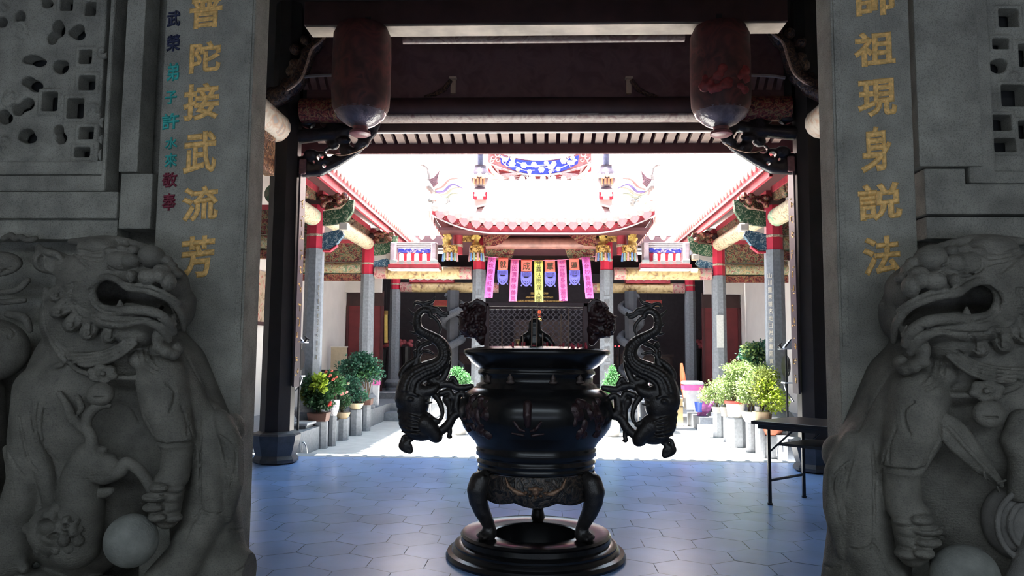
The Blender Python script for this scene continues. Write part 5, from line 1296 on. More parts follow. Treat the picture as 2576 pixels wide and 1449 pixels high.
petal = [M('petal_white', (0.50, 0.48, 0.44), .5), M('petal_sage', (0.34, 0.36, 0.27), .5)]
for k, (px, py, r) in enumerate(((1288, 412, 9), (1290, 399, 7), (1318, 416, 8), (1303, 426, 6), (1343, 414, 7), (1362, 427, 8), (1374, 410, 6), (1393, 412, 7), (1404, 425, 6), (1418, 404, 9), (1432, 409, 6), (1440, 397, 6), (1332, 432, 6), (1384, 432, 5))):
    c = at(px, py, YR - .06); sc_ = r * YR / 1900; mb = MB()
    for q in range(6): mb.ball((c[0] + sc_ * .6 * math.cos(q * 1.047), c[1], c[2] + sc_ * .6 * math.sin(q * 1.047)), (sc_ * .45, .02, sc_ * .45), 8, 5)
    mb.ball((c[0], c[1] - .012, c[2]), (sc_ * .35, .02, sc_ * .35), 8, 5); mb.build('porcelain_flower', petal[k % 2], rd, smooth=True)
for px, py, f in ((1272, 400, 1), (1388, 420, 1), (1436, 408, -1)):     # cranes
    P_ = lambda dx, dy: tuple(at(px + f * dx, py + dy, YR - .06)); k = YR / 1900; mb = MB()
    mb.tube([P_(-9, 3), P_(0, 2), P_(6, 0)], [3 * k, 5 * k, 3 * k], 8); mb.tube([P_(5, 0), P_(9, -5), P_(6, -9), P_(10, -12)], [2 * k, 1.5 * k, 1.4 * k, 1 * k], 6); mb.tube([P_(-1, 4), P_(0, 14)], .8 * k, 5); mb.tube([P_(2, 4), P_(4, 13)], .8 * k, 5); mb.tube([P_(-2, 0), P_(-12, -6), P_(-16, -4)], [4 * k, 2.5 * k, 1 * k], 6)
    mb.build('porcelain_crane', petal[0], rd, smooth=True)
mb = MB()
for pts in ([(1262, 404), (1275, 418), (1300, 420), (1318, 428), (1345, 428)], [(1345, 420), (1372, 420), (1395, 428), (1420, 418), (1450, 404)], [(1300, 408), (1330, 418), (1360, 416), (1400, 414)]): mb.tube([tuple(at(p[0], p[1], YR - .045)) for p in spline(pts, 5)], .012, 5)
mb.build('vine', petal[0], rd)
for s in (-1, 1):
    mb = MB()
    for px, py, r in ((1238, 380, 9), (1250, 388, 8), (1240, 396, 8), (1252, 402, 6), (1236, 404, 6)):
        px = px if s < 0 else 2716 - px
        mb.tube([tuple(at(px + r * (1 - t) * math.cos(6 * t), py + r * (1 - t) * math.sin(6 * t), YR - .03)) for t in np.linspace(0, .85, 12)], .014, 5)
    mb.build('end_scroll', M('scroll_white', (0.50, 0.38, 0.36), .5), rd)
mb = MB(); band(mb, arc(411, 443), arc(430, 462), YR + .02, .2); mb.build('red_frieze', M('frieze_rose', (0.30, 0.045, 0.055), .5, var=.3, scale=10), rd)
figm = M('relief_grey_pink', (0.30, 0.18, 0.18), .5, var=.3, scale=20)
def fig(fn, nm, m):
    S = Sculpt((PX - 1.4, YR - .14, 5.3), (PX + 1.4, YR + .04, 6.1), .012); fn(S); S.build(nm, m, rd)
for s in (-1, 1):
    f = lambda px: px if s < 0 else 2714 - px
    q = YR / 1900
    def fish(S):
        A = lambda px, py: at(f(px), py, YR - .04)
        S.cap([A(1232, 416), A(1240, 432), A(1248, 440)], [3 * q, 5 * q, 6 * q], .02); S.cap([A(1226, 412), A(1234, 426)], 2.5 * q, .01); S.cap([A(1248, 440), A(1262, 446)], [5 * q, 4 * q], .02)
    fig(fish, 'carp_relief', M('carp_orange', (0.62, 0.34, 0.24), .5))
    def bird(S):
        A = lambda px, py: at(f(px), py, YR - .04)
        for k in range(5): S.cap([A(1262, 440 + k), A(1285, 437 + 3 * k), A(1308, 434 + 5 * k)], [3 * q, 2.5 * q, 1 * q], .006)
        for k in range(3): S.cap([A(1255, 436), A(1246 - 4 * k + 6, 424 - 2 * k), A(1262 + 9 * k, 428 + k)], 1.6 * q, .004)
    fig(bird, 'phoenix_relief', figm)
    def crab(S):
        A = lambda px, py: at(f(px), py, YR - .05); S.ball(A(1330, 452), (6 * q, .04, 6 * q), .01)
        for k in range(4): S.cap([A(1330, 452), A(1321 + 6 * k, 464)], 1.3 * q, .004); S.cap([A(1330, 450), A(1320 + 6 * k, 442)], 1.2 * q, .004)
    fig(crab, 'crab_relief', petal[0])
mb = MB(); band(mb, arc(340, 372), arc(362, 394), YR + .15, .2); mb.build('upper_frieze', MP('upper_frieze_paint', [(0.35, (0.36, 0.16, 0.17)), (0.5, (0.55, 0.48, 0.46)), (0.6, (0.16, 0.15, 0.30)), (0.7, (0.45, 0.24, 0.24))], 9, 1.2, .5, bump=.2), rd)
# phoenixes on the corner ridges
for s in (-1, 1):
    ph = thing('roof_phoenix', 'porcelain phoenix with a curling tail on the pavilion roof corner, %s of the tiles' % ('left' if s < 0 else 'right'), 'phoenix', at(1110 if s < 0 else 2716 - 1110, 510, 15.6))
    f = lambda px: px if s < 0 else 2718 - px
    A = lambda px, py, h=0: at(f(px), py, 15.6 - h); q = 15.6 / 1900
    S = Sculpt(np.minimum(A(1055, 520), A(1180, 405)) - .15, np.maximum(A(1055, 520), A(1180, 405)) + .15, .011)
    S.cap([A(1070, 418), A(1076, 424), A(1078, 440), A(1076, 455), A(1080, 470), A(1090, 482)], [3 * q, 3 * q, 4 * q, 5 * q, 9 * q, 7 * q], .02); S.ball(A(1066, 416), (4.5 * q, 3 * q, 3.5 * q), .01); S.cap([A(1062, 415), A(1054, 420)], [2 * q, .6 * q], .004); S.cap([A(1068, 412), A(1066, 405)], [1.6 * q, .6 * q], .003)
    S.cap([A(1086, 484), A(1090, 500), A(1095, 512)], [4 * q, 3 * q, 3 * q], .01)
    S.build('body', M('phoenix_grey', (0.20, 0.18, 0.17), .5, var=.4, scale=30), ph)
    S = Sculpt(np.minimum(A(1075, 480), A(1115, 420)) - .1, np.maximum(A(1075, 480), A(1115, 420)) + .1, .009)
    for k in range(5): S.cap([A(1082 + k, 452 + 5 * k), A(1092 + 2 * k, 448 + 3 * k), A(1106 - 2 * k, 430 + 7 * k)], [4 * q, 3 * q, 1.4 * q], .004)
    S.build('wing', M('phoenix_wing', (0.14, 0.07, 0.085), .5, var=.3, scale=30), ph)
    for k, (m, pts) in enumerate(((M('tail_pink', (0.38, 0.18, 0.16), .5), [(1092, 478), (1112, 470), (1130, 452), (1152, 449)]), (M('tail_violet', (0.14, 0.11, 0.26), .5), [(1094, 482), (1115, 482), (1138, 464), (1164, 474)]), (M('tail_cream', (0.42, 0.30, 0.22), .5), [(1094, 486), (1118, 490), (1138, 476), (1158, 472)]), (M('tail_sage', (0.24, 0.26, 0.20), .5), [(1096, 490), (1120, 498), (1138, 488), (1152, 488)]))):
        P = spline(pts, 7); mb = MB(); mb.tube([tuple(A(*p)) for p in P], list(np.interp(np.linspace(0, 1, len(P)), [0, .5, 1], [2.5 * q, 4 * q, 1.5 * q])), 8); mb.build('tail_feather', m, ph, smooth=True)
    S = Sculpt(A(f(0) and 1105, 512) - .35, A(1105, 512) + .35, .013); rnd = random.Random(8)
    for k in range(22): S.ball(A(1082 + 2.3 * k, 508 + rnd.uniform(-8, 8)), rnd.uniform(.025, .05), .01)
    S.build('cloud_base', M('cloud_grey', (0.17, 0.18, 0.175), .5, var=.4, scale=30), ph)

# ------------------------------------------------------------------ woodwork under the pavilion eave
def carved_box(name, label, cat, px0, py0, px1, py1, Y, d, m, k=None):
    a = at(px0, py1, Y); b = at(px1, py0, Y); mb = MB(); mb.box((a[0], Y, a[2]), (b[0], Y + d, b[2])); o = mb.build(name, m, bevel=.01); return props(o, label, cat)
for s in (-1, 1):
    sd = 'left' if s < 0 else 'right'; f = lambda px: px if s < 0 else 2716 - px
    for k, (px, extra) in enumerate(((1199, 'before the pale column'), (1133, 'at the outer roof corner'))):
        Y = 16.05 if k == 0 else 15.9; q = Y / 1900
        lt = thing('hanging_basket', 'gilt carved hanging basket with coloured tassels %s, %s of the banners' % (extra, sd), 'pendant', at(f(px), 660, Y))
        c = at(f(px), 640, Y)
        A = lambda dx, dy, h=0: at(f(px) + dx, 640 + dy, Y - h)
        mb = MB(); mb.lathe([(.09, -14 * q - .0), (.13, -10 * q), (.125, 2 * q), (.155, 4 * q), (.16, 16 * q), (.15, 22 * q), (.09, 22 * q)], tuple(c), 16); mb.build('basket', carve_gold, lt, smooth=True)
        for j in range(6):
            a = -1.3 + j * .52; x = .15 * math.sin(a); y = -.15 * math.cos(a); mb = MB(); mb.tube([(c[0] + x, c[1] + y, c[2] + .02), (c[0] + x * 1.08, c[1] + y * 1.08, c[2] - .155)], [.018, .024], 6)
            mb.build('tassel', [M('tassel_pink', (0.60, 0.32, 0.34), .6), M('tassel_blue', (0.16, 0.28, 0.60), .6), M('tassel_green', (0.28, 0.42, 0.36), .6)][(j + k) % 3], lt)
        gf = thing('gilt_figure', 'gilt carved figure above the hanging basket %s, %s of the banners' % (extra, sd), 'carving', A(0, -18))
        dxx = (-10 * s * -1 if k else 0); dxx = (s * 8 if k else 0)
        S = Sculpt(A(dxx, -35) - .28, A(dxx, -35) + .28, .011); rnd = random.Random(k + 3 * s + 9)
        for j in range(24): S.ball(A(dxx + rnd.uniform(-10, 10), -35 + rnd.uniform(-18, 16)), rnd.uniform(.02, .045), .008)
        S.ball(A(dxx, -52), .045, .01); S.cap([A(dxx, -46), A(dxx, -22)], [.05, .06], .02); S.build('figure', M('bright_gilt', (0.85, 0.55, 0.15), .4, .1, var=.35, scale=30), gf)
        mb = MB(); a = A(-13 if not k else -11, -19); b = A(13 if not k else 11, -16); mb.box((a[0], Y - .12, min(a[2], b[2])), (b[0], Y + .1, max(a[2], b[2]))); mb.build('ledge', MATS['bright_gilt'], gf)
    p = at(f(1152), 600, 16.1)
    rr_ = thing('hanging_post', 'short round red post with a patterned band under the pavilion eave, %s' % sd, 'post', at(f(1152), 625, 16.1))
    mb = MB(); mb.lathe([(.105, -.35), (.105, .3)], tuple(p), 16); mb.build('post', redtrim, rr_, smooth=True)
    for dz in (-.16, .1):
        mb = MB(); mb.lathe([(.112, dz - .03), (.115, dz), (.112, dz + .03)], tuple(p), 16); mb.build('band', MATS['band_pattern'], rr_)
    x0, x1 = sorted((f(1158), f(1190))); carved_box('openwork_plaque', 'small gilt and red carved panel under the eave between post and figure, %s' % sd, 'panel', x0, 585, x1, 608, 16.1, .06, carve_gold)
    # dark openwork spandrel and lower bracket
    mb = MB(); pts = [(1216, 585), (1285, 585), (1283, 592), (1272, 602), (1262, 612), (1245, 618), (1216, 620)]; pts = [(f(a), b) for a, b in pts]
    P = [at(a, b, 16.0) for a, b in pts]; mb.prism([(p[0], p[2]) for p in P], (0, 16.0, 0), X, Z, (0, .06, 0)); props(mb.build('carved_spandrel', carve_red), 'dark red carved spandrel under the pavilion eave, %s side' % sd, 'spandrel')
    mb = MB(); pts = [(1222, 620), (1296, 620), (1288, 648), (1262, 652), (1240, 655), (1222, 655)]; pts = [(f(a), b) for a, b in pts]
    P = [at(a, b, 16.2) for a, b in pts]; mb.prism([(p[0], p[2]) for p in P], (0, 16.2, 0), X, Z, (0, .06, 0)); props(mb.build('carved_spandrel', multi_carve), 'small gilt carved spandrel below the big red beam, %s side' % sd, 'spandrel')
    # painted beam from the pavilion column to the corridor column and the little roof riding on it
    x0, x1 = sorted((PX + s * 1.55, s * 3.66))
    beam('cross_beam', 'yellow painted beam below the small tiled roof, %s of the pavilion' % sd, (x0, YP, 3.24), (x1, YP, 3.24), .135, MP('beam_yellow', [(0.3, (0.16, 0.08, 0.05)), (0.42, (0.46, 0.32, 0.14)), (0.55, (0.62, 0.47, 0.24)), (0.66, (0.50, 0.36, 0.18)), (0.74, (0.2, 0.09, 0.07))], 5, 1.5, .5, bump=.05), endmat=MP('beam_rose', [(0.4, (0.30, 0.08, 0.09)), (0.5, (0.52, 0.26, 0.24)), (0.6, (0.34, 0.30, 0.22))], 9, 1.5, .5, bump=.05))
    x0, x1 = sorted((s * 1.2, s * 3.95))
    beam('cross_beam', 'yellow painted beam farther back, lower in view, %s of the pavilion' % sd, (x0, 21.0, 3.32), (x1, 21.0, 3.32), .14, MATS['beam_yellow'], endmat=MATS['beam_rose'])
    sr = thing('small_roof', 'small tiled roof with a blue flower panel riding on the beam, %s of the pavilion' % sd, 'roof', at(f(1043), 672, 16.2), kind='thing')
    B = lambda px, py, Y: tuple(at(f(px), py, Y))
    mb = MB(); a = at(min(f(976), f(1104)), 676, 15.95); b = at(max(f(976), f(1104)), 665, 15.95); mb.box((a[0], 15.95, a[2]), (b[0], 16.3, b[2])); mb.build('eave_board', redtrim, sr)
    mb = MB(); a = at(min(f(976), f(1104)), 678, 15.93); b = at(max(f(976), f(1104)), 675.5, 15.93); mb.box((a[0], 15.93, a[2]), (b[0], 16.3, b[2])); mb.build('white_line', white_line, sr)
    mb = MB(); a = at(min(f(980), f(1102)), 664, 15.9); b = at(max(f(980), f(1102)), 658, 15.9); mb.box((a[0], 15.92, a[2]), (b[0], 16.3, a[2] + .05)); mb.build('drip_row', pink, sr)
    mb = MB(); a = at(min(f(985), f(1100)), 662, 16.2); b = at(max(f(985), f(1100)), 610, 16.2); mb.box((a[0], 16.22, a[2]), (b[0], 16.34, b[2])); mb.build('ridge_wall', M('ridge_pale', (0.62, 0.58, 0.60), .5, var=.12, scale=20), sr)
    for k in range(3):
        mb = MB(); a = at(min(f(990), f(1098)), 612 + 5 * k, 16.2); b = at(max(f(990), f(1098)), 610 + 5 * k, 16.2); mb.box((a[0], 16.18, a[2]), (b[0], 16.22, b[2])); mb.build('moulding', white_line, sr)
    mb = MB(); a = at(min(f(1000), f(1083)), 635, 16.15); b = at(max(f(1000), f(1083)), 624, 16.15); mb.box((a[0], 16.17, a[2]), (b[0], 16.22, b[2])); mb.build('blue_panel', MP('small_blue', [(0.42, (0.02, 0.03, 0.40)), (0.52, (0.04, 0.06, 0.30)), (0.56, (0.70, 0.62, 0.66)), (0.62, (0.05, 0.06, 0.25))], 14, 1.2, .5, bump=.3), sr, bevel=.02)
    mb = MB(); a = at(min(f(1002), f(1081)), 655, 16.15); b = at(max(f(1002), f(1081)), 637, 16.15); mb.box((a[0], 16.19, a[2]), (b[0], 16.23, b[2])); mb.build('red_field', red, sr)
    for px in (1010, 1029, 1048, 1068):
        p0 = np.array(B(px, 659, 15.93)); p1 = np.array(B(px, 642, 16.17)); mb = MB(); mb.tube([tuple(p0), tuple(p1)], [.052, .05], 10); mb.build('tile_roll', tile, sr, smooth=True)
        mb = MB(); mb.tube([tuple(p0 - np.array([0, .02, 0])), tuple(p0)], .055, 12); mb.build('tile_end', M('tile_end_grey', (0.36, 0.33, 0.32), .6), sr)
    for px in (990, 1092):
        p = at(f(px), 640, 16.1); mb = MB(); mb.box((p[0] - .055, 15.98, at(f(px), 662, 16.1)[2]), (p[0] + .055, 16.3, at(f(px), 611, 16.1)[2])); mb.build('end_wall', M('end_rose', (0.52, 0.42, 0.46), .5, var=.2, scale=12), sr, bevel=.02)
        mb = MB(); p = at(f(px), 658, 15.95); mb.cbox(tuple(p), (.16, .08, .07)); mb.build('end_block', M('block_grey', (0.36, 0.38, 0.37), .6), sr, bevel=.01)
    lr = thing('small_roof', 'low red eave with a wavy white edge behind the yellow beam, %s of the pavilion' % sd, 'roof', at(f(1090), 712, 20.9), kind='thing')
    a = at(min(f(1030), f(1142)), 713, 20.85); b = at(max(f(1030), f(1142)), 703, 20.85); mb = MB(); mb.box((a[0], 20.85, 3.45), (b[0], 21.15, b[2])); mb.build('eave_board', redtrim, lr)
    for k in range(6):
        p = at(f(1036 + 20 * k), 700, 20.82); mb = MB(); mb.prism([(-.1, .02), (-.06, -.04), (0, -.06), (.06, -.04), (.1, .02)], tuple(p), X, Z, (0, .03, 0)); mb.build('drip_tile', white_line, lr)
    # dragon pillar of the main hall
    dp = thing('dragon_pillar', 'grey stone pillar wound by a carved dragon in the dark hall, %s of the screen' % sd, 'pillar', (s * 2.42, 20.6, .45))
    mb = MB(); octo(mb, s * 2.42, 20.6, .45, 3.2, .17); mb.build('shaft', M('pillar_dark', (0.06, 0.062, 0.072), .7), dp)
    mb = MB(); tt = np.linspace(0, 2.6 * 2 * math.pi, 70); mb.tube([(s * 2.42 + s * .27 * math.cos(t + .6), 20.6 + .27 * math.sin(t + .6), 3.1 - t / tt[-1] * 2.2) for t in tt], list(.05 + .06 * np.sin(np.linspace(.2, 3, 70))), 10); mb.build('coiled_dragon', M('dragon_stone', (0.085, 0.088, 0.10), .6, var=.3, scale=40, bump=.8, bscale=70), dp, smooth=True)
    mb = MB(); mb.box((s * 2.42 - .3, 20.3, .45), (s * 2.42 + .3, 20.9, .7)); mb.build('base', greystone, dp, bevel=.03)

# centre beam, hidden ceiling and the banners
beam('cross_beam', 'swelling reddish beam over the banners in the middle of the pavilion', (PX - 1.22, 16.15, 3.99 - .12), (PX + 1.22, 16.15, 3.99 - .12), .135, M('beam_reddish', (0.26, 0.11, 0.085), .45, var=.35, scale=6))
mb = MB(); mb.box((PX - 1.25, 16.3, 4.02), (PX + 1.25, 16.36, 4.3)); props(mb.build('frieze_board', MP('frieze_dim', [(0.4, (0.05, 0.02, 0.025)), (0.52, (0.16, 0.09, 0.08)), (0.6, (0.06, 0.025, 0.03))], 8, 1.5, .5, bump=.3)), 'dark carved board between pavilion eave and swelling reddish beam', 'board')
YBN = 16.1
cord = thing('bunting_rope', 'thin pink cord from which the nine banners hang between the pavilion columns', 'cord', at(1357, 655, YBN))
mb = MB(); cp = spline([(1218, 645), (1290, 652), (1357, 655), (1424, 653), (1497, 645)], 8); mb.tube([tuple(at(p[0], p[1], YBN)) for p in cp], .006, 6); mb.build('cord', M('cord_pink', (0.80, 0.25, 0.45), .6), cord)
pinkb = M('banner_pink', (0.90, 0.20, 0.62), .7, var=.04); pinkc = M('banner_rose', (0.92, 0.23, 0.46), .7, var=.04); yel = M('banner_yellow', (0.88, 0.86, 0.18), .7, var=.04); orng = M('banner_orange', (0.90, 0.16, 0.12), .7, var=.04); viol = M('banner_violet', (0.17, 0.16, 0.62), .7, var=.06)
inkp = M('ink_plum', (0.38, 0.05, 0.24), .8); ink = M('ink_black', (0.06, 0.05, 0.03), .8)
def banner(label, x0, x1, yt, xb0, xb1, yb, m, txt, im, fan=False):
    r = thing('banner', label, 'banner', at((xb0 + xb1) / 2, yb, YBN), 'banners on the pink cord')
    G = []
    for t in np.linspace(0, 1, 9):
        l, q_ = x0 + (xb0 - x0) * t, x1 + (xb1 - x1) * t; y = yt + (yb - yt) * t; d = .012 * math.sin(3 * t + x0)
        G.append([tuple(at(l + (q_ - l) * k / 3, y + (0 if k < 0 else 0), YBN + d)) for k in range(4)])
    mb = MB(); mb.grid(G); mb.build('cloth', m, r, smooth=True, solid=.004)
    n = len(txt)
    for k, ch in enumerate(txt):
        t = (k + .55) / n if n > 1 else .55; cx = (x0 + x1) / 2 + ((xb0 + xb1) - (x0 + x1)) / 2 * t; y = yt + (yb - yt) * t; d = .012 * math.sin(3 * t + x0); q = YBN / 1900
        wd = (x1 - x0) * (.62 if n > 1 else .68) * q; mb = MB(); write(mb, ch, at(cx, y, YBN + d - .008), X, Z, -Yv, wd, wd * (1.05 if n > 1 else 1.1), .008 if n > 1 else .016, .003); mb.build('character', im, r)
    if fan:
        fr_ = MB(); w = x1 - x0; A = lambda u, v: (at(xb0 + (xb1 - xb0) * u, yb + 36 * v, YBN - .004))
        def strip(pts, wd): fr_.tube([tuple(A(*p)) for p in spline(pts, 4)], wd, 6, flat=(1, .3))
        strip([(.02, 0), (.02, .3), (.03, .6), (.1, .85)], .012); strip([(.98, 0), (.98, .3), (.97, .6), (.9, .85)], .012)
        for u in (.1, .19, .28, .37, .46, .54, .63, .72, .81, .9): strip([(u, .02), (u + (.5 - u) * .1, .35)], .005)
        strip([(.0, .03), (.5, .04), (1, .03)], .006)
        for a in (0, 1):
            m_ = lambda u: u if a == 0 else 1 - u
            strip([(m_(.05), .34), (m_(.25), .5), (m_(.5), .52)], .03); strip([(m_(.06), .42), (m_(.08), .7), (m_(.3), .92), (m_(.5), .99)], .018); strip([(m_(.2), .55), (m_(.32), .75), (m_(.5), .8)], .016); strip([(m_(.08), .9), (m_(.0), 1.02)], .012); strip([(m_(.3), .58), (m_(.5), .64)], .02)
        strip([(.5, .5), (.5, .99)], .014); fr_.build('paper_cut_fringe', viol, r)['label'] = 'violet paper-cut fringe'
banner('bright pink long banner at the left end of the cord', 1228, 1248, 646, 1218, 1239, 749, pinkb, '火坑變成紅蓮池'[:7], inkp)
banner('rose pink long banner between the first two orange ones from the left', 1285, 1306, 652, 1280, 1300, 758, pinkc, '祥因清靜修善業', inkp)
banner('yellow long banner in the middle of the cord', 1344, 1366, 655, 1345, 1367, 760, yel, '甘露法雨潤人間', ink)
banner('rose pink long banner between the two orange ones on the right', 1402, 1424, 653, 1407, 1428, 757, pinkc, '辛苦離身登蓮登', inkp)
banner('bright pink long banner at the right end of the cord', 1463, 1484, 646, 1473, 1494, 751, pinkb, '觀音妙智佛自在', inkp)
banner('orange short banner reading 就 with a violet fringe', 1254, 1279, 648, 1252, 1277, 679, orng, '就', ink, True)
banner('orange short banner reading 成 with a violet fringe', 1311, 1338, 653, 1311, 1337, 683, orng, '成', ink, True)
banner('orange short banner reading 華 with a violet fringe', 1370, 1396, 653, 1371, 1397, 684, orng, '華', ink, True)
banner('orange short banner reading 蓮 with a violet fringe', 1431, 1456, 650, 1433, 1458, 680, orng, '蓮', ink, True)

# ================================================================== the main hall beyond
mb = MB(); mb.box((-9, 26.5, 0), (9, 26.8, 9)); structure('wall_back', mb, M('hall_dark', (0.10, 0.085, 0.10), .8))
for s in (-1, 1):
    mb = MB(); a, b = sorted((s * 5.5, s * 9)); mb.box((a, 20.4, 0), (b, 20.6, 5)); structure('hall_side_' + ('left' if s < 0 else 'right'), mb, plaster)
    mb = MB(); a, b = sorted((s * 7.5, s * 7.8)); mb.box((a, 20.6, 0), (b, 26.5, 6)); structure('gable_wall_' + ('left' if s < 0 else 'right'), mb, wood)
mr = thing('main_hall_roof', 'great sunlit tiled roof of the main hall rising behind the pavilion', 'roof', (0, 23, 4.6), kind='thing')
mb = MB()
prf = [(19.9, 4.62), (21.5, 5.25), (23.5, 6.35), (25.5, 7.9), (27.5, 9.9)]
mb.grid([[(x, y, z) for y, z in prf] for x in np.linspace(-10, 10, 3)]); mb.grid([[(x, y, z - .12) for y, z in prf] for x in np.linspace(-10, 10, 3)]); mb.build('roof_slope', tile, mr)
for i in range(66):
    x = -9.9 + i * .305; mb = MB()
    if abs(x) < 1.2: continue
    mb.tube([(x, y, z + .02) for y, z in prf], .075, 8); mb.build('tile_roll', tile, mr, smooth=True)
mb = MB(); mb.box((-10, 19.88, 4.36), (10, 19.98, 4.60)); mb.build('eave_board', M('eave_dark', (0.12, 0.07, 0.085), .6), mr)  # dark fascia colour along the main roof
for s in (-1, 1):
    for k in range(16):
        x = s * (2.6 + .3 * k); mb = MB(); mb.prism([(-.1, .03), (-.06, -.09), (0, -.13), (.06, -.09), (.1, .03)], (x, 19.86, 4.62), X, Z, (0, .02, 0)); mb.build('drip_tile', pink, mr)
mb = MB(); mb.box((-9, 20.0, 4.3), (9, 26.6, 4.38)); structure('ceiling_hall', mb, wood)
# ================================================================== hanging lanterns of the hall
lan_m = MP('lantern_cloth', [(0.35, (0.05, 0.018, 0.017)), (0.5, (0.085, 0.028, 0.026)), (0.6, (0.14, 0.036, 0.032)), (0.68, (0.065, 0.024, 0.023))], 3.5, 1.5, 0.62, bump=0.15)
wrap = M('plastic_wrap', (0.15, 0.115, 0.13), 0.15, var=.3, scale=12, bump=.8, bscale=25)
for s, px, lab in ((-1, 906, 'tall dark red lantern hung high, with crumpled plastic under it, over the potted flowers'), (1, 1814, 'tall dark red lantern hung high, with a brighter red design, over the folding table')):
    Y = 8.5; c = at(px, 320, Y); q = Y / 1900; root = thing('lantern', lab, 'lantern', c)
    zt = at(px, 72, Y)[2] - c[2]; zm = at(px, 285, Y)[2] - c[2]; R_ = 76 * q
    mb = MB(); mb.lathe([(R_ * .35, zt + .04), (R_ * .85, zt), (R_ * .98, zt - .10), (R_, zt - .35), (R_, zm + .25), (R_ * .97, zm + .08), (R_ * .88, zm)], tuple(c), 32, close=True); mb.build('lantern_body', lan_m, root, smooth=60)
    mb = MB(); mb.lathe([(R_ * .90, zm + .015), (R_ * .80, zm - .05), (R_ * .5, zm - .13), (R_ * .22, zm - .17)], tuple(c), 24, close=False); mb.build('plastic_cover', wrap, root, smooth=True)
    mb = MB(); mb.lathe([(.09, zm - .16), (.085, zm - .20), (.12, zm - .22), (.125, zm - .25), (.09, zm - .27), (.02, zm - .27)], tuple(c), 20); mb.build('bottom_knob', M('knob_red', (0.24, 0.08, 0.09), .35, var=.3, scale=20), root, smooth=True)
    mb = MB(); mb.tube([(c[0], c[1], c[2] + zt), (c[0], c[1], c[2] + zt + .16)], .012, 6); mb.build('hanging_rod', woodblk, root)
    if s > 0:
        S = Sculpt(c + np.array([-.4, -.45, zm]), c + np.array([.4, 0, zm + .75]), .014); rnd = random.Random(4)
        for k in range(26):
            a = rnd.uniform(-.8, .8); z = zm + rnd.uniform(.15, .42); S.ball((c[0] + R_ * math.sin(a), c[1] - R_ * math.cos(a), c[2] + z), (rnd.uniform(.03, .07), .02, rnd.uniform(.03, .06)), .02)
        S.build('red_design', M('lantern_red', (0.22, 0.03, 0.03), .5, var=.4, scale=20), root)

# ================================================================== folding table
tb = thing('folding_table', 'black folding table standing by the right pilaster', 'table', (2.9, 7.5, 0))
L1 = np.array([2.31, 7.86, 0]); u = np.array([.753, .659, 0]); v = np.array([.659, -.753, 0]); ZT = .80
tm = M('table_black', (0.012, 0.012, 0.014), .3, spec=.5); tl = M('table_leg', (0.014, 0.014, 0.016), .4)
A = L1 - .10 * u - .14 * v
def slab(mb, o, a, b, z0, z1, la, lb):
    P = [o, o + a * la, o + a * la + b * lb, o + b * lb]; mb.add([(p[0], p[1], z0) for p in P] + [(p[0], p[1], z1) for p in P], [(0, 3, 2, 1), (4, 5, 6, 7), (0, 1, 5, 4), (1, 2, 6, 5), (2, 3, 7, 6), (3, 0, 4, 7)])
mb = MB(); slab(mb, A, v, u, ZT, ZT + .035, 1.75, .84); mb.build('tabletop', tm, tb, bevel=.006)
mb = MB(); slab(mb, A + .05 * u + .05 * v, v, u, ZT - .045, ZT, 1.65, .74); mb.build('apron_frame', tl, tb)
mb = MB(); slab(mb, A + .1 * u + .25 * v, v, u, ZT - .20, ZT - .175, 1.3, .62); mb.build('lower_shelf', tl, tb)
for dv in (0, 1.4):
    for du in (0, .64):
        p = L1 + du * u + dv * v; mb = MB(); mb.tube([(p[0], p[1], 0.004), (p[0], p[1], ZT - .04)], .021, 4); mb.build('leg', tl, tb)
        mb = MB(); mb.tube([(p[0], p[1], 0.0), (p[0], p[1], 0.02)], .025, 8); mb.build('foot_cap', tm, tb)
    p = L1 + dv * v; q = p + .64 * u; mb = MB(); mb.tube([(p[0], p[1], .24), (q[0], q[1], .24)], .014, 6); mb.build('stretcher', tl, tb)
    sg = 1 if dv == 0 else -1
    for p in (L1 + dv * v, L1 + dv * v + .64 * u):
        e = p + sg * .26 * v; mb = MB(); mb.tube([(p[0], p[1], ZT - .28), (e[0], e[1], ZT - .05)], .010, 6); mb.build('folding_brace', tl, tb)

# ================================================================== pots, plants and the stone posts under them
def leafmat(name, col, var=.45):
    m = M(name, col, .5, var=.25, scale=3)
    n = m.node_tree; P = n.nodes['Principled BSDF']
    if 'leafvar' not in n.nodes:
        g = n.nodes.new('ShaderNodeNewGeometry'); r = n.nodes.new('ShaderNodeMapRange'); r.name = 'leafvar'; r.inputs['To Min'].default_value = 1 - var; r.inputs['To Max'].default_value = 1 + var
        n.links.new(g.outputs['Random Per Island'], r.inputs['Value']); src = P.inputs['Base Color'].links[0].from_socket
        x = n.nodes.new('ShaderNodeMix'); x.data_type = 'RGBA'; x.blend_type = 'MULTIPLY'; x.inputs[0].default_value = 1
        n.links.new(src, x.inputs[6]); n.links.new(r.outputs[0], x.inputs[7]); n.links.new(x.outputs[2], P.inputs['Base Color'])
        tr = n.nodes.new('ShaderNodeBsdfTranslucent'); n.links.new(x.outputs[2], tr.inputs[0]); ms = n.nodes.new('ShaderNodeMixShader'); ms.inputs[0].default_value = .3
        out = n.nodes['Material Output']; n.links.new(P.outputs[0], ms.inputs[1]); n.links.new(tr.outputs[0], ms.inputs[2]); n.links.new(ms.outputs[0], out.inputs[0])
    return m
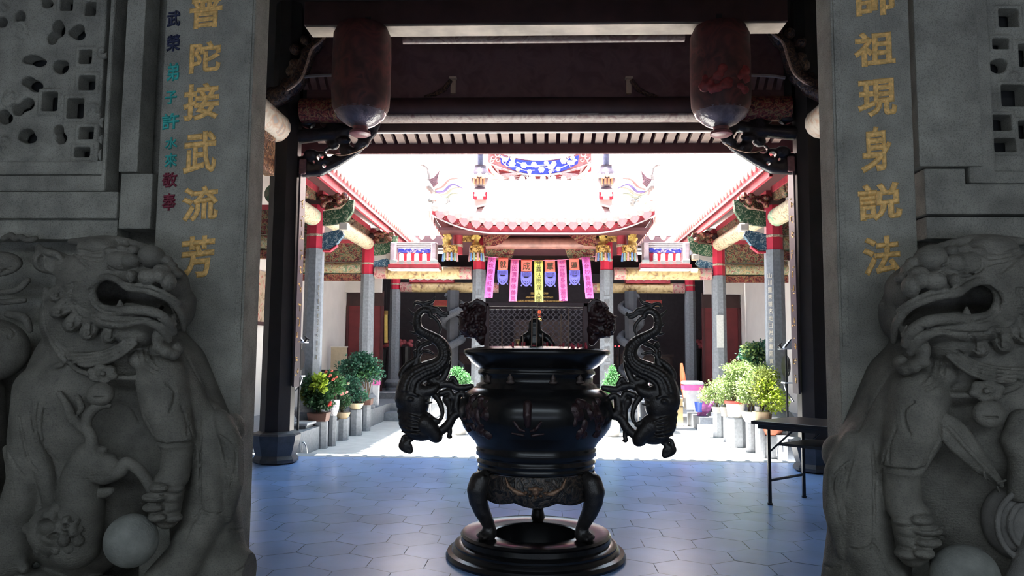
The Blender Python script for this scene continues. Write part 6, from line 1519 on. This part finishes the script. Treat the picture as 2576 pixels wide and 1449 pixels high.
def leaves(mb, c, r, n, ls, rnd, narrow=.42, hollow=.35):
    for _ in range(n):
        d = np.array([rnd.gauss(0, 1), rnd.gauss(0, 1), rnd.gauss(0, 1)]); d /= np.linalg.norm(d); t = (hollow + (1 - hollow) * rnd.random()) * rnd.uniform(.75, 1.05)
        p = np.array(c) + d * np.array(r) * t
        a = d + np.array([rnd.gauss(0, .6), rnd.gauss(0, .6), rnd.gauss(0, .5) + .2]); a /= np.linalg.norm(a)
        b = np.cross(a, np.array([rnd.gauss(0, 1), rnd.gauss(0, 1), rnd.gauss(0, 1) + .5])); b /= max(np.linalg.norm(b), 1e-6); up = np.cross(b, a)
        L = ls * rnd.uniform(.7, 1.25); w = L * narrow
        q = [p, p + a * L * .5 + b * w + up * L * .06, p + a * L, p + a * L * .5 - b * w + up * L * .06, p + a * L * .5]
        mb.add(q, [(0, 4, 1), (1, 4, 2), (2, 4, 3), (3, 4, 0)])
bark = M('bark', (0.11, 0.07, 0.045), .8, var=.3, scale=30, bump=.4)
soil = M('soil', (0.05, 0.035, 0.025), .95)
POST = greystone
def post(label, x0, x1, yt, yb, n=8, group=None):
    b = onz((x0 + x1) / 2, yb, -.06); Y = float(b[1]) + .0; q = Y / 1900; r = (x1 - x0) / 2 * q; c = (float(b[0]), Y + r, -.06)
    zt = float(at((x0 + x1) / 2, yt, Y + r)[2]); mb = MB(); mb.lathe([(r * 1.02, 0), (r, .02), (r * .98, zt + .06 - .02), (r * .94, zt + .06)], c, n, math.pi / n)
    props(mb.build('stone_post', POST, origin=c), label, 'stone post', group); return np.array([c[0], c[1], zt]), r
def potted(label, cat, c, prof, potm, pname, balls, leafm, ls, n, seed, stems=1, square=None, rim=None, extra=(), flowers=(), ribs=0, narrow=.42):
    """c: base of the pot; balls: [(dx, dy, z, rx, ry, rz)] above the pot base"""
    root = thing('potted_plant' if cat != 'tree' else 'potted_tree', label, 'potted plant', c)
    mb = MB()
    if square: mb.lathe([(r * 1.25, z) for r, z in prof], tuple(c), 4, math.pi / 4); mb.v = [(c[0] + (x - c[0]) * square[0], c[1] + (y - c[1]) * square[1], z) for x, y, z in mb.v]
    else: mb.lathe(prof, tuple(c), 24)
    if ribs: mb.v = [(c[0] + (x - c[0]) * (1 + .03 * math.cos(ribs * math.atan2(y - c[1], x - c[0]))), c[1] + (y - c[1]) * (1 + .03 * math.cos(ribs * math.atan2(y - c[1], x - c[0]))), z) for x, y, z in mb.v]
    pot = mb.build(pname, potm, root, smooth=not square)
    rt_, zt = prof[-1]
    if rim: mb = MB(); mb.lathe([(rt_ * 1.0, zt - .05), (rt_ * 1.08, zt - .045), (rt_ * 1.08, zt), (rt_ * .95, zt + .004)], tuple(c), 24); mb.build('pot_rim', rim, pot, smooth=True)
    mb = MB(); mb.lathe([(0, zt - .012), (rt_ * .93 * (square[0] if square else 1), zt - .012)], tuple(c), 16, close=False); mb.build('soil', soil, root)
    rnd = random.Random(seed); mb = MB()
    for k in range(stems):
        tx, ty, tz, *_ = balls[k % len(balls)]; ox = rnd.uniform(-.3, .3) * rt_; P = spline([(c[0] + ox, c[1], c[2] + zt - .02), (c[0] + ox + tx * .3 + rnd.uniform(-.02, .02), c[1] + ty * .4, c[2] + zt + (tz - zt) * .5), (c[0] + tx, c[1] + ty, c[2] + tz)], 5)
        mb = MB(); mb.tube([tuple(p) for p in P], list(np.linspace(.018 if cat == 'tree' else .011, .005, len(P))), 6); mb.build('stem', bark, root, smooth=True)
    mb = MB(); tot = sum(b[3] * b[4] * b[5] for b in balls) ** 1
    for b in balls: leaves(mb, (c[0] + b[0], c[1] + b[1], c[2] + b[2]), b[3:6], max(60, int(2.1 * n * (b[3] * b[4] * b[5]) / tot)), ls * .72, rnd, narrow)
    mb.build('foliage', leafm, root)
    for bl, m, k, l2 in extra:
        mb = MB(); leaves(mb, (c[0] + bl[0], c[1] + bl[1], c[2] + bl[2]), bl[3:6], k, l2, rnd, .5, .1); mb.build('bright_leaves', m, root)
    for dx, dyy, z, r, m in flowers:
        mb = MB()
        for k in range(9):
            a = k * 2.4; mb.ball((c[0] + dx + r * .6 * math.cos(a), c[1] + dyy + r * .6 * math.sin(a) * .6, c[2] + z + r * .5 * math.sin(a * 1.7)), (r * .45, r * .3, r * .4), 7, 5)
        mb.build('flower', m, root, smooth=True)
    return root
g_dark = leafmat('leaf_dark', (0.028, 0.085, 0.030)); g_mid = leafmat('leaf_mid', (0.05, 0.15, 0.05)); g_blue = leafmat('leaf_bluish', (0.045, 0.14, 0.085)); g_pale = leafmat('leaf_pale', (0.22, 0.30, 0.11)); g_lime = leafmat('leaf_lime', (0.40, 0.52, 0.06)); g_olive = leafmat('leaf_olive', (0.12, 0.15, 0.03)); g_con = leafmat('leaf_conifer', (0.09, 0.24, 0.09))
brown = M('pot_brown', (0.13, 0.06, 0.045), .6, var=.2); tan = M('pot_tan', (0.36, 0.27, 0.17), .6, var=.15); terra = M('pot_terracotta', (0.36, 0.11, 0.06), .7, var=.15); whitep = M('pot_white', (0.62, 0.60, 0.58), .4, var=.06); greyp = M('pot_grey', (0.24, 0.23, 0.22), .7, var=.2); redrim = M('rim_red', (0.42, 0.06, 0.05), .5)
speck = MP('pot_speckled', [(0.35, (0.10, 0.10, 0.16)), (0.45, (0.55, 0.55, 0.60)), (0.55, (0.70, 0.68, 0.68)), (0.65, (0.22, 0.20, 0.26))], 30, .5, .4, bump=.1)
fred = M('flower_red', (0.70, 0.05, 0.04), .5); fpink = M('flower_pink', (0.75, 0.30, 0.28), .5); fcor = M('flower_coral', (0.70, 0.14, 0.10), .5)
bowl = lambda r, h: [(r * .55, 0), (r * .8, h * .35), (r * .97, h * .8), (r, h)]
tub = lambda r, h: [(r * .78, 0), (r * .85, h * .4), (r, h)]

c, r = post('octagonal grey stone post under the brown oblong pot with the yellow-green croton', 779, 818, 1059, 1130)
potted('brown oblong pot with a dark green shrub topped by yellow-green croton leaves', 'plant', c + [-.03, 0, 0], [(.15, 0), (.17, .13), (.175, .14)], brown, 'pot', [(-.05, 0, .38, .25, .22, .22), (.05, 0, .30, .2, .2, .14), (-.16, 0, .55, .15, .15, .2), (.0, 0, .56, .16, .15, .14)], g_dark, .07, 900, 1, 4, square=(1.05, .85),
       extra=[((.02, -.08, .60, .15, .10, .16), g_lime, 190, .085), ((-.2, -.02, .42, .12, .12, .2), g_olive, 150, .07)], flowers=[(.20, -.12, .27, .035, fred), (.205, -.1, .30, .03, fred)])
c, r = post('octagonal grey stone post under the blue-speckled white pot', 820, 842, 1045, 1123)
potted('blue-speckled white pot of green leaves with small coral flowers on top', 'plant', c, [(.07, 0), (.10, .10), (.115, .22), (.11, .26)], speck, 'pot', [(0, 0, .50, .24, .2, .24), (-.05, 0, .62, .2, .2, .12)], g_mid, .06, 750, 2, 3, flowers=[(-.02, -.16, .66, .035, fcor), (.04, -.17, .60, .03, fcor), (.09, -.15, .64, .028, fcor), (-.1, -.12, .72, .03, fcor), (.0, -.12, .74, .025, fcor)])
c, r = post('short grey stone post under the low tan bowl, third from the black column', 840, 872, 1053, 1109)
potted('low tan bowl with sparse dark twigs and leaves, third pot from the black column', 'plant', c, bowl(.135, .11), tan, 'pot', [(-.03, 0, .24, .10, .1, .12), (.05, 0, .32, .12, .12, .14)], g_dark, .05, 260, 3, 5, flowers=[(.08, -.10, .47, .035, fpink), (.01, -.1, .44, .04, fpink), (.1, -.08, .62, .03, fpink)])
c, r = post('octagonal grey stone post under the pale tan bowl, next to the brown square pot', 871, 906, 1030, 1097)
potted('pale tan bowl with a low bush of bluish green leaves beside the big potted tree', 'plant', c, bowl(.15, .12), M('pot_cream', (0.46, 0.38, 0.25), .6), 'pot', [(-.08, 0, .28, .22, .18, .16), (.1, 0, .24, .16, .15, .13), (-.1, 0, .48, .2, .18, .16)], g_blue, .06, 700, 4, 4)
c, r = post('slim grey stone post under the brown square pot of the big potted tree', 905, 929, 1018, 1085)
potted('brown square pot with a tall spreading bluish green tree, farthest of the flower row', 'tree', c, [(.12, 0), (.13, .11), (.135, .12)], brown, 'pot', [(-.35, 0, .72, .32, .28, .2), (-.05, 0, .78, .36, .3, .26), (.12, 0, .62, .24, .25, .2), (-.30, 0, .50, .28, .25, .16), (-.15, 0, .92, .3, .25, .14)], g_blue, .07, 1700, 5, 7, square=(1, 1), extra=[((.02, -.1, .66, .2, .12, .14), g_mid, 160, .07)])
# pots beside the right-hand corridor
c, r = post('round grey stone post, farthest of the row under the pale bushes', 1797, 1823, 1039, 1102)
potted('grey pot with a small pale bush, farthest of the sunlit row by the white bin', 'plant', c, tub(.12, .12), greyp, 'pot', [(-.05, 0, .40, .24, .22, .26), (.1, 0, .52, .2, .2, .2), (-.2, 0, .34, .2, .2, .18)], g_pale, .05, 900, 11, 4)
c, r = post('thin grey stone post just behind the wide octagonal one', 1822, 1836, 1047, 1112)
potted('small grey pot with pale leaves beside the white fluted pot', 'plant', c, tub(.105, .17), greyp, 'pot', [(0, 0, .36, .18, .18, .2), (-.05, 0, .55, .17, .17, .16)], g_pale, .05, 500, 12, 3)
c, r = post('wide octagonal grey stone post under the white fluted pot', 1834, 1884, 1050, 1127)
potted('white fluted pot with a red rim holding the largest pale sunlit bush', 'plant', c, tub(.17, .28), whitep, 'pot', [(0, 0, .55, .28, .28, .22), (.22, 0, .66, .3, .28, .24), (.1, 0, .82, .36, .3, .16), (-.1, 0, .50, .2, .2, .16)], g_pale, .055, 2000, 13, 7, rim=redrim, ribs=16)
c, r = post('rough round grey stone post under the white bowl', 1881, 1906, 1062, 1139, 12)
potted('white bowl with a leaning pale green bush and bare brown stems', 'plant', c, bowl(.15, .17), whitep, 'pot', [(.05, 0, .55, .3, .28, .26), (.2, 0, .75, .26, .26, .22), (-.05, 0, .42, .2, .2, .16)], g_pale, .055, 1400, 14, 8)
c, r = post('round grey stone post behind the near leg of the folding table', 1905, 1929, 1060, 1154, 12)
potted('tan pot with reddish stems half behind the folding table', 'plant', c + [.05, .1, 0], tub(.13, .14), tan, 'pot', [(.0, 0, .45, .2, .2, .22), (.1, 0, .66, .22, .2, .2)], g_olive, .055, 600, 15, 6)
c, r = post('broad grey stone post under the terracotta bowl by the folding table', 1928, 1970, 1095, 1155)
potted('broad terracotta bowl of gravel and yellow-green leaves seen under the folding table', 'plant', c + [.0, .02, 0], bowl(.20, .12), terra, 'pot', [(.05, 0, .52, .26, .22, .2), (-.05, .0, .68, .2, .2, .2)], g_lime, .055, 700, 16, 5)
c = at(1895, 985, 14.6); potted('tall bush with a bluish green crown behind the pale bushes', 'tree', np.array([3.95, 13.6, .30]), tub(.18, .3), greyp, 'pot', [(.0, 0, 1.30, .26, .26, .2), (-.22, 0, 1.20, .26, .26, .22), (.12, 0, 1.2, .2, .2, .2), (-.1, 0, .95, .3, .28, .2)], g_blue, .06, 1500, 17, 6, extra=[((-.22, -.06, 1.24, .24, .2, .2), g_pale, 420, .06)])
for s, px, lab in ((-1, 1157, 'clipped light green shrub seen past the dragon handle on the flower side'), (1, 1540, 'light green conifer seen past the dragon handle on the bush side')):
    p = at(px, 960, 14.6); base = np.array([p[0], 14.6, -.06])
    if s < 0: potted(lab, 'tree', base, tub(.17, .45), greyp, 'pot', [(0, 0, 1.08, .2, .2, .14), (-.07, 0, 1.2, .14, .14, .1), (.12, 0, 1.0, .14, .14, .1)], g_con, .05, 1100, 21, 5)
    else: potted(lab, 'tree', base, tub(.17, .45), greyp, 'pot', [(0, 0, 1.0, .2, .2, .12), (0, 0, 1.12, .14, .14, .12), (.0, 0, 1.24, .08, .08, .12), (-.08, 0, .86, .16, .16, .14)], g_con, .05, 1100, 22, 4)

# ================================================================== small things about the courtyard
def bin_(label, px, y0, y1, w, Y, zb, bagcol):
    c = at(px, y1, Y); c[2] = zb; q = Y / 1900; r = w / 2 * q; h = (y1 - y0) * q
    root = thing('waste_bin', label, 'bin', c)
    mb = MB(); mb.lathe([(r * 1.05, 0), (r * 1.3, h * .8)], tuple(c), 4, math.pi / 4); mb.build('bin_body', M('bin_white', (0.62, 0.63, 0.66), .5), root, bevel=.01)
    mb = MB(); mb.lathe([(r * 1.36, h * .68), (r * 1.42, h * .72), (r * 1.42, h * .86), (r * 1.3, h * .88)], tuple(c), 4, math.pi / 4); mb.build('pink_bag', M('bag_pink', (0.75, 0.16, 0.45), .4, bump=.5, bscale=20), root)
    mb = MB(); mb.lathe([(r * 1.45, h * .88), (r * 1.45, h * .95), (r * 1.2, h)], tuple(c), 4, math.pi / 4); mb.build('lid', M('lid_grey', (0.55, 0.58, 0.63), .5), root, bevel=.01)
bin_('white waste bin with a pink bag under its lid, beside the pale bushes', 1742, 952, 1022, 46, 16.9, .30, 0)
bin_('white waste bin with a pink bag, beyond the tall potted tree', 945, 943, 1018, 18, 17.0, .30, 0)
c = at(1718, 950, 17.3); rt = thing('folded_umbrella', 'folded orange umbrella standing behind the white waste bin', 'umbrella', (c[0], 17.3, .30))
mb = MB(); a, b = at(1724, 1010, 17.3), at(1714, 914, 17.3); P = [tuple(a), tuple(a + (b - a) * .3), tuple(a + (b - a) * .7), tuple(b)]; mb.tube(P, [.035, .07, .06, .03], 8); mb.build('canopy', M('orange_cloth', (0.65, 0.16, 0.07), .6), rt, smooth=True)
mb = MB(); mb.tube([(a[0], a[1], .3), tuple(a)], .012, 6); mb.build('ferrule', steel, rt)
c = at(1759, 1026, 16.2); rt = thing('bucket', 'blue plastic bucket beside the white waste bin', 'bucket', (c[0], 16.2, .30)); c = np.array([c[0], 16.2, .30])
mb = MB(); mb.lathe([(.075, 0), (.10, .2), (.105, .2), (.105, .21), (.095, .21)], tuple(c), 20); mb.build('bucket_body', M('bucket_blue', (0.05, 0.11, 0.50), .4), rt, smooth=True)
mb = MB(); mb.tube([tuple(p) for p in spline([(c[0] - .1, c[1], c[2] + .19), (c[0], c[1] - .06, c[2] + .12), (c[0] + .1, c[1], c[2] + .19)], 6)], .005, 5); mb.build('bail', steel, rt)
rt = thing('cloth_bag', 'crumpled pink and violet bag lying before the blue bucket', 'bag', (3.5, 16.2, .22))
S = Sculpt((3.1, 15.9, .20), (3.95, 16.6, .85), .012); A = lambda px, py, Y=16.2: at(px, py, Y)
S.cap([A(1760, 1040), A(1770, 1018), A(1778, 1000)], [.05, .10, .07], .03); S.cap([A(1778, 1000), A(1766, 996)], [.06, .02], .02); S.cap([A(1775, 1030), A(1792, 1012)], [.09, .06], .03); S.cap([A(1770, 1045), A(1756, 1046)], [.06, .03], .02)
S.build('bag_body', M('bag_violet', (0.30, 0.075, 0.24), .5, var=.4, scale=8), rt)
rt = thing('parcel_stack', 'yellowish cardboard box banded in dark tape, beyond the dragon handle', 'box', at(1707, 1045, 16.9)); c = at(1707, 1045, 16.9); q = 16.9 / 1900
mb = MB(); mb.box((c[0] - 11 * q, 16.8, -.06), (c[0] + 9 * q, 17.15, at(1707, 1002, 16.9)[2])); mb.build('carton', M('carton', (0.55, 0.42, 0.22), .7), rt)
mb = MB(); zz = at(1707, 1022, 16.9)[2]; mb.box((c[0] - 11.2 * q, 16.79, zz - .01), (c[0] + 9.2 * q, 17.16, zz + .01)); mb.build('tape', M('tape', (0.12, 0.09, 0.06), .5), rt)
rt = thing('leaning_board', 'beige board leaning on the white wall behind the potted tree', 'board', (-4.95, 18.5, .30)); a, b = at(833, 874, 18.5), at(871, 930, 18.5)
mb = MB(); mb.box((a[0], 18.5, .30), (b[0], 18.54, a[2])); mb.build('board_panel', M('board_beige', (0.50, 0.42, 0.30), .7, var=.1), rt); mb = MB(); mb.box((a[0] - .02, 18.48, a[2]), (b[0] + .02, 18.56, a[2] + .03)); mb.build('top_edge', plaster, rt)
rt = thing('shelf', 'low black shelf under the beige board by the wall', 'shelf', (-5.0, 17.6, .3)); a = at(800, 930, 17.0)
mb = MB(); mb.box((-5.25, 16.8, a[2] - .05), (-4.5, 17.2, a[2])); mb.build('shelf_top', woodblk, rt)
for x in (-5.2, -4.55):
    mb = MB(); mb.box((x, 16.85, .3), (x + .05, 17.15, a[2] - .05)); mb.build('leg', woodblk, rt)
# white-topped lamp stands fixed beside the black columns
for s, lab in ((-1, 'white wedge-shaped lamp on a dark pole beside the black column, over the flowers'), (1, 'white wedge-shaped lamp on a dark pole beside the black column behind the table')):
    f = (lambda px: px) if s < 0 else (lambda px: 2733 - px); dy_ = 0 if s < 0 else 17; Y = 11.5; q = Y / 1900; A = lambda px, py: at(f(px), py + dy_, Y)
    base = A(752, 1000); root = thing('lamp_stand', lab, 'lamp', (base[0], Y, 0.0))
    mb = MB(); P = [A(738, 838), A(742, 837), A(760, 858), A(758, 861), A(738, 861)]; mb.prism([(p[0], p[2]) for p in P], (0, Y, 0), X, Z, (0, .12, 0)); mb.build('wedge_shade', M('lamp_white', (0.70, 0.72, 0.75), .4), root)
    mb = MB(); P = [A(741, 836), A(744, 836), A(761, 857), A(757, 858)]; mb.prism([(p[0], p[2]) for p in P], (0, Y - .01, 0), X, Z, (0, .01, 0)); mb.build('dark_slot', woodblk, root)
    mb = MB(); a, b = A(736, 862.5), A(769, 860); mb.box((min(a[0], b[0]), Y - .05, a[2]), (max(a[0], b[0]), Y + .15, b[2])); mb.build('plate', M('lamp_white', 0), root)
    S = Sculpt(np.minimum(A(762, 866), A(780, 842)) - .05, np.maximum(A(762, 866), A(780, 842)) + .05, .005); S.cap([A(767, 860), A(772, 852), A(776, 853)], [3 * q, 4 * q, 2 * q], .01); S.cap([A(772, 852), A(766, 845)], [2.5 * q, .8 * q], .005); S.cap([A(774, 854), A(779, 855)], [2 * q, .6 * q], .004); S.build('clip', woodblk, root)
    mb = MB(); a = A(756, 862); mb.tube([tuple(a), (a[0], Y, 0.0)], .018, 8); mb.build('pole', tl, root)
    mb = MB(); a, b = A(735, 948), A(762, 944.5); mb.box((min(a[0], b[0]), Y - .06, a[2]), (max(a[0], b[0]), Y + .12, b[2])); mb.build('lower_plate', M('lamp_white', 0), root)
    mb = MB(); mb.tube([tuple(p) for p in spline([tuple(A(760, 950)), tuple(A(754, 968)), tuple(A(742, 985)), tuple(A(736, 994))], 5)], .012, 6); mb.build('curved_brace', steel, root, smooth=True)
    mb = MB(); cc = A(744, 905); mb.lathe([(0, -.02), (.16, -.02), (.17, 0), (.16, .02), (0, .02)], (0, 0, 0), 24, close=False); mb.v = [(cc[0] - s * (-.01) + z - (.0), cc[1] + .25 + x, cc[2] + y) for x, y, z in mb.v]; mb.build('round_back', woodblk, root)
for s in (-1, 1):
    f = (lambda px: px) if s < 0 else (lambda px: 2727 - px); rt = thing('steel_hoop', 'small bent steel rod rail set at the edge of the courtyard, %s' % ('by the potted flowers' if s < 0 else 'by the folding table'), 'rail', onz(f(765), 1140, 0))
    Yh = 11.3; mb = MB(); mb.tube([tuple(p) for p in spline([tuple(at(f(758), 1137, Yh)), tuple(at(f(759), 1118, Yh)), tuple(at(f(764), 1113, Yh)), tuple(at(f(770), 1124, Yh)), tuple(at(f(772), 1147, Yh))], 5)], .012, 6); mb.build('rod', steel, rt, smooth=True)
rt = thing('stone_bench', 'low pale stone block behind the base of the black column, by the flowers', 'bench', (-4.0, 11.9, -.06)); a = at(737, 1063, 11.8); b = at(776, 1130, 11.8)
mb = MB(); mb.box((a[0], 11.75, -.06), (b[0] - .04, 12.15, a[2] - .04)); mb.build('block', greystone, rt); mb = MB(); mb.box((a[0], 11.70, a[2] - .04), (b[0], 12.2, a[2])); mb.build('top_slab', palestone, rt, bevel=.01)

# ================================================================== what gleams in the dark main hall
redlamp = M('lamp_red', (1.0, 0.05, 0.06), .5, emit=3.0); yellamp = M('lamp_yellow', (1.0, 0.62, 0.16), .5, emit=2.2); 
for px, py, m, lab in ((1154, 867, redlamp, 'tiny red altar lamp glowing past the left dragon, upper one'), (1149, 873, redlamp, 'tiny red altar lamp glowing past the left dragon, lower one'), (1548, 871, redlamp, 'tiny red altar lamp glowing past the right dragon, nearer the bowl'), (1557, 871, redlamp, 'tiny red altar lamp glowing past the right dragon, farther from the bowl'), (1358, 804, yellamp, 'small round yellow lamp glowing behind the wire mesh')):
    p = at(px, py, 23.0); rt = thing('altar_lamp', lab, 'lamp', p); r_ = .03 if m is redlamp else .055
    mb = MB(); mb.ball(tuple(p), (r_, r_, r_ * .9)); mb.build('bulb', m, rt, smooth=True); mb = MB(); mb.lathe([(.035, -.9 if m is redlamp else -.12), (.02, -.03)], tuple(p), 10); mb.build('lamp_foot', woodblk, rt)
    if m is yellamp: mb = MB(); mb.tube([tuple(p), (p[0], p[1], 4.3)], .006, 5); mb.build('chain', woodblk, rt)
rt = thing('gilt_shrine', 'faint gilt altar canopy behind the banners in the main hall', 'shrine', (0, 25, .45))
mb = MB(); mb.box((-.9, 25, .45), (.9, 25.6, 2.6)); mb.build('shrine_body', M('shrine_dark', (0.09, 0.05, 0.045), .5, var=.3), rt)
for k, (w, py) in enumerate(((22, 738), (35, 748), (60, 757), (66, 770))):
    p = at(1357, py, 24.9); q = 24.9 / 1900; mb = MB(); mb.cbox((p[0], 24.95, p[2]), (w * 2 * q, .15, 5 * q)); mb.build('canopy_tier', carve_gold, rt)
mb = MB(); p = at(1357, 788, 24.9); mb.ball(tuple(p), (.06, .06, .14)); mb.build('red_lantern', M('lantern_glow', (0.9, 0.16, 0.08), .5, emit=.8), rt, smooth=True)
for s, px, py, lab in ((-1, 1022, 862, 'bunch of dusky red flowers on a dark stand beyond the left dragon'), (-1, 962, 870, 'small bunch of rose flowers on a dark stand under the yellow hanging lamp'), (1, 1752, 868, 'bunch of red flowers on a dark stand between two far columns')):
    p = at(px, py, 22.2); rt = thing('flower_stand', lab, 'flower stand', (p[0], 22.2, .45)); rnd = random.Random(px)
    mb = MB(); mb.lathe([(.14, .45), (.10, .8), (.16, p[2] - .12)], (p[0], 22.2, 0), 12); mb.build('stand', woodblk, rt)
    for k in range(9):
        mb = MB(); o = np.array([rnd.uniform(-.22, .22), rnd.uniform(-.1, .1), rnd.uniform(-.1, .12)]); mb.ball(tuple(p + o), (.075, .06, .06), 8, 6); mb.build('flower', M('flower_dusky', (0.45, 0.10, 0.12), .6, var=.3), rt, smooth=True)
rt = thing('hanging_lamp', 'tall yellow cloth hanging lamp in the dark left of the far stone column', 'lamp', at(971, 862, 22.0)); a, b = at(971, 862, 22.0), at(971, 792, 22.0)
mb = MB(); mb.tube([tuple(a), tuple(b)], .05, 10); mb.build('cloth_shade', M('yellow_cloth', (0.70, 0.50, 0.14), .6, emit=.25), rt, smooth=True); mb = MB(); mb.tube([tuple(b), (b[0], b[1], b[2] + .12)], .06, 10); mb.build('gilt_cap', gold, rt); mb = MB(); mb.tube([(b[0], b[1], b[2] + .12), (b[0], b[1], 4.3)], .008, 5); mb.build('hanger', woodblk, rt)
rt = thing('gilt_frame', 'gilt frame given a faint glow in the dark beside the yellow hanging lamp', 'frame', at(950, 845, 22.5))
for (x0, y0, x1, y1) in ((943, 810, 960, 814), (943, 826, 950, 845), (955, 814, 960, 822), (943, 843, 957, 846)):
    a, b = at(x0, y1, 22.5), at(x1, y0, 22.5); mb = MB(); mb.box((a[0], 22.5, a[2]), (b[0], 22.56, b[2])); mb.build('gilt_bar', M('gilt_glow', (0.60, 0.28, 0.08), .4, emit=.25), rt)  # bars emit a little, so the glint is put into the gilt
a = at(950, 846, 22.5); mb = MB(); mb.tube([(a[0], 22.55, .45), (a[0], 22.55, a[2])], .02, 6); mb.build('dark_stand', woodblk, rt)
for s in (-1, 1):
    px = 1110 if s < 0 else 1645; p = at(px, 763, 22.6); q = 22.6 / 1900; rt = thing('red_signboard', 'small dim red signboard in the dark hall above the %s dragon handle' % ('left' if s < 0 else 'right'), 'sign', p)
    mb = MB(); mb.box((p[0] - 20 * q, 22.6, p[2] - 6 * q), (p[0] + 20 * q, 22.64, p[2] + 8 * q)); mb.build('board_face', M('sign_red', (0.35, 0.04, 0.03), .5, var=.3), rt); mb = MB(); mb.box((p[0] - 21 * q, 22.58, p[2] - 8 * q), (p[0] + 21 * q, 22.64, p[2] - 6 * q)); mb.build('lower_edge', gold, rt)
    for dx in (-.2, .2):
        mb = MB(); mb.tube([(p[0] + dx, 22.62, p[2]), (p[0] + dx, 22.62, 4.3)], .008, 5); mb.build('chain', woodblk, rt)
    # altar table
    rt = thing('altar_table', 'long dark altar table in the main hall past the %s dragon handle' % ('left' if s < 0 else 'right'), 'table', (s * 3.0, 23.3, .45))
    mb = MB(); mb.box((s * 3 - 1.0, 23.0, 1.42), (s * 3 + 1.0, 23.6, 1.5)); mb.build('tabletop', wood, rt)
    for a in (-.95, .87):
        for b in (23.03, 23.5):
            mb = MB(); mb.box((s * 3 + a, b, .45), (s * 3 + a + .08, b + .08, 1.42)); mb.build('leg', wood, rt)
    mb = MB(); mb.box((s * 3 - .87, 23.02, 1.15), (s * 3 + .87, 23.06, 1.42)); mb.build('front_panel', MP('altar_panel', [(0.4, (0.05, 0.03, 0.03)), (0.55, (0.10, 0.06, 0.05)), (0.65, (0.04, 0.02, 0.02))], 10, 1.5, .5, bump=.4), rt)
    # steel stair rails glimpsed beside the bowl
    rt = thing('stair_rail', 'thin steel rail posts by the hall step seen under the %s dragon neck' % ('left' if s < 0 else 'right'), 'railing', (s * 2.2, 17.0, .0))
    for px in (1085, 1112): 
        f = px if s < 0 else 2716 - px; a = at(f, 930, 16.9); mb = MB(); mb.tube([(a[0], 16.9, -.06), tuple(a)], .025, 8); mb.build('rail_post', steel, rt, smooth=True)
    a, b = at(1085 if s < 0 else 2716 - 1085, 931, 16.9), at(1112 if s < 0 else 2716 - 1112, 931, 16.9); mb = MB(); mb.tube([tuple(a), tuple(b)], .02, 8); mb.build('top_rail', steel, rt, smooth=True)
# unseen glowing tubes added to brighten the dark main hall
for x in (-3.2, 0.0, 3.2):
    rt = thing('fill_tube', 'unseen glowing tube added to brighten the main hall, under its ceiling', 'lamp', (x, 20.45, 4.2), 'added hall fill tubes')
    mb = MB(); mb.tube([(x - .6, 20.45, 4.22), (x + .6, 20.45, 4.22)], .02, 8); mb.build('tube', M('fill_glow', (0.75, 0.80, 1.0), .5, emit=60), rt); mb = MB(); mb.box((x - .65, 20.4, 4.25), (x + .65, 20.455, 4.3)); mb.build('fitting', white_line, rt)
